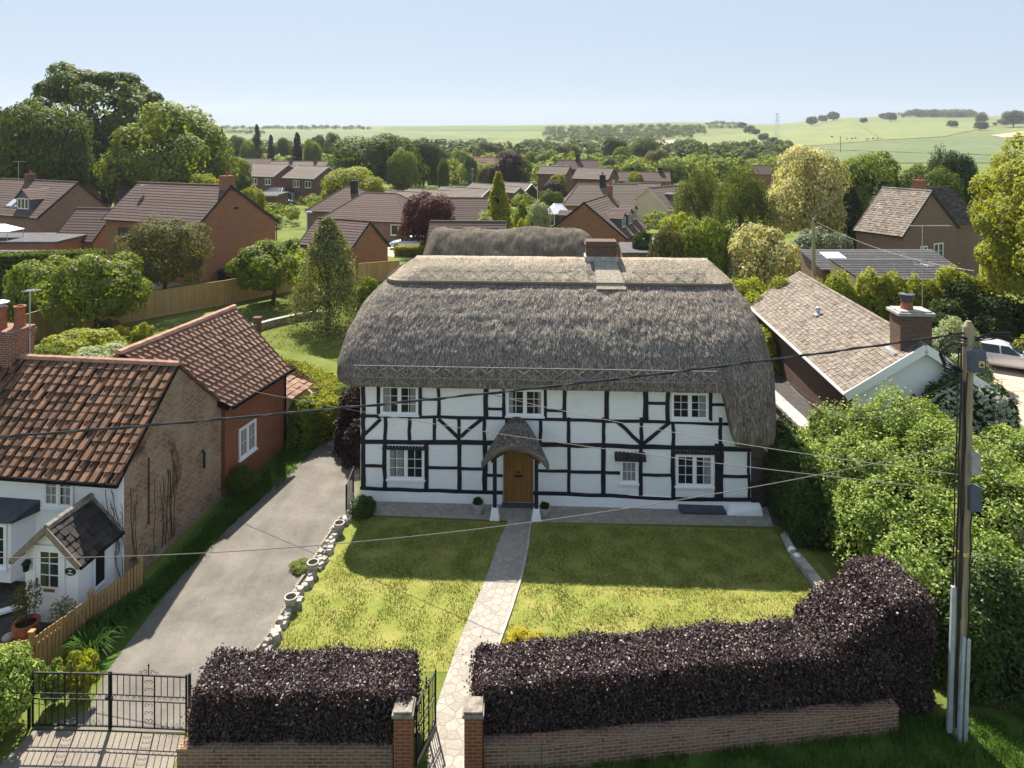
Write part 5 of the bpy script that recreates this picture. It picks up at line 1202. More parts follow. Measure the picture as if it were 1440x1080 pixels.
# band in the middle distance
bt=[('cedar',348,374,176,205,'leaf_cedar','tall open spruce on the skyline among the left trees','conifer'),
('column',374,388,190,200,'leaf_cedar','narrow dark conifer just right of the tall spruce','conifer'),
('column',408,428,187,170,'leaf_purple','dark purple pointed conifer behind the twin houses','conifer'),
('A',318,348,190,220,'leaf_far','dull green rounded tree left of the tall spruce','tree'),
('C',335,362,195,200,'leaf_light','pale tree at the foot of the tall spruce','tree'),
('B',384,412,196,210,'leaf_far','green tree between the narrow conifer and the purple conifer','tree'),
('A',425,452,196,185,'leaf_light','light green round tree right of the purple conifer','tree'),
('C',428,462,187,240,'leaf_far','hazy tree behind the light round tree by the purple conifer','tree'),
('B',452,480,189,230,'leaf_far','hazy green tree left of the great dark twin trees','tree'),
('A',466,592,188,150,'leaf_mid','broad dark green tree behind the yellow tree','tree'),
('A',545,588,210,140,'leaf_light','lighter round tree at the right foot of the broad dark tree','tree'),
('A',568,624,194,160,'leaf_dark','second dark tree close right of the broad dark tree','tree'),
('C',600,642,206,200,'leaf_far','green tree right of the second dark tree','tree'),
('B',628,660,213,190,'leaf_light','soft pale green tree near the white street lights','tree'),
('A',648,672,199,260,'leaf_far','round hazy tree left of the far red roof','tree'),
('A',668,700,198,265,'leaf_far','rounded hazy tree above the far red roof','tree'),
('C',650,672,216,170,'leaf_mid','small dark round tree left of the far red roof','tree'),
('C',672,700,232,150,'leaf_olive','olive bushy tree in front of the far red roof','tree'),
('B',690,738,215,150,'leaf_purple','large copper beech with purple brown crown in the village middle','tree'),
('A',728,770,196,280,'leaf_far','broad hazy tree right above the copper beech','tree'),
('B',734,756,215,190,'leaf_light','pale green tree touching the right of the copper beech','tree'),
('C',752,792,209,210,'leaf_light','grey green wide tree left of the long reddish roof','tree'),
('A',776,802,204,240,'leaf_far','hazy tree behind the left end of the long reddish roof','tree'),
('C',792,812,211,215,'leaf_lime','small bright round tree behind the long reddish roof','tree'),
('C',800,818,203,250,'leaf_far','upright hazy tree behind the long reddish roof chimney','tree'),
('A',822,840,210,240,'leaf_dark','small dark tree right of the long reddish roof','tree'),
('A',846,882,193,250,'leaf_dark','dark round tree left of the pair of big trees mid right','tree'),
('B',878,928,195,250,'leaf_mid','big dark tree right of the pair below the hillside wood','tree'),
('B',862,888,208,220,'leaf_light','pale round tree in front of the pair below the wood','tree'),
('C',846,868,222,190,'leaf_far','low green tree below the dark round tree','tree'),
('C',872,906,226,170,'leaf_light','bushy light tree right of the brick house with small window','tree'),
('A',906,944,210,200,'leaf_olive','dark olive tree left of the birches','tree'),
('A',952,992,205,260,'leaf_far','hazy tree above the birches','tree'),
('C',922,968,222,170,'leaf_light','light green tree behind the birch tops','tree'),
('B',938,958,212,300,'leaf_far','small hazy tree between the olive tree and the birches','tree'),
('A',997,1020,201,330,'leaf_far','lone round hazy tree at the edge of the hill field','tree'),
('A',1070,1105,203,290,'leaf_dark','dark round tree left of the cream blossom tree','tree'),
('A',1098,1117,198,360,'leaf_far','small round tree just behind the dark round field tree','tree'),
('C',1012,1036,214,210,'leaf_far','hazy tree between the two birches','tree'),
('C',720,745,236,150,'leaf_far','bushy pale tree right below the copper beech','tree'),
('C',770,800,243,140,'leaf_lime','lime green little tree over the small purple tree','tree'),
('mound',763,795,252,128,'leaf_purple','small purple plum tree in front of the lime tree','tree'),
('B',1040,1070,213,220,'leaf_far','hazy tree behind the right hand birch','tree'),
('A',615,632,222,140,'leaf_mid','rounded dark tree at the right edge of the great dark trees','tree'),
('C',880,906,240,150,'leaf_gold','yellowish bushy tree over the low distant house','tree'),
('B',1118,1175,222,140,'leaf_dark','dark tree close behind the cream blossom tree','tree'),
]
for a in bt: T(a[0],a[1],a[2],a[3],a[4],a[5],a[6],a[7],G1)
# nearer trees
T('B',455,543,238,112,'leaf_lime','bright yellow green tree behind the hip roofed bungalow','tree')
T('A',565,640,270,76,'leaf_copper','dark red leaved round tree beside the parked pale blue car','tree')
T('cone',670,732,243,72,'leaf_lime','upright yellow green tree with pointed crown beside the white dome bush','tree')
T('dome',659,707,294,62,'leaf_whitish','white green clipped dome bush above the rear thatch','bush')
T('dome',722,745,278,80,'leaf_light','pale round bush right of the upright yellow green tree','bush',G2)
T('mound',742,775,280,90,'leaf_whitish','flowering round bush left of the white conservatory','bush',G2)
T('mound',725,750,300,72,'leaf_lime','yellow green low bush behind the tiled ridge','bush',G2)
T('dome',738,756,308,76,'leaf_dark','small dark clipped bush before the grey fence','bush',G2)
T('mound',755,792,264,108,'leaf_mid','spreading green bush below the small purple plum','bush',G2)
T('birch',942,1022,212,80,'leaf_birch','left hand weeping birch beside the cream gable','tree')
T('birch',998,1086,206,74,'leaf_birch','right hand taller weeping birch left of the cream tree','tree')
T('B',1076,1184,213,74,'leaf_cream','cream blossomed rounded tree standing in front of dark conifers','tree')
T('dome',1022,1132,310,58,'leaf_cream','broad cream variegated dome shrub below the birches','shrub')
T('mound',1112,1192,316,62,'leaf_silver','grey green spreading shrub beside the wooden pole','shrub')
T('A',1172,1268,213,86,'leaf_light','yellow topped green tree behind the dark conifers','tree')
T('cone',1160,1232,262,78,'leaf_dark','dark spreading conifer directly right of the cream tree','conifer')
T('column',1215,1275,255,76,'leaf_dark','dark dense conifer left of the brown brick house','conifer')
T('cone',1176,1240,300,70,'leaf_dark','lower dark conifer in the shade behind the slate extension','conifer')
T('A',1262,1345,232,82,'leaf_mid','green leafy tree behind the brown brick house roof','tree')
T('birch',1298,1345,186,96,'leaf_dark','tall drooping dark tree above the brown brick house chimney','tree')
T('A',1318,1372,212,90,'leaf_dark','dark tree right of the drooping tall tree','tree')
T('C',1365,1400,248,100,'leaf_far','green tree in the gap left of the big golden tree','tree')
proto('gold','tree',crown_broad(31,12,13,42000,.115,130,cz=.52,hz=.5,lump=.13,fill=.1),13,12,'leaf_gold',seed=12)
T('gold',1366,1640,165,42,'leaf_gold','big golden green tree filling the right edge','tree')
T('mound',930,985,293,66,'leaf_lime','yellow green fluffy shrub in front of the cream gable','shrub',G2)
T('mound',915,960,312,58,'leaf_olive','dull green shrub right of the flat roofed extension','shrub',G2)
T('mound',950,1022,300,60,'leaf_light','leafy green shrub at the foot of the left birch','shrub',G2)
T('dome',985,1045,312,64,'leaf_mid','dark leafy shrub between the birches and the cream dome','shrub',G2)
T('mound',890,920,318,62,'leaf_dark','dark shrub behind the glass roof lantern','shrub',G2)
T('mound',856,900,290,88,'leaf_light','green garden bush in front of the cream gable wall','bush',G2)
# left garden trees
proto('plum','tree',crown_broad(41,7.4,6,17000,.075,70,cz=.6,hz=.42,lump=.17,fill=.15),6,7.4,'leaf_olive',seed=21,fork=.3)
T('plum',163,304,304,54,'leaf_olive','rounded olive brown tree in front of the orange brick house','tree')
proto('hazel','tree',crown_broad(42,5.6,5.4,11000,.10,44,cz=.56,hz=.46,lump=.21),5.4,5.6,'leaf_light',seed=22,fork=.25)
T('hazel',66,200,348,46,'leaf_light','bright green leafy tree in front of the pale board fence','tree')
T('mound',10,112,356,49,'leaf_light','spreading green shrub left of the bright leafy tree','shrub')
proto('maple','tree',crown_broad(43,6,4.8,9000,.12,36,cz=.6,hz=.40,lump=.2,fill=.05),4.8,6,'leaf_lime',seed=23,fork=.34,rb=.14)
T('maple',325,442,338,54.6,'leaf_light','small spreading maple on the rear lawn','tree')
proto('yew','conifer',crown_cone(44,6.8,7.2,21000,.095,tiers=26,power=.62,rag=.3),7.2,6.8,'leaf_conifer',seed=24,fork=.3)
T('yew',404,518,309,47.5,'leaf_conifer','cream tipped bushy conifer on the rear lawn','conifer')
T('dome',383,428,332,60,'leaf_mid','round dark green bush behind the small maple','bush')
T('mound',559,580,318,85,'leaf_gold','yellowish bush left of the dark red tree','bush',G2)
T('mound',592,614,328,79,'leaf_olive','low garden bush right of the parked pale blue car','bush',G2)
proto('ball','shrub',crown_broad(45,1.3,1.2,3500,.045,30,cz=.48,hz=.5,lump=.2),1.2,1.3,'leaf_gold',parts=('foliage','stem'),seed=25,fork=.15)
T('ball',184,216,449,43,'leaf_gold','brown and gold clipped ball conifer beyond the annexe roof','shrub')
T('ball',150,179,454,44,'leaf_yellow','bright yellow low bush left of the gold ball conifer','shrub')
T('mound',60,165,462,40,'leaf_lime','long rounded shrub above the left cottage ridge','shrub')
T('mound',45,100,478,37,'leaf_light','pale leafy bush beside the left cottage chimney','bush')
T('mound',95,190,482,36,'leaf_whitish','pale variegated bush directly above the cottage ridge','bush')
T('ball',130,165,445,45,'leaf_olive','dark low bush under the bright green leafy tree','bush')
T('dome',500,545,385,48,'leaf_light','pale green bush left of the thatch ridge end','bush')
T('ball',-20,16,400,48,'leaf_dark','dark clipped bush at the left edge behind the chimney pots','bush')
T('dome',316,362,652,25.9,'leaf_mid','dark green shrub at the foot of the red annexe window','shrub')
T('mound',492,527,697,24.3,'leaf_laurel','leafy green shrub at the front left corner of the thatched cottage','shrub')
T('mound',700,775,886,16.6,'leaf_yellow','bright yellow shrub behind the right beech hedge','shrub')
proto('corner','bush',crown_broad(46,2.6,2.2,20000,.042,60,cz=.42,hz=.52,lump=.2,low=-.5),2.2,2.6,'leaf_varieg',parts=('foliage','stem'),seed=26,fork=.2)
T('corner',-95,50,905,15.3,'leaf_varieg','large leafy bush cut by the left edge beside the iron drive gates','bush')
# hillside trees and woods
hb_=[(1133,1150,163,'hedgerow clump on the hill skyline left of its tall tree','tree'),(1150,1163,161.5,'second hedgerow clump on the hill skyline','tree'),(1163,1181,156,'tallest lone tree on the hill skyline','tree'),(1209,1220,165,'tiny lone bush on the skyline right of the tallest tree','tree'),(1236,1247,159,'small round skyline tree left of the ridge wood','tree'),(1244,1260,157.5,'skyline tree touching the ridge wood','tree'),(1332,1346,169,'round tree in the pasture below the ridge wood','tree'),(1370,1388,170,'spreading tree in the pasture near the right edge','tree'),(1396,1402,172,'tiny bush in the pasture near the right edge','tree'),(1402,1410,168,'tiny second bush in the pasture near the right edge','tree'),(1410,1440,155,'big hazy tree group on the ridge at the right edge','tree'),(1372,1388,160,'small tree at the right end of the ridge wood','tree')]
def hill_tree(x0,x1,yt,label):
    p=hill_hit((x0+x1)/2,yt+(x1-x0)*.75 if yt>168 else max(yt+(x1-x0)*.8,ridge_px((x0+x1)/2)+.4)); Y=p.y
    t,H_,W_,nm=PROTO['C' if (x0%2) else 'A']; o=t.copy(); COL.objects.link(o); o.name='hill_tree'; w=(x1-x0)*Y/F
    ht=CAM_Z-(yt-190)*Y/F-p.z; o.location=(p.x,Y,p.z-.1*ht); o.scale=(w/W_,w/W_,max(ht,w*.5)*1.1/H_); o.rotation_euler=(0,0,x0)
    for ch in t.children:
        c=ch.copy(); COL.objects.link(c); c.parent=o
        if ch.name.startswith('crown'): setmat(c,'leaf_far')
    tag(o,label,'tree','trees on the hillside')
for x0,x1,yt,l,c in hb_: hill_tree(x0,x1,yt,l)
for i,(x,y,w) in enumerate([(1044,171,14),(1054,176,16),(1062,180,14),(1074,187,16),(1086,192,18),(1096,196,15)]):
    hill_tree(x-w/2,x+w/2,y,['topmost tree of the hedgerow running down the hill','second tree down the hillside hedgerow','third tree down the hillside hedgerow','fourth tree down the hillside hedgerow','fifth tree down the hillside hedgerow','lowest tree of the hillside hedgerow'][i])
def wood(name,label,cols,seed,leafm,step=6,hpx=9):
    """a far-off wood that reads as one mass: crowns packed over a patch of hill"""
    r=np.random.default_rng(seed); Qs=[]
    for px,py,w in cols:
        p=hill_hit(px,py); s=w*p.y/F
        n=420; K=9; d=sph(r,K); d[:,2]=np.abs(d[:,2]); cc=d*np.array([s*.34,s*.34,s*.28])+np.array([p.x,p.y,p.z+s*.2])
        k=r.integers(0,K,n); dd=sph(r,n); P=cc[k]+dd*s*.26*np.array([1,1,.9]); Qs.append(leafquads(P,unit(dd+sph(r,n)*.5),s*.05,r))
    o=rawmesh(name,np.concatenate(Qs),MAT[leafm]); tag(o,label,'wood',kind='stuff')
rr=random.Random(5); cols=[]
for x in range(772,990,7):
    t=(x-772)/218; y0=lerp(184,181,t); y1=lerp(203,191,max(0,(t-.5)*2)) if t>.5 else 203
    y=y0
    while y<y1: cols.append((x+rr.uniform(-3,3),y+rr.uniform(-1,1),rr.uniform(9,13))); y+=4
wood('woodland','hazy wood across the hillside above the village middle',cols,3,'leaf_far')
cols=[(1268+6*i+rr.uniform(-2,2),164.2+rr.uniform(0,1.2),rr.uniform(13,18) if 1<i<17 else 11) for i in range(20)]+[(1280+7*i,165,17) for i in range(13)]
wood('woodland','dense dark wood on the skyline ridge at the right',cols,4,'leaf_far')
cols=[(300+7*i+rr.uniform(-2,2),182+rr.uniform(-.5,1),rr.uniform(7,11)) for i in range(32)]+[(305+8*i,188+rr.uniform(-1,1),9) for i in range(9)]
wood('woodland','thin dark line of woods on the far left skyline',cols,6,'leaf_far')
cols=[(995+6*i,176+rr.uniform(-.5,.8),rr.uniform(7,10)) for i in range(8)]+[(1000+8*i,181,9) for i in range(6)]
wood('woodland','small straggling wood at the head of the hillside hedgerow',cols,8,'leaf_far')
def belt(name,label,pts,seed,leafm,n=420,lf=.06):
    r=np.random.default_rng(seed); Qs=[]
    for X,Y,s,h in pts:
        K=11; d=sph(r,K); d[:,2]=np.abs(d[:,2])*1.1-.1; cc=d*np.array([s*.36,s*.36,h*.36])+np.array([X,Y,terr(X,Y)+h*.5])
        k=r.integers(0,K,n); dd=unit(sph(r,n)+unit(d[k])*.6); P=cc[k]+dd*min(s,h)*.25*r.uniform(.7,1.1,n)[:,None]; P=P[P[:,2]>.05]; dd=dd[:len(P)]
        Qs.append(leafquads(P,unit(dd+sph(r,len(P))*.6+np.array([0,0,.3])),s*lf,r))
    tag(rawmesh(name,np.concatenate(Qs),MAT[leafm]),label,'trees',kind='stuff')
rr=random.Random(12)
bp=[]
for px in range(290,1120,7):
    for Y in (265,315,365):
        x=px+rr.uniform(-5,5); yy=Y+rr.uniform(-18,18); bp.append(((x-720)*yy/F,yy,rr.uniform(8,13),rr.uniform(5,10)))
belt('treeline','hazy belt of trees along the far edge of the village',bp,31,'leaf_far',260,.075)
bp=[]
for px in range(300,1110,9):
    for Y in (178,205,232):
        x=px+rr.uniform(-6,6); yy=Y+rr.uniform(-10,10); bp.append(((x-720)*yy/F,yy,rr.uniform(5,9),rr.uniform(3.5,7.5)))
belt('treeline','bushy green trees massed between the far village roofs',bp,32,'leaf_light',260,.07)
bp=[]
for px,y0,y1 in [(350,100,118),(372,98,112),(395,100,114),(520,110,124),(545,118,140),(600,132,150),(640,140,160),(700,140,165),(735,118,128),(760,104,118),(785,112,124),(745,92,100),(720,95,108),(705,78,86),(735,72,80),(760,76,84),(900,100,112),(870,118,122),(930,88,96),(960,92,110),(1000,95,120),(1040,95,130),(1075,90,130),(1110,95,120),(560,98,103),(610,92,98),(440,118,128),(460,120,135),(340,108,125)]:
    for k in range(6): x=px+rr.uniform(-14,14); Y=rr.uniform(y0,y1); bp.append(((x-720)*Y/F,Y,rr.uniform(2,4),rr.uniform(1.2,2.8)))
belt('garden_greenery','low mixed garden shrubs between the village houses',bp,33,'leaf_light',220,.06)
# cattle in the pasture
def cow():
    m=MB(); m.tube([(-1.0,0,1.1),(-.6,0,1.15),(.3,0,1.12),(.8,0,1.2)],[.3,.42,.4,.26],8); m.tube([(.75,0,1.25),(1.15,0,1.3),(1.5,0,1.05)],[.2,.18,.11],6)
    for x,y in ((-.8,.22),(-.8,-.22),(.55,.2),(.55,-.2)): m.tube([(x,y,1.0),(x+.04,y,.5),(x,y,0)],[.15,.08,.07],5)
    m.tube([(-1.05,0,1.3),(-1.2,0,.6)],.03,4); return m.build('cow',MAT['bark'],None,smooth=True)
cw_=cow(); 
for i,(px,py,l) in enumerate([(1170,195,'single grazing cow left of the herd on the hill'),(1191,197.5,'first cow of the herd from the left on the hill'),(1198,198,'second cow of the herd from the left on the hill'),(1203,197,'third cow of the herd from the left on the hill'),(1220,199,'fourth cow of the herd from the left on the hill'),(1228,197.5,'fifth cow of the herd from the left on the hill'),(1234,198,'rightmost cow of the herd on the hill')]):
    o=cw_ if i==0 else cw_.copy()
    if i: COL.objects.link(o)
    p=hill_hit(px,py); o.location=p+Zu*.7; o.rotation_euler=(0,0,i*1.3); tag(o,l,'cow','cattle grazing on the hill')

# ---- hedges
def hedge(name,label,cat,boxes,leafm,leaf,dens,seed,asp=.62,rough=.06,core=True,parent=None,mat2='light_block',group=None,bump_=.12):
    """boxes: (p0,p1,depth,h0,h1,z0) runs of clipped hedge: base line p0-p1 (front face), depth behind it, heights"""
    r=np.random.default_rng(seed); Qs=[]; ex=MB()
    for p0,p1,dp,h0,h1,z0 in boxes:
        p0=np.array([p0[0],p0[1],0.]); p1=np.array([p1[0],p1[1],0.]); t=p1-p0; L_=np.linalg.norm(t); t/=L_; nb=np.array([-t[1],t[0],0.])
        if nb[1]<0: nb=-nb
        areas=[L_*(h0+h1)/2,L_*dp,L_*(h0+h1)/2*.5,dp*h0,dp*h1]; 
        for s,a in enumerate(areas):
            n=int(a*dens); u=r.random(n); w=r.random(n)
            if s in (0,2): loc=np.stack([u*L_,np.full(n,0. if s==0 else dp),z0+w*(h0+(h1-h0)*u-z0)],1); nn=np.tile(-nb if s==0 else nb,(n,1))
            elif s==1: loc=np.stack([u*L_,w*dp,h0+(h1-h0)*u],1); nn=np.tile([0,0,1.],(n,1))
            else:
                e=0. if s==3 else L_; hh=h0 if s==3 else h1; loc=np.stack([np.full(n,e),u*dp,z0+w*(hh-z0)],1); nn=np.tile(-t if s==3 else t,(n,1))
            P=p0+loc[:,:1]*t+loc[:,1:2]*nb+np.stack([np.zeros(n),np.zeros(n),loc[:,2]],1)
            lum=(np.sin(P[:,0]*2.1+P[:,2]*1.7+seed)+np.sin(P[:,0]*4.7-P[:,1]*3.1+P[:,2]*3.9))*.5*bump_
            P=P+nn*(lum-np.abs(r.normal(0,1.3,n))*rough+r.exponential(.6,n)*rough)[:,None]+r.normal(0,.02,(n,3))
            Qs.append(leafquads(P,unit(nn*.7+sph(r,n)*.95+np.array([0,0,.35])),leaf,r,asp))
        if core:
            i=.16+bump_; a=p0+t*i+nb*i; b=p1-t*i+nb*i; c=p1-t*i+nb*(dp-i); d=p0+t*i+nb*(dp-i); hh0,hh1=h0-i,h1-i; zz=max(0,z0-.05) if z0<.1 else z0+.03
            if dp>2*i: ex.hexa([Vector((*x[:2],zz)) for x in (a,b,c,d)]+[Vector((a[0],a[1],hh0)),Vector((b[0],b[1],hh1)),Vector((c[0],c[1],hh1)),Vector((d[0],d[1],hh0))])  # unseen solid block added so no light passes the leaves
    c0=boxes[0][0]; o=rawmesh(name,np.concatenate(Qs),[MAT[leafm],MAT[mat2]],None,ex,local=(c0[0],c0[1],0)); o.location=(c0[0],c0[1],0)
    return tag(o,label,cat,group)
hedge('beech_hedge','clipped copper beech hedge left of the garden path','hedge',[((-6.55,14.62),(-2.12,14.62),1.25,1.5,1.5,.5)],'leaf_beech',.029,4600,1,rough=.06,bump_=.06)
hedge('beech_hedge','long clipped copper beech hedge right of the garden path with a tall right end','hedge',[((-.62,14.78),(8.3,15.72),1.25,1.5,1.62,.5),((7.05,15.66),(8.5,15.85),1.55,1.62,2.5,.4),((8.45,15.85),(9.45,15.98),1.7,2.5,2.55,.1)],'leaf_beech',.030,4200,2,rough=.065,bump_=.08)
# the large mixed hedge on the right
def bank(name,label,cat,blobs,leafm,leaf,dens,seed,asp=.6,group=None,stem=True,pw=.72):
    """irregular hedge: overlapping lumpy masses (x,y,rx,ry,h) of one planting"""
    r=np.random.default_rng(seed); Qs=[]; ex=MB(); B_=np.array(blobs,float)
    wob=lambda d,f,s:(np.sin(d[:,0]*f+s)*np.sin(d[:,1]*f*1.13+s*2.1)+np.sin(d[:,2]*f*.9+d[:,0]*f*.5+s*.7))*.5
    for bi,(x,y,rx,ry,h) in enumerate(blobs):
        A=2*math.pi*((rx*ry)**1.6/3+2*((rx*h)**1.6)/3/2+((ry*h)**1.6)/3)**(1/1.6); n=int(A*dens)
        d=sph(r,n); d[:,2]=np.abs(d[:,2])*1.05-.05; s_=np.sign(d)*np.abs(d)**pw; s_/=np.maximum(1e-6,(np.abs(s_)**(1/pw*1.25)).sum(1)[:,None])**.35
        q=np.array([x,y,0])+s_*np.array([rx,ry,h])
        m=1+.12*wob(q,2.3/min(1.2,rx),seed)+.11*wob(q,5.2/min(1.2,rx),seed+3)+.05*wob(q,11/min(1.2,rx),seed+5)
        m=m-np.abs(r.normal(0,.07,n))+r.exponential(.02,n)
        P=np.array([x,y,0])+s_*np.array([rx,ry,h])*m[:,None]+r.normal(0,.03,(n,3)); nn=unit(s_/np.array([rx,ry,h]))
        keep=P[:,2]>.02
        for bj,(x2,y2,a2,b2,h2) in enumerate(blobs):
            if bj!=bi: keep&=(((np.abs(P[:,0]-x2)/a2)**2.5+(np.abs(P[:,1]-y2)/b2)**2.5+(P[:,2]/h2)**2.5)>.62)
        P,nn=P[keep],nn[keep]; Qs.append(leafquads(P,unit(nn*.75+sph(r,len(P))*.8+np.array([0,0,.6])),leaf,r,asp))
        prof=[(max(.01,math.cos(a)**.6),math.sin(a)**.7) for a in [0,.4,.8,1.2,1.5]]  # unseen solid dome added to block light inside each mass
        o=len(ex.v); S=12
        for c_,z_ in prof:
            for k in range(S): tt=2*math.pi*k/S; ex.v.append((x+rx*.68*c_*math.cos(tt),y+ry*.68*c_*math.sin(tt),h*.7*z_))
        for j in range(len(prof)-1):
            for k in range(S): ex.f.append((o+j*S+k,o+j*S+(k+1)%S,o+(j+1)*S+(k+1)%S,o+(j+1)*S+k)); ex.m.append(0)
    x,y=blobs[0][:2]; o=rawmesh(name,np.concatenate(Qs),[MAT[leafm],MAT['light_block']],None,ex,local=(x,y,0)); o.location=(x,y,0); return tag(o,label,cat,group)
bank('mixed_hedge','large pale variegated hedge right of the front lawn','hedge',[(11.9,25.0,1.9,1.7,3.5),(13.6,24.6,2.0,2.0,3.7),(11.5,22.8,1.9,2.0,3.4),(13.8,22.0,2.2,2.2,3.6),(11.3,20.6,1.75,1.9,3.1),(13.4,19.4,2.1,2.1,3.3),(11.1,18.5,1.6,1.7,2.7),(12.3,17.9,1.5,1.2,2.8)],'leaf_varieg',.05,900,11,pw=.6)
bank('roadside_hedge','tall dark green roadside hedge to the right of the pole','hedge',[(11.3,17.0,1.3,1.0,3.0),(13.3,17.1,1.7,1.1,3.1),(15.6,17.3,1.9,1.2,3.2)],'leaf_laurel',.048,1000,12)
bank('shrub','light green shrub mass behind the pole at the right edge','shrub',[(15.2,20.2,1.6,1.6,3.1),(15.4,23.2,1.7,1.8,2.9),(17.4,22.0,1.6,1.8,3.0),(18.4,25.5,1.9,2.0,2.5)],'leaf_varieg',.052,750,13)
bank('shrub','dark glossy laurel beside the right end of the thatched cottage','shrub',[(9.7,24.7,.85,1.0,2.4),(9.55,23.0,.8,.9,2.0),(10.1,26.2,.7,1.2,2.3)],'leaf_laurel',.05,1000,14)
bank('climbing_hydrangea','leafy white flowering climber on the white bungalow gable','climber',[(17.6,28.6,1.5,.5,3.3),(19.2,28.5,1.2,.55,2.9),(16.2,28.5,.8,.4,2.2)],'leaf_laurel',.08,420,15)
r=np.random.default_rng(77); n=520; P=np.stack([r.uniform(15.9,20,n),r.uniform(27.9,28.15,n),r.uniform(.8,3.1,n)],1); P=P[((P[:,0]-18)/2.0)**2+((P[:,2]-1.4)/1.8)**2<1]
C=np.repeat(P,14,axis=0)+r.normal(0,.05,(len(P)*14,3))*np.array([1,.4,.6])
par=bpy.data.objects['climbing_hydrangea']; par['_o']=tuple(par.location); rawmesh('flower_heads',leafquads(C,unit(sph(r,len(C))+np.array([0,-.6,.6])),.035,r,.8),MAT['petal_white'],par)
bank('garden_hedge','long bright green hedge behind the bungalow roof','hedge',[(19.0+1.75*i,44.9+.1*i,1.4,1.1,4.05+.22*(i%2)) for i in range(7)],'leaf_lime',.09,300,16)
bank('garden_hedge','rising green hedge at the right shoulder of the thatch','hedge',[(14.9,44,1.7,1.5,3.1),(17.0,44,1.8,1.4,3.9),(13.4,40,1.4,1.8,2.4),(15.3,46.5,1.8,1.5,3.6)],'leaf_lime',.09,300,17)
bank('shrub','pale flowering bushes right of the bungalow chimney','shrub',[(20.8,36.8,1.7,1.4,2.7),(23.2,37.5,1.8,1.5,3.0),(22,34.6,1.5,1.2,2.2)],'leaf_whitish',.08,330,18)
bank('shrub','dark evergreen shrubs behind the silver estate car','shrub',[(25.8,43,2.0,1.5,3.0),(30,43.6,2.6,1.7,3.2),(28.5,45,2.6,1.8,3.6)],'leaf_dark',.09,280,19)
bank('shrub','yellow green foliage at the foot of the big golden tree','shrub',[(29,39.6,1.2,.8,2.0),(32,40.5,1.8,1.2,2.5)],'leaf_gold',.08,330,20)
hedge('clipped_hedge','tall flat topped clipped green hedge at the left edge','hedge',[((-45.5,55.6),(-33.9,58.4),1.8,3.35,3.35,.0)],'leaf_mid',.09,420,21,bump_=.05)
hedge('garden_hedge','yellow topped heather coloured hedge bending round the rear lawn','hedge',[((-13.2,36.8),(-9.4,34.0),1.1,1.35,1.35,0),((-9.6,34.0),(-8.5,29.9),1.5,1.4,1.6,0)],'leaf_gold',.055,700,22,bump_=.1,mat2='light_block')
hedge('garden_hedge','brown heather hedge behind the boarded lean-to','hedge',[((-11.6,35.2),(-9.3,32.4),.7,1.5,1.4,0),((-9.1,32.2),(-8.9,30.4),.5,1.5,1.5,0)],'leaf_heath',.05,800,23,bump_=.12)
bank('bush','leafy green bush with bare canes beside the boarded lean-to','bush',[(-8.8,29.9,.75,.7,1.9)],'leaf_light',.06,650,24)
bank('bush','copper purple bush at the left end of the thatched cottage','bush',[(-6.55,29.4,.75,.9,2.5),(-6.2,28.2,.5,.6,1.6)],'leaf_purple',.06,600,25)
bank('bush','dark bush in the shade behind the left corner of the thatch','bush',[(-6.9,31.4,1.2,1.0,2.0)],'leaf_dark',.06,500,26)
hedge('clipped_hedge','low clipped hedge in front of the parked pale blue car','hedge',[((-12.6,76.2),(-9.0,75.6),.9,1.0,1.0,0)],'leaf_lime',.07,400,27,bump_=.04)
hedge('clipped_hedge','bright clipped hedge far off near the white street lights','hedge',[((-22,185),(-14.5,185),1.5,2.2,2.2,0)],'leaf_lime',.2,60,28,bump_=.05)
# grasses and edging plants
def blades(name,label,cat,pts,seed,mat,h=(.05,.12),w=.008,lean=.5,kind=None,parent=None):
    r=np.random.default_rng(seed); P=np.array(pts); n=len(P); a=r.uniform(0,6.28,n); d=np.stack([np.cos(a),np.sin(a),np.zeros(n)],1); b=np.stack([-np.sin(a),np.cos(a),np.zeros(n)],1)
    hh=r.uniform(h[0],h[1],n)[:,None]; ww=w*r.uniform(.6,1.5,n)[:,None]; l=d*hh*lean*r.uniform(.2,1.4,n)[:,None]
    up=np.array([0,0,1.])
    Q=np.stack([P-b*ww,P+b*ww,P+b*ww*.5+l+up*hh,P-b*ww*.5+l+up*hh],1)
    o=rawmesh(name,Q,MAT[mat],parent)
    if label: tag(o,label,cat,kind=kind)
    return o
def inpoly(poly,x,y):
    c=False; n=len(poly)
    for i in range(n):
        x0,y0=poly[i]; x1,y1=poly[(i+1)%n]
        if (y0>y)!=(y1>y) and x<(x1-x0)*(y-y0)/(y1-y0)+x0: c=not c
    return c
def scatter(poly,n,seed,clump=None,avoid=None):
    r=random.Random(seed); P=[(p.x,p.y) for p in poly]; xs=[p[0] for p in P]; ys=[p[1] for p in P]; out=[]
    tries=0
    while len(out)<n and tries<n*12:
        tries+=1
        x,y=r.uniform(min(xs),max(xs)),r.uniform(min(ys),max(ys))
        if not inpoly(P,x,y) or (avoid and inpoly(avoid,x,y)): continue
        if mn.noise(Vector((x*1.7,y*1.7,seed)))<r.uniform(-.5,.35): continue
        out.append((x,y,.0))
    return out
LP=[G(*p) for p in [(515,728),(690,735),(745,738),(1085,748),(1108,770),(1165,838),(1198,880),(1180,925),(690,940),(405,940),(378,912)]]
blades('lawn_grass','short yellowing grass of the front lawn',None,scatter(LP,42000,1,avoid=path_poly),1,'grass_blade',(.02,.06),.008,1.1,'stuff')
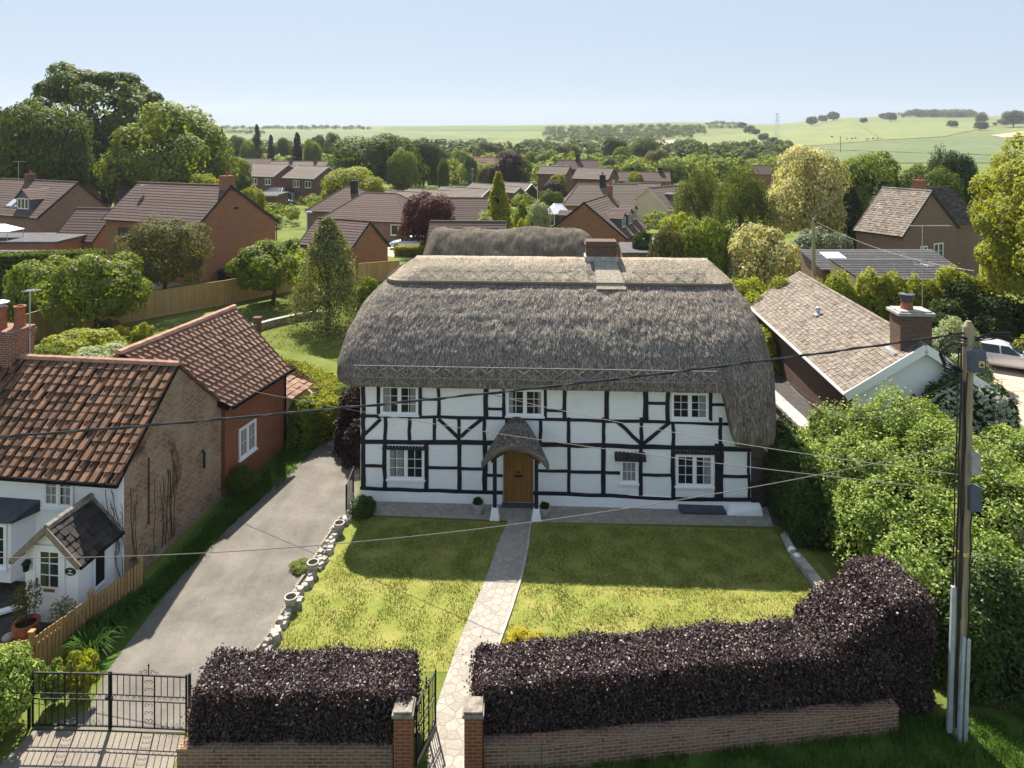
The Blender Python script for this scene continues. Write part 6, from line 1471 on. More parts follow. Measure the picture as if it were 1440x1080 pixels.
VP=[Vector((-.4,14.7,0)),Vector((8.4,15.75,0)),Vector((16,16.4,0)),Vector((16,12.5,0)),Vector((-.4,12.5,0))]
blades('verge_grass','long green grass of the roadside verge',None,scatter(VP,26000,2),2,'grass_green',(.06,.2),.008,.8,'stuff')
BP=[G(*p) for p in [(198,842),(318,712),(352,690),(372,668),(378,660),(382,690),(322,742),(246,822),(215,850)]]
blades('bank_grass','rough shaded grass strip below the weathered brick gable',None,scatter(BP,9000,3),3,'grass_green',(.05,.22),.01,.9,'stuff')
SP=[G(*p) for p in [(388,690),(432,645),(455,620),(486,604),(500,592),(440,585),(400,600),(388,640)]]
blades('side_grass_blades','grass beside the driveway next to the red annexe',None,scatter(SP,6000,4),4,'grass_green',(.04,.14),.01,.9,'stuff')
RL=[G(*p) for p in [(200,470),(320,436),(400,420),(520,405),(560,400),(520,470),(500,520),(455,505),(360,485),(240,490)]]
blades('rear_lawn_grass','grass of the rear lawn',None,scatter(RL,16000,5),5,'grass_blade',(.03,.10),.016,1.0,'stuff')
def strap(name,label,x,y,n,h,mat,seed,spread=.35,cat='plant',group=None):
    r=np.random.default_rng(seed); a=r.uniform(0,6.28,n); rad=r.random(n)*spread*.5; Q=[]
    for i in range(n):
        d=np.array([math.cos(a[i]),math.sin(a[i]),0]); b=np.array([-d[1],d[0],0]); p=np.array([x,y,0])+d*rad[i]; hh=h*r.uniform(.6,1.1); w=.016*r.uniform(.7,1.3); L_=spread*r.uniform(.5,1.3)
        p1=p+d*L_*.35+np.array([0,0,hh*.75]); p2=p+d*L_*.8+np.array([0,0,hh]); p3=p+d*L_*1.3+np.array([0,0,hh*.72])
        for u,v_,wa,wb in ((p,p1,w,w),(p1,p2,w,w*.8),(p2,p3,w*.8,w*.15)): Q.append([u-b*wa,u+b*wa,v_+b*wb,v_-b*wb])
    o=rawmesh(name,np.array(Q),MAT[mat],None,local=(x,y,0)); o.location=(x,y,0); tag(o,label,cat,group)
for i,(px,py,h,m,l) in enumerate([(128,925,.55,'grass_green','big strap leaved clump nearest the drive gates by the picket fence'),(150,895,.5,'grass_green','second strap leaved clump up the picket fence from the gates'),(175,868,.45,'grass_green','third strap leaved clump along the picket fence'),(200,846,.4,'grass_green','strap leaved clump where the picket fence meets the gable'),(112,905,.5,'grass_green','strap leaved clump tight against the picket fence boards')]):
    p=G(px,py); strap('strap_leaf_plant',l,p.x,p.y,170,h,m,i,.4,group='plants along the picket fence')
T('ball',92,138,905,16.4,'leaf_lime','lime green low bush at the foot of the picket fence','bush')
T('ball',60,95,925,16.2,'leaf_varieg','small variegated bush behind the left drive gate','bush')
T('ball',255,275,1038,15.0,'leaf_lime','tuft of yellow green weeds at the left end of the front wall','weeds')
T('mound',408,440,790,21.3,'leaf_light','leafy weeds beside the rubble edging of the drive','weeds')
# ------------------------------------------------------------------ walls, gates, fences
def wallrun(name,label,pts,h,th,mat,cap=None,z0=0):
    t=thing(name,Vector(pts[0]),label,'wall'); m=MB()
    for p,q in zip(pts,pts[1:]): p,q=Vector(p),Vector(q); m.bar(p+Zu*(h/2),q+Zu*(h/2),th,h)
    m.build('brickwork',MAT[mat],t)
    if cap:
        m=MB()
        for p,q in zip(pts,pts[1:]): p,q=Vector(p),Vector(q); m.bar(p+Zu*(h+.03),q+Zu*(h+.03),th+.05,.06)
        m.build('coping',MAT[cap],t)
    return t
wallrun('front_wall','low brick front wall under the left beech hedge',[(-6.8,14.55,0),(-2.42,14.55,0)],.50,.24,'brick_garden','brick_garden')
cpts=[(-.58,14.62,0),(.6,14.66,0),(2.0,14.82,0),(3.6,15.0,0),(5.4,15.22,0),(7.0,15.42,0),(8.4,15.6,0)]
wallrun('front_wall','long curving brick front wall under the right beech hedge',cpts,.50,.24,'brick_garden','brick_garden')
def pier(x,y,label):
    t=thing('gate_pier',Vector((x,y,0)),label,'gate pier','brick piers of the garden gate'); m=MB(); m.box((x,y,0),.36,.40,1.28); m.build('brickwork',MAT['brick_red'],t)
    m=MB(); m.box((x,y,1.28),.44,.48,.07); m.box((x,y,1.35),.38,.42,.05); m.build('pier_cap',MAT['capstone'],t,bevel=.015)
pier(-2.2,14.5,'brick gate pier left of the garden path, half covered by hedge'); pier(-.78,14.5,'brick gate pier right of the garden path with mossy cap')
def ironbars(m,P,w,z0,z1,n,r=.009,skip=()):
    for i in range(n+1):
        x=w*i/n
        if any(a<x<b for a,b in skip): continue
        m.tube([P(x,z0),P(x,z1)],r,4)
def scroll(m,P,cx,cz,rad,sx=1,sz=1,r=.006):
    pts=[]
    for k in range(11): a=k*.52; q=rad*(1-k*.075); pts.append(P(cx+sx*q*math.cos(a),cz+sz*q*math.sin(a)))
    m.tube(pts,r,4)
def leaf(name,A,B,label_part,parent,z0=.08,z1=1.22):
    A,B=Vector(A),Vector(B); d=(B-A); w=d.length; d/=w; P=lambda x,z:A+d*x+Zu*z
    m=MB()
    for z in (z0,z1): m.bar(P(0,z),P(w,z),.03,.03)
    mz=z0+(z1-z0)*.50; 
    for z in (mz,mz+.12): m.bar(P(0,z),P(w,z),.018,.02)
    for x in (0,w): m.bar(P(x,0.03),P(x,z1+.05),.035,.035,up=(1,0,0))
    s0,s1=w*.5-.13,w*.5+.13
    ironbars(m,P,w,mz+.12,z1,12,.009,[(s0,s1)]); ironbars(m,P,w,z0,mz,12,.009,[(s0,s1)])
    for x in (s0,s1): m.tube([P(x,z0),P(x,z1)],.014,5)
    for k in range(6):
        zc=z0+.1+k*(z1-z0-.12)/6
        scroll(m,P,s0+.075,zc+.04,.055,1,1); scroll(m,P,s1-.075,zc+.04,.055,-1,1)
    for k in range(int(w/.14)): 
        x=.09+k*.14
        if not s0-.05<x<s1+.05: scroll(m,P,x,mz+.06,.045,1 if k%2 else -1,1,.005)
    for sx in (-1,1):
        scroll(m,P,w*.5+sx*.07,z1+.07,.055,sx,1,.007); scroll(m,P,w*.5+sx*.18,z1+.05,.04,sx,1,.006)
    m.tube([P(w*.5,z1),P(w*.5,z1+.2)],.013,5); m.lathe(P(w*.5,z1+.18),[(.001,0),(.022,.03),(.001,.09)],6)
    for k in range(4): 
        x=s1+.07+k*.12
        if x<w-.05: m.tube([P(x,z0),P(x+.06,z0+.12),P(x+.12,z0)],.006,4)
    return m.build(name,MAT['black_iron'],parent)
g=thing('drive_gates',Vector((-8.75,15.45,0)),'pair of black wrought iron drive gates with scroll panels','gates')
gl,gm,gr=G(46,1024),G(155,1026),G(262,1031)
leaf('gate_leaf',(gl.x,gl.y,0),(gm.x-.02,gm.y,0),None,g); leaf('gate_leaf',(gm.x+.02,gm.y,0),(gr.x,gr.y,0),None,g)
m=MB(); m.bar((gm.x,gm.y-.03,.02),(gm.x,gm.y-.03,1.25),.035,.03); m.bar((gm.x-.08,gm.y-.04,.72),(gm.x+.08,gm.y-.04,.72),.04,.06); m.build('latch',MAT['black_iron'],g)
for x,l in ((gl.x-.08,0),(gr.x+.07,1)):
    m=MB(); m.bar((x,gl.y if l==0 else gr.y,0),(x,gl.y if l==0 else gr.y,1.3),.05,.05); m.build('gate_post',MAT['black_iron'],g)
g=thing('garden_gate',Vector((-1.95,14.65,0)),'narrow scrolled iron garden gate standing open against the left pier','gate')
leaf('gate_leaf',(-1.97,14.66,0),(-1.68,15.62,0),None,g,.12,1.22)
m=MB(); m.bar((-1.97,14.66,.06),(-1.68,15.62,.06),.05,.09); m.build('bottom_rail',MAT['conc'],g)
g=thing('side_gate',G(489,712),'small black iron gate at the left corner of the thatched cottage','gate')
p,q=G(487,722),G(497,695); m=MB(); 
for z in (.1,.95): m.bar(p+Zu*z,q+Zu*z,.03,.03)
for i in range(8): a=p.lerp(q,i/7); m.tube([a+Zu*.05,a+Zu*(1.0 if i in (0,7) else .95)],.012 if i not in (0,7) else .028,5)
m.build('gate_leaf',MAT['black_iron'],g)
# picket fence
pf=thing('picket_fence',Vector((-11,18.5,0)),'brown picket fence between the white cottage front and the drive','fence')
a,b=Vector((-11.42,17.0,0)),Vector((-10.42,20.05,0)); n=30; m=MB()
for i in range(n):
    p=a.lerp(b,(i+.5)/n); d=(b-a).normalized(); h=1.0+random.uniform(-.015,.015)
    s=d*.038; w=Vector((d.y,-d.x,0))*.02
    m.hexa([p-s,p-s+w,p+s+w,p+s,p-s+Zu*h,p-s+w+Zu*h,p+s+w+Zu*(h),p+s+Zu*h])
m.build('pickets',MAT['picket'],pf)
m=MB(); w=Vector((-.02,.0,0))
for z in (.3,.75): m.bar(a+w+Zu*z,b+w+Zu*z,.04,.08)
m.build('rail',MAT['picket'],pf)
for f_,h in ((0,1.12),(.5,1.1),(1,1.1)):
    p=a.lerp(b,f_)+Vector((-.06,0,0)); m=MB(); m.box(p,.1,.1,h); m.box(p+Zu*h,.13,.13,.04); m.build('fence_post',MAT['picket'],pf)
pf=thing('picket_fence',Vector((-12,16.8,0)),'short front run of brown pickets running behind the left edge bush','fence'); m=MB(); c=Vector((-14.2,16.3,0))
for i in range(26):
    p=a.lerp(c,(i+1.5)/27.0); d=(c-a).normalized(); s=d*.038; w=Vector((d.y,-d.x,0))*.02; m.hexa([p-s,p-s+w,p+s+w,p+s]+[x+Zu*.95 for x in (p-s,p-s+w,p+s+w,p+s)])
m.build('pickets',MAT['picket'],pf)
m=MB()
for z in (.3,.75): m.bar(a+Zu*z,c+Zu*z,.04,.08)
m.build('rail',MAT['picket'],pf)
# close-boarded fences
def boardfence(label,pts,h,mat='fence',name='board_fence',bw=.14):
    t=thing(name,Vector(pts[0]),label,'fence'); m=MB(); mp=MB(); mg=MB()
    for p,q in zip(pts,pts[1:]):
        p,q=Vector(p),Vector(q); L_=(q-p).length; d=(q-p)/L_; w=Vector((d.y,-d.x,0)); n=max(1,int(L_/bw))
        for i in range(n):
            a,b=p+d*(L_*i/n),p+d*(L_*(i+1)/n-.004); hh=h+random.uniform(-.012,.012); e=w*(.012 if i%2 else .022)
            m.hexa([a,a+e,b+e,b,a+Zu*hh,a+e+Zu*hh,b+e+Zu*hh,b+Zu*hh])
        mp.bar(p+Zu*(h+.02)+w*.01,q+Zu*(h+.02)+w*.01,.07,.035); mg.bar(p+Zu*.1+w*.03,q+Zu*.1+w*.03,.03,.16)
    m.build('boards',MAT[mat],t); mp.build('capping_rail',MAT[mat],t); mg.build('gravel_board',MAT[mat],t)
    k=0
    for p,q in zip(pts,pts[1:]):
        p,q=Vector(p),Vector(q); n=max(1,int((q-p).length/3))
        for i in range(n): x=p.lerp(q,i/n); mm=MB(); d=(q-p).normalized(); mm.box(x-Vector((d.y,-d.x,0))*.07,.1,.1,h); mm.build('fence_post',MAT[mat],t)
    return t
fp=[G(*p) for p in [(29,487),(75,471),(193,451),(320,428),(385,414),(440,405)]]
boardfence('long pale close boarded fence along the rear garden',fp,1.85)
boardfence('pale board fence piece right of the conifer',[G(505,399),G(562,394)],1.75)
boardfence('grey weathered fence left of the brick dormer bungalow',[Vector((.8,82,0)),Vector((9,83,0))],2.0,'greyfence')
boardfence('grey fence behind the left spreading shrub',[Vector((-36.5,52.5,0)),Vector((-31,53.5,0))],1.8,'greyfence')
boardfence('short curved board fence behind the boarded lean-to',[Vector((-9.6,32.6,0)),Vector((-8.9,31.6,0)),Vector((-8.55,30.4,0))],1.55,'greyfence')
wallrun('garden_wall','brown brick garden wall beside the gravel street',[(-14.2,88,0),(-10.8,84,0)],1.9,.24,'brick_brown','brick_brown')
wallrun('garden_wall','red brown garden wall at the foot of the birches',[(14.6,66,0),(20.5,66.5,0)],1.6,.24,'brick_brown','brick_brown')
gw=wallrun('garden_wall','low curved stone wall with small piers on the rear lawn',[G(332,474),G(352,468),G(385,459),G(420,451),G(452,447)],.45,.3,'flint','conc')
for x,y in ((333,474),(362,465.5)): p=G(x,y); m=MB(); m.box(p,.42,.42,.85); m.box(p+Zu*.85,.5,.5,.08); m.build('wall_pier',MAT['brick_brown'],gw)
# rubble edging with planters
rng=random.Random(8); ed=thing('rubble_wall',G(430,820),'low rubble stone edging between the driveway and the front lawn','edging wall')
line=[(372,918),(395,884),(412,856),(428,828),(446,800),(462,772),(476,748),(490,728),(498,712)]
m=MB()
for (x0,y0),(x1,y1) in zip(line,line[1:]):
    a,b=G(x0,y0),G(x1,y1); n=int((b-a).length/.17)+1
    for i in range(n):
        for k in range(2):
            p=a.lerp(b,(i+rng.random()*.6)/n)+Vector((rng.uniform(-.12,.12),rng.uniform(-.05,.05),0)); s=rng.uniform(.07,.125); h=rng.uniform(.10,.22); an=rng.uniform(0,3)
            c_,s_=math.cos(an),math.sin(an); tp=rng.uniform(.6,.85); V8=[]
            for zz,sc in ((-.03,1),(h,tp)):
                for sx,sy in ((-1,-1),(1,-1),(1,1),(-1,1)): V8.append(p+Vector(((sx*c_-sy*s_)*s*sc*rng.uniform(.8,1.1),(sx*s_+sy*c_)*s*sc*rng.uniform(.8,1.1),zz+rng.uniform(-.02,.02))))
            m.hexa(V8)
m.build('stones',MAT['stone'],ed,bevel=.015)
ms=MB()
for (x0,y0),(x1,y1) in zip(line[:-2],line[1:-1]): ms.bar(G(x0-13,y0)+Zu*.02,G(x1-11,y1)+Zu*.02,.08,.1)
ms.build('kerb_stone',MAT['capstone'],ed)
def planter(px,py,label,r=.165,h=.25,mat='conc',z=.13,plant_=None,cat='planter',group=None,name='planter'):
    p=G(px,py)+Zu*z; t=thing(name,p,label,cat,group); m=MB(); m.lathe(p,[(.001,0),(r*.72,0),(r*.98,h*.55),(r,h*.86),(r*1.08,h*.88),(r*1.08,h),(r*.84,h),(r*.80,h*.86),(.001,h*.86)],18); m.build('pot',MAT[mat],t,smooth=False)
    m=MB(); m.lathe(p,[(.001,h*.87),(r*.79,h*.865)],14); m.build('soil',MAT['soil'],t)
    if plant_:
        rr=np.random.default_rng(px); n=plant_[1]; P=np.array(p)+np.array([0,0,h+plant_[2]*.55])+sph(rr,n)*np.array([plant_[3],plant_[3],plant_[2]*.5])*(rr.random((n,1))**.4); rawmesh('foliage',leafquads(P,unit(sph(rr,n)+np.array([0,0,.5])),plant_[4],rr,.45),MAT[plant_[0]],t)
        m=MB(); m.tube([p+Zu*h*.8,p+Zu*(h+plant_[2]*.6)],.018,5); m.build('stem',MAT['bark'],t)
    return t
planter(409,858,'white stone planter nearest the front hedge on the rubble edging',group='planters on the rubble edging')
planter(440,808,'middle white stone planter on the rubble edging',group='planters on the rubble edging')
planter(477,751,'white stone planter nearest the thatched cottage on the rubble edging',group='planters on the rubble edging')
planter(672,722,'small stone urn left of the porch with a dark plant',.2,.34,'conc',.02,('leaf_dark',260,.16,.16,.05),group=None,name='stone_urn',cat='urn')
planter(766,727,'small stone urn right of the porch with a dark plant',.19,.32,'conc',.02,('leaf_dark',220,.14,.15,.05),name='stone_urn',cat='urn')
planter(37,897,'large terracotta pot with an olive bush left of the white porch door',.30,.42,'terracotta',0,('leaf_olive',900,1.0,.36,.035),name='terracotta_pot',cat='flower pot')
planter(88,902,'pot with a silvery bush right of the white porch door',.2,.35,'terracotta',0,('leaf_silver',700,.75,.32,.035),name='flower_pot',cat='flower pot')
for i,(px,py,l) in enumerate([(12,899,'pale smooth boulder left of the terracotta pot'),(21,895,'smaller pale boulder touching the terracotta pot')]):
    p=G(px,py); m=MB(); m.lathe(p,[(.001,-.05),(.13,.0),(.16,.06),(.1,.12),(.001,.14)],9); o=m.build('boulder',MAT['conc'],None,smooth=True); tag(o,l,'boulder')
p=G(5,868); m=MB(); m.bar(p+Vector((-.6,-.3,.12)),p+Vector((.35,.25,.16)),.2,.08); tag(m.build('trough',MAT['upvc'],None,bevel=.015),'white narrow trough on the dark gravel under the bay window','trough')
# right-hand lawn kerb
kb=thing('lawn_kerb',G(1150,820),'stone kerb along the right edge of the front lawn','kerb'); L2=[(1104,756),(1109,768),(1118,785),(1135,806),(1150,825),(1167,847),(1185,872)]
m=MB()
for i,((x0,y0),(x1,y1)) in enumerate(zip(L2,L2[1:])):
    if i>1: m.bar(G(x0,y0)+Zu*.08,G(x1,y1)+Zu*.08,.30,.20)
    else:
        a,b=G(x0,y0),G(x1,y1)
        for k in range(3): p=a.lerp(b,k/3+.1); m.lathe(p,[(.13,-.02),(.15,.08),(.09,.18),(.001,.2)],7)
m.build('stone',MAT['stone'],kb)
for i,(px,py) in enumerate([(1114,779),(1121,789)]):
    p=G(px,py); m=MB(); m.lathe(p,[(.001,-.02),(.12,.03),(.15,.12),(.09,.21),(.001,.24)],9); tag(m.build('white_stone',MAT['white_paint'],None,smooth=True),['white painted stone at the upper end of the lawn kerb','second white painted stone just below the first on the lawn kerb'][i],'stone')
# ------------------------------------------------------------------ pole and cables
pp=Vector((9.67,15.42,0)); pt=Vector((9.90,15.42,8.97))
po=thing('utility_pole',pp,'tall wooden utility pole with boxes and cables on the right','utility pole')
PL=lambda z: pp.lerp(pt,z/8.97)
m=MB(); m.tube([PL(-.2),PL(2),PL(4.5),PL(7),PL(8.85),PL(8.97)],[.145,.14,.13,.12,.11,.05],12); m.build('shaft',MAT['pole'],po,smooth=False)
def pbox(name,z,dx,dy,w,d,h,mat):
    c=PL(z)+Vector((dx,dy,0)); m=MB(); m.box(c,w,d,h); return m.build(name,MAT[mat],po,bevel=.02)
b_=pbox('junction_box',7.95,.05,-.22,.34,.16,.46,'greybox'); b_['_o']=po['_o']
c=PL(8.02)+Vector((.11,-.305,.04)); m=MB(); m.box(c,.12,.01,.13); m.build('warning_plate',MAT['yellow_sign'],b_)
m=MB(); m.prism([c+Vector((-.045,-.007,.025)),c+Vector((.045,-.007,.025)),c+Vector((0,-.007,.105))],(0,-.002,0)); m.build('warning_symbol',MAT['black_iron'],b_)
pbox('junction_box',5.72,.12,-.14,.2,.16,.46,'conc'); pbox('junction_box',4.95,.12,-.16,.24,.18,.52,'greybox')
m=MB()
for k,(z0,z1,dx,dy,rad) in enumerate([(.25,8.5,-.17,-.06,.02),(.25,7.7,-.13,-.12,.025),(.2,8.4,-.2,.0,.015),(2.6,7.9,-.1,-.14,.015),(2.2,5.0,.05,-.17,.016)]):
    m.tube([PL(lerp(z0,z1,i/14))+Vector((dx+.012*math.sin(i*1.7+k),dy,0)) for i in range(15)],rad,5)
m.build('riser_cables',MAT['cable'],po)
m=MB(); m.bar(PL(0)+Vector((-.22,-.05,.1)),PL(3.25)+Vector((-.2,-.05,0)),.085,.1); m.bar(PL(0)+Vector((-.09,-.17,0)),PL(2.25)+Vector((-.05,-.17,0)),.10,.07); m.bar(PL(0)+Vector((.04,-.17,0)),PL(2.2)+Vector((.06,-.17,0)),.08,.08); m.build('cable_guard',MAT['steel'],po,bevel=.012)
m=MB(); rr=random.Random(4)
for k in range(7):
    a=PL(8.55)+Vector((-.1,-.12,rr.uniform(-.1,.1))); m.tube([a,a+Vector((-.35,rr.uniform(-.1,.1),rr.uniform(.0,.15))),a+Vector((-.6,0,rr.uniform(-.25,0))),a+Vector((-.45,0,rr.uniform(-.6,-.35))),PL(7.9)+Vector((-.16,-.1,0))],.014,4)
    a=PL(8.6)+Vector((.1,-.1,rr.uniform(-.05,.08))); m.tube([a,a+Vector((.4,.1,rr.uniform(-.03,.12))),a+Vector((.9,.2,rr.uniform(-.02,.08)))],.012,4)
m.build('cable_loops',MAT['cable'],po)
m=MB(); c=PL(2.0); m.tube([PL(3.95)+Vector((0,0,-.02)),PL(3.95)+Vector((0,0,.06))],[.142,.142],12); m.build('pole_band',MAT['yellow_sign'],po)
def cable(name,label,A,B,sag,r,mat,twist=False,n=40,cat='cable'):
    A,B=Vector(A),Vector(B); pts=[A.lerp(B,i/n)-Zu*(sag*4*(i/n)*(1-i/n)) for i in range(n+1)]; m=MB(); m.tube(pts,r,6)
    if twist:
        k=n*6; q=[]
        for i in range(k+1):
            t=i/k; p=A.lerp(B,t)-Zu*(sag*4*t*(1-t)); a=t*130; q.append(p+Vector((0,math.cos(a),math.sin(a)))*r*1.1)
        m.tube(q,r*.55,4)
    tag(m.build(name,MAT[mat],None),label,cat); return m
Aend=at(0,604,13.2); Ap=PL(8.72)
# span continued beyond the picture to its next support
d=(Aend-Ap); cable('overhead_cable','thick twisted black cable crossing in front of the thatched roof',Ap,Ap+d*1.25+Zu*.05,.28,.021,'cable',True,70)
cable('overhead_cable','thick cable leaving the pole top to the right edge',PL(8.62),PL(8.62)+Vector((9,1.2,.1)),.2,.016,'cable')
def pxcable(label,p0,Y0,p1,Y1,sag,r=.010,mat='wire'): return cable('telephone_wire',label,at(p0[0],p0[1],Y0),at(p1[0],p1[1],Y1),sag,r,mat)
pxcable('thin wire from the pole to the white cottage porch crossing the drive',(1352,626),15.4,(-90,783),18.5,.75)
pxcable('thin wire from the red annexe eaves across the thatched cottage front',(345,548),26.6,(1352,690),15.4,.25)
pxcable('thin wire from the porch hood upper window to the right',(680,552),24.6,(1352,668),15.4,.2)
cable('telephone_wire','slack looped wire from the bungalow eaves to the pole',at(1115,540,28.5),at(1350,532,15.5),.9,.011,'cable')
cable('telephone_wire','second slack wire hanging beside the looped bungalow wire',at(1112,543,28.5),at(1350,540,15.5),1.0,.009,'wire')
cable('telephone_wire','wire dropping from the pole box to the lower right edge',PL(5.9)+Vector((.1,-.1,0)),at(1470,702,15.2),.05,.012,'wire')
cable('telephone_wire','dark wire leaving the pole above the lower grey box to the right',PL(6.6),at(1480,632,17),.1,.010,'cable')
cable('telephone_wire','steep stay wire running right from below the pole top',PL(7.2),at(1500,900,15.0),.0,.010,'wire')
# second pole and aerials
p2=at(1144,390,50); p2.z=0; t=thing('utility_pole',p2,'distant plain wooden pole beside the grey green shrub','utility pole'); m=MB(); m.tube([p2-Zu*.2,p2+Zu*7.15],[.16,.12],8); m.build('shaft',MAT['pole'],t); m=MB(); m.bar(p2+Zu*6.9+Vector((0,-.15,0)),p2+Zu*7.02+Vector((.2,-.15,0)),.08,.1); m.build('bracket',MAT['black_iron'],t)
cable('telephone_wire','wire sloping from the distant wooden pole to the right',p2+Zu*7.0,at(1370,381,40),.5,.018,'wire')
p3=at(1031,365,57); t=thing('post',Vector((p3.x,p3.y,0)),'thin pole standing in front of the cream dome shrub','post'); m=MB(); m.tube([(p3.x,p3.y,0),p3],.06,6); m.box(p3,.25,.12,.06); m.build('shaft',MAT['greyfence'],t)
def aerial(px,ytop,Y,zb,label,arm=1.9,name='tv_aerial',n=13):
    p=at(px,ytop,Y); t=thing(name,Vector((p.x,p.y,zb)),label,'aerial'); m=MB(); m.tube([(p.x,p.y,zb),p],.022,5); m.build('mast',MAT['steel'],t); m=MB(); m.bar(p+Vector((-arm*.42,0,-.02)),p+Vector((arm*.58,.2,-.02)),.025)
    for k in range(n): x=-.42*arm+k*arm/(n-1); m.bar(p+Vector((x,-.18,-.02)),p+Vector((x,.22,-.02)),.012)
    m.build('antenna',MAT['steel'],t); return t,p
t,p=aerial(1297,317,42,0,'tall television aerial on a mast behind the bungalow chimney',2.9,n=18); m=MB(); m.bar(Vector((p.x-.45,p.y,5.35)),Vector((p.x+.7,p.y,5.3)),.05); m.bar(Vector((p.x+.2,p.y-.3,5.3)),Vector((p.x+.2,p.y+.5,5.3)),.1); m.build('lower_antenna',MAT['steel'],t)
aerial(26,227,72,8.0,'television aerial on the left dormer house chimney',1.2); aerial(42,408,24.0,5.6,'thin aerial mast beside the chimney of the white cottage',.4,n=4)
def lamp(px,yt,Y,label):
    p=at(px,yt,Y); t=thing('street_lamp',Vector((p.x,p.y,0)),label,'street lamp'); m=MB(); m.tube([(p.x,p.y,0),p],[.08,.05],6); m.build('post',MAT['steel'],t); m=MB(); m.hexa([p+Vector(q) for q in [(-.2,-.15,-.05),(.5,-.15,-.02),(.5,.15,-.02),(-.2,.15,-.05),(-.15,-.1,.12),(.45,-.08,.1),(.45,.08,.1),(-.15,.1,.12)]]); m.build('lantern',MAT['steel'],t)
lamp(432,299,72,'grey street lamp in front of the hip roofed bungalow'); lamp(664,238,150,'far street lamp left of the copper beech')
m=MB(); p=hill_hit(1182,214); tt=thing('utility_pole',p,'lone dark pole standing in the blue green crop field','utility pole'); zt=CAM_Z+(190-207)*-1*0; H_=9.5; m.tube([p-Zu*.3,p+Zu*H_],[.3,.22],5); m.bar(p+Zu*H_*.95+Vector((-1,0,0)),p+Zu*H_*.95+Vector((1,0,0)),.2); m.build('shaft',MAT['pole'],tt)
p=hill_hit(1093,192); tt=thing('pylon',p,'slim lattice pylon on the hillside by the hedgerow','pylon'); m=MB(); H_=24
for sx,sy in ((-1,-1),(1,-1),(1,1),(-1,1)): m.tube([p+Vector((sx*2.2,sy*2.2,0)),p+Vector((sx*.4,sy*.4,H_))],.12,4)
for k in range(6):
    z0,z1=H_*k/6,H_*(k+1)/6; w0,w1=lerp(2.2,.4,k/6),lerp(2.2,.4,(k+1)/6); m.tube([p+Vector((-w0,-w0,z0)),p+Vector((w1,-w1,z1))],.07,4); m.tube([p+Vector((w0,-w0,z0)),p+Vector((-w1,-w1,z1))],.07,4)
for z,w in ((16,3.5),(20,4.2),(23,3)): m.bar(p+Vector((-w,0,z)),p+Vector((w,0,z)),.25)
m.build('lattice',MAT['steel'],tt)
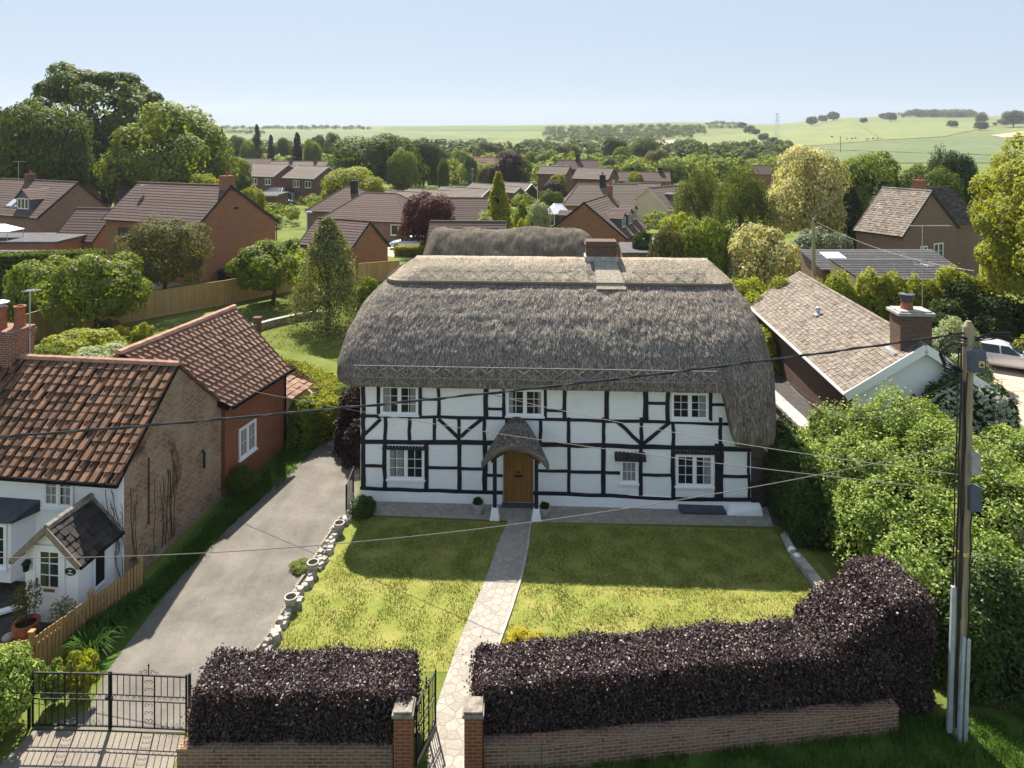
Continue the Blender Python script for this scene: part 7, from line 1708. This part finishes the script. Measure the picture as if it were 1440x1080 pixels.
# ------------------------------------------------------------------ cars
def car(label,loc,rz,paintm,plate=False):
    """estate car, nose along +x before turning"""
    t=bpy.data.objects.new('parked_car',None); COL.objects.link(t); t['_o']=(0,0,0); tag(t,label,'car')
    S=[(-2.36,.36,.72,.80,.74,.60),(-2.28,.26,.92,1.06,.86,.66),(-1.98,.22,.97,1.40,.90,.62),(-1.2,.2,.97,1.47,.91,.64),(-.3,.2,.96,1.48,.91,.65),(.38,.2,.95,1.41,.91,.63),(1.08,.2,.93,1.02,.91,.74),(1.7,.22,.86,.93,.90,.66),(2.15,.26,.72,.80,.84,.6),(2.36,.34,.55,.62,.70,.5)]
    m=MB(); n=14
    for x,zb,zl,zt,hw,ht in S:
        half=[(hw*.80,zb),(hw*.97,zb+.10),(hw,zl*.62),(hw*.99,zl-.06),(hw*.95,zl),(ht+.03,zt-.05),(ht*.8,zt)]
        m.v+=[(x,y,z) for y,z in half]+[(x,-y,z) for y,z in half[::-1]]
    for i in range(len(S)-1):
        for k in range(n): a,b=i*n+k,i*n+(k+1)%n; m.f.append((a,b,b+n,a+n)); m.m.append(0)
    m.f.append(tuple(range(n))); m.m.append(0); e=(len(S)-1)*n; m.f.append(tuple(e+k for k in range(n))[::-1]); m.m.append(0)
    b=m.build('body',MAT[paintm],t,smooth=True); sd=b.modifiers.new('round','SUBSURF'); sd.levels=1; sd.render_levels=2
    m=MB()
    for s in (-1,1):
        for x0,x1,xt0,xt1 in ((-1.85,-.95,-1.72,-.92),(-.88,.02,-.86,-.02),(.08,.98,.06,.42)):
            q=[(x0,s*.905,.985),(x1,s*.905,.975),(xt1,s*.695,1.375),(xt0,s*.695,1.385)]; m.quad(*(q if s<0 else q[::-1]))
    m.quad((1.12,-.74,1.035),(1.12,.74,1.035),(.47,.60,1.425),(.47,-.60,1.425)); m.quad((-2.24,.68,1.10),(-2.24,-.68,1.10),(-2.03,-.58,1.38),(-2.03,.58,1.38)); m.build('window',MAT['glass'],t)
    for x in (-1.42,1.45):
        for s in (-1,1):
            m=MB(); c=Vector((x,s*.80,.33)); ring=[]; 
            for k,(r_,y) in enumerate([(.20,.13),(.31,.135),(.335,.10),(.335,-.09),(.2,-.09)]): ring.append((r_,y))
            o=len(m.v); N=18
            for r_,y in ring:
                for k in range(N): a=2*math.pi*k/N; m.v.append((c.x+r_*math.cos(a),c.y+s*y,c.z+r_*math.sin(a)))
            for i in range(len(ring)-1):
                for k in range(N): a0,a1=o+i*N+k,o+i*N+(k+1)%N; m.f.append((a0,a1,a1+N,a0+N)); m.m.append(0)
            w=m.build('wheel',MAT['rubber'],t); m=MB()
            for k in range(5):
                a=2*math.pi*k/5; u=Vector((math.cos(a),0,math.sin(a))); v=Vector((-u.z,0,u.x)); y=Vector((0,s*.125,0)); m.add([c+u*.04-v*.05+y,c+u*.04+v*.05+y,c+u*.205+v*.04+y,c+u*.205-v*.04+y],[(0,1,2,3)])
            m.tube([c+Vector((0,s*.09,0)),c+Vector((0,s*.13,0))],.06,8); pts=[c+Vector((.2*math.cos(2*math.pi*k/18),s*.128,.2*math.sin(2*math.pi*k/18))) for k in range(19)]; m.tube(pts,.014,4); w['_o']=(0,0,0); m.build('rim',MAT['steel'],w)
    for s in (-1,1):
        m=MB(); m.hexa([Vector(p) for p in [(2.0,s*.50,.62),(2.26,s*.50,.60),(2.10,s*.80,.60),(1.9,s*.84,.62),(1.98,s*.50,.74),(2.22,s*.50,.71),(2.06,s*.78,.73),(1.86,s*.83,.75)]]); m.build('headlight',MAT['lamp_lens'],t)
        m=MB(); m.hexa([Vector(p) for p in [(.95,s*.9,.97),(1.1,s*.9,.97),(1.1,s*1.06,.98),(.95,s*1.06,.98),(.93,s*.9,1.1),(1.06,s*.9,1.1),(1.06,s*1.06,1.1),(.93,s*1.06,1.1)]]); m.build('wing_mirror',MAT[paintm],t,bevel=.02)
    m=MB(); m.hexa([Vector(p) for p in [(2.2,-.42,.48),(2.345,-.42,.48),(2.345,.42,.48),(2.2,.42,.48),(2.15,-.44,.66),(2.30,-.44,.66),(2.30,.44,.66),(2.15,.44,.66)]]); m.build('grille',MAT['black_iron'],t)
    m=MB(); m.box((2.35,0,.36),.02,.52,.11); m.build('number_plate',MAT['white_paint'],t)
    t.location=loc; t.rotation_euler=(0,0,rz); return t
p=G(1415,520); car('silver estate car parked on the pink gravel drive at the right',(p.x-.1,p.y+.4,0.03),R(-34),'car_silver')
p=G(577,349.5); car('small pale blue car parked beside the dark red tree',(p.x,p.y,0.03),R(182),'car_blue')
p=G(398,289.5); car('dark blue car parked beside the flat roofed white door garage',(p.x,p.y,0.03),R(15),'car_navy')
# bins and bits
def bin_(px,py,label,mat='black_iron',s=1):
    p=G(px,py); t=thing('wheelie_bin',p,label,'bin'); m=MB(); w=.29*s
    m.hexa([p+Vector(q) for q in [(-w*.8,-w*.8,.06),(w*.8,-w*.8,.06),(w*.8,w*.9,.06),(-w*.8,w*.9,.06),(-w,-w,.95*s),(w,-w,.95*s),(w,w*1.2,.95*s),(-w,w*1.2,.95*s)]]); m.build('body',MAT[mat],t)
    m=MB(); m.hexa([p+Vector(q) for q in [(-w*1.08,-w*1.1,.95*s),(w*1.08,-w*1.1,.95*s),(w*1.08,w*1.3,.95*s),(-w*1.08,w*1.3,.95*s),(-w,-w,1.0*s),(w,-w,1.0*s),(w,w*1.2,1.08*s),(-w,w*1.2,1.08*s)]]); m.build('lid',MAT[mat],t)
    m=MB(); m.tube([p+Vector((-w*.9,w,.1)),p+Vector((w*.9,w,.1))],.1,8); m.build('wheel',MAT['rubber'],t)
bin_(312,396,'black wheelie bin against the orange brick house wall'); bin_(321,398,'second black bin nearer the downpipe of the orange brick house')
bin_(1345,522,'dark bin tucked left of the silver estate car'); bin_(1338,514,'blue grey bin behind the dark bin near the silver car','lead')
t=thing('garden_table',G(190,402),'dark round garden table on the patio behind the olive tree','table'); p=G(190,402); m=MB(); m.lathe(p,[(.001,.72),(.6,.72),(.6,.76),(.001,.76)],14); m.build('table_top',MAT['black_iron'],t)
for k in range(3): a=k*2.1; m=MB(); m.tube([p+Vector((.1*math.cos(a),.1*math.sin(a),.72)),p+Vector((.45*math.cos(a),.45*math.sin(a),0))],.025,5); m.build('leg',MAT['black_iron'],t)
def chair(px,py,label):
    p=G(px,py); t=thing('garden_chair',p,label,'chair','garden chairs on the patio'); m=MB(); m.box(p+Zu*.42,.5,.5,.04); m.build('seat',MAT['black_iron'],t); m=MB(); m.box(p+Vector((0,.23,.46)),.5,.04,.5); m.build('backrest',MAT['black_iron'],t)
    for sx,sy in ((-.22,-.22),(.22,-.22),(.22,.22),(-.22,.22)): m=MB(); m.box(p+Vector((sx,sy,0)),.04,.04,.42); m.build('leg',MAT['black_iron'],t)
chair(178,404,'dark garden chair left of the round patio table'); chair(203,403,'dark garden chair right of the round patio table')
# ------------------------------------------------------------------ air, light, camera
hz=MB(); hz.hexa([Vector(p) for p in [(-3200,-60,-1.5),(3200,-60,-1.5),(3200,2100,-1.5),(-3200,2100,-1.5),(-3200,-60,95),(3200,-60,95),(3200,2100,95),(-3200,2100,95)]])
hm=bpy.data.materials.new('haze_air'); hm.use_nodes=True; nt=hm.node_tree; nt.nodes.remove(nt.nodes['Principled BSDF'])
pv_=nt.nodes.new('ShaderNodeVolumePrincipled'); pv_.inputs['Color'].default_value=(.86,.92,1,1); pv_.inputs['Density'].default_value=HAZE; pv_.inputs['Anisotropy'].default_value=.3
nt.links.new(pv_.outputs[0],nt.nodes['Material Output'].inputs['Volume'])
tag(hz.build('haze',hm),kind='stuff')
EL,AZ=R(SUN_EL),R(SUN_AZ)
w=bpy.data.worlds.new('World'); SC.world=w; w.use_nodes=True; nt=w.node_tree; bg=nt.nodes['Background']
sk=nt.nodes.new('ShaderNodeTexSky'); sk.sky_type='NISHITA'; sk.sun_disc=False; sk.sun_elevation=EL; sk.sun_rotation=AZ; sk.air_density=1.0; sk.dust_density=1.2; sk.ozone_density=1.0
ga=nt.nodes.new('ShaderNodeGamma'); ga.inputs[1].default_value=SKYG; nt.links.new(sk.outputs[0],ga.inputs[0])
nt.links.new(mixc(nt,1.0,ga.outputs[0],SKYK,'MULTIPLY'),bg.inputs[0]); bg.inputs[1].default_value=SKY
sd=bpy.data.lights.new('sun','SUN'); sd.energy=SUN; sd.angle=R(.53); sd.color=(1,.94,.84); so=bpy.data.objects.new('sun',sd); COL.objects.link(so)
tosun=Vector((math.sin(AZ)*math.cos(EL),math.cos(AZ)*math.cos(EL),math.sin(EL))); so.rotation_euler=tosun.to_track_quat('Z','Y').to_euler(); so.location=tosun*120
cd=bpy.data.cameras.new('camera'); cam=bpy.data.objects.new('camera',cd); COL.objects.link(cam); SC.camera=cam
cam.location=(0,0,CAM_Z); cam.rotation_euler=(R(90),0,0); cd.sensor_width=36; cd.lens=25.0; cd.shift_y=-350/1440; cd.clip_start=.1; cd.clip_end=6000
SC.view_settings.view_transform='Standard'; SC.view_settings.look='None'; SC.view_settings.exposure=EXPO; SC.view_settings.gamma=1
SC.render.engine='CYCLES'; cy=SC.cycles; cy.max_bounces=6; cy.diffuse_bounces=3; cy.glossy_bounces=2; cy.transmission_bounces=3; cy.transparent_max_bounces=6; cy.volume_bounces=0; cy.use_denoising=True; cy.sample_clamp_indirect=6
for key,(t,_,_,_) in PROTO.items():          # the unplaced originals are not part of the place
    for ch in list(t.children): bpy.data.objects.remove(ch)
    bpy.data.objects.remove(t)
for o in bpy.data.objects:
    if '_o' in o: del o['_o']
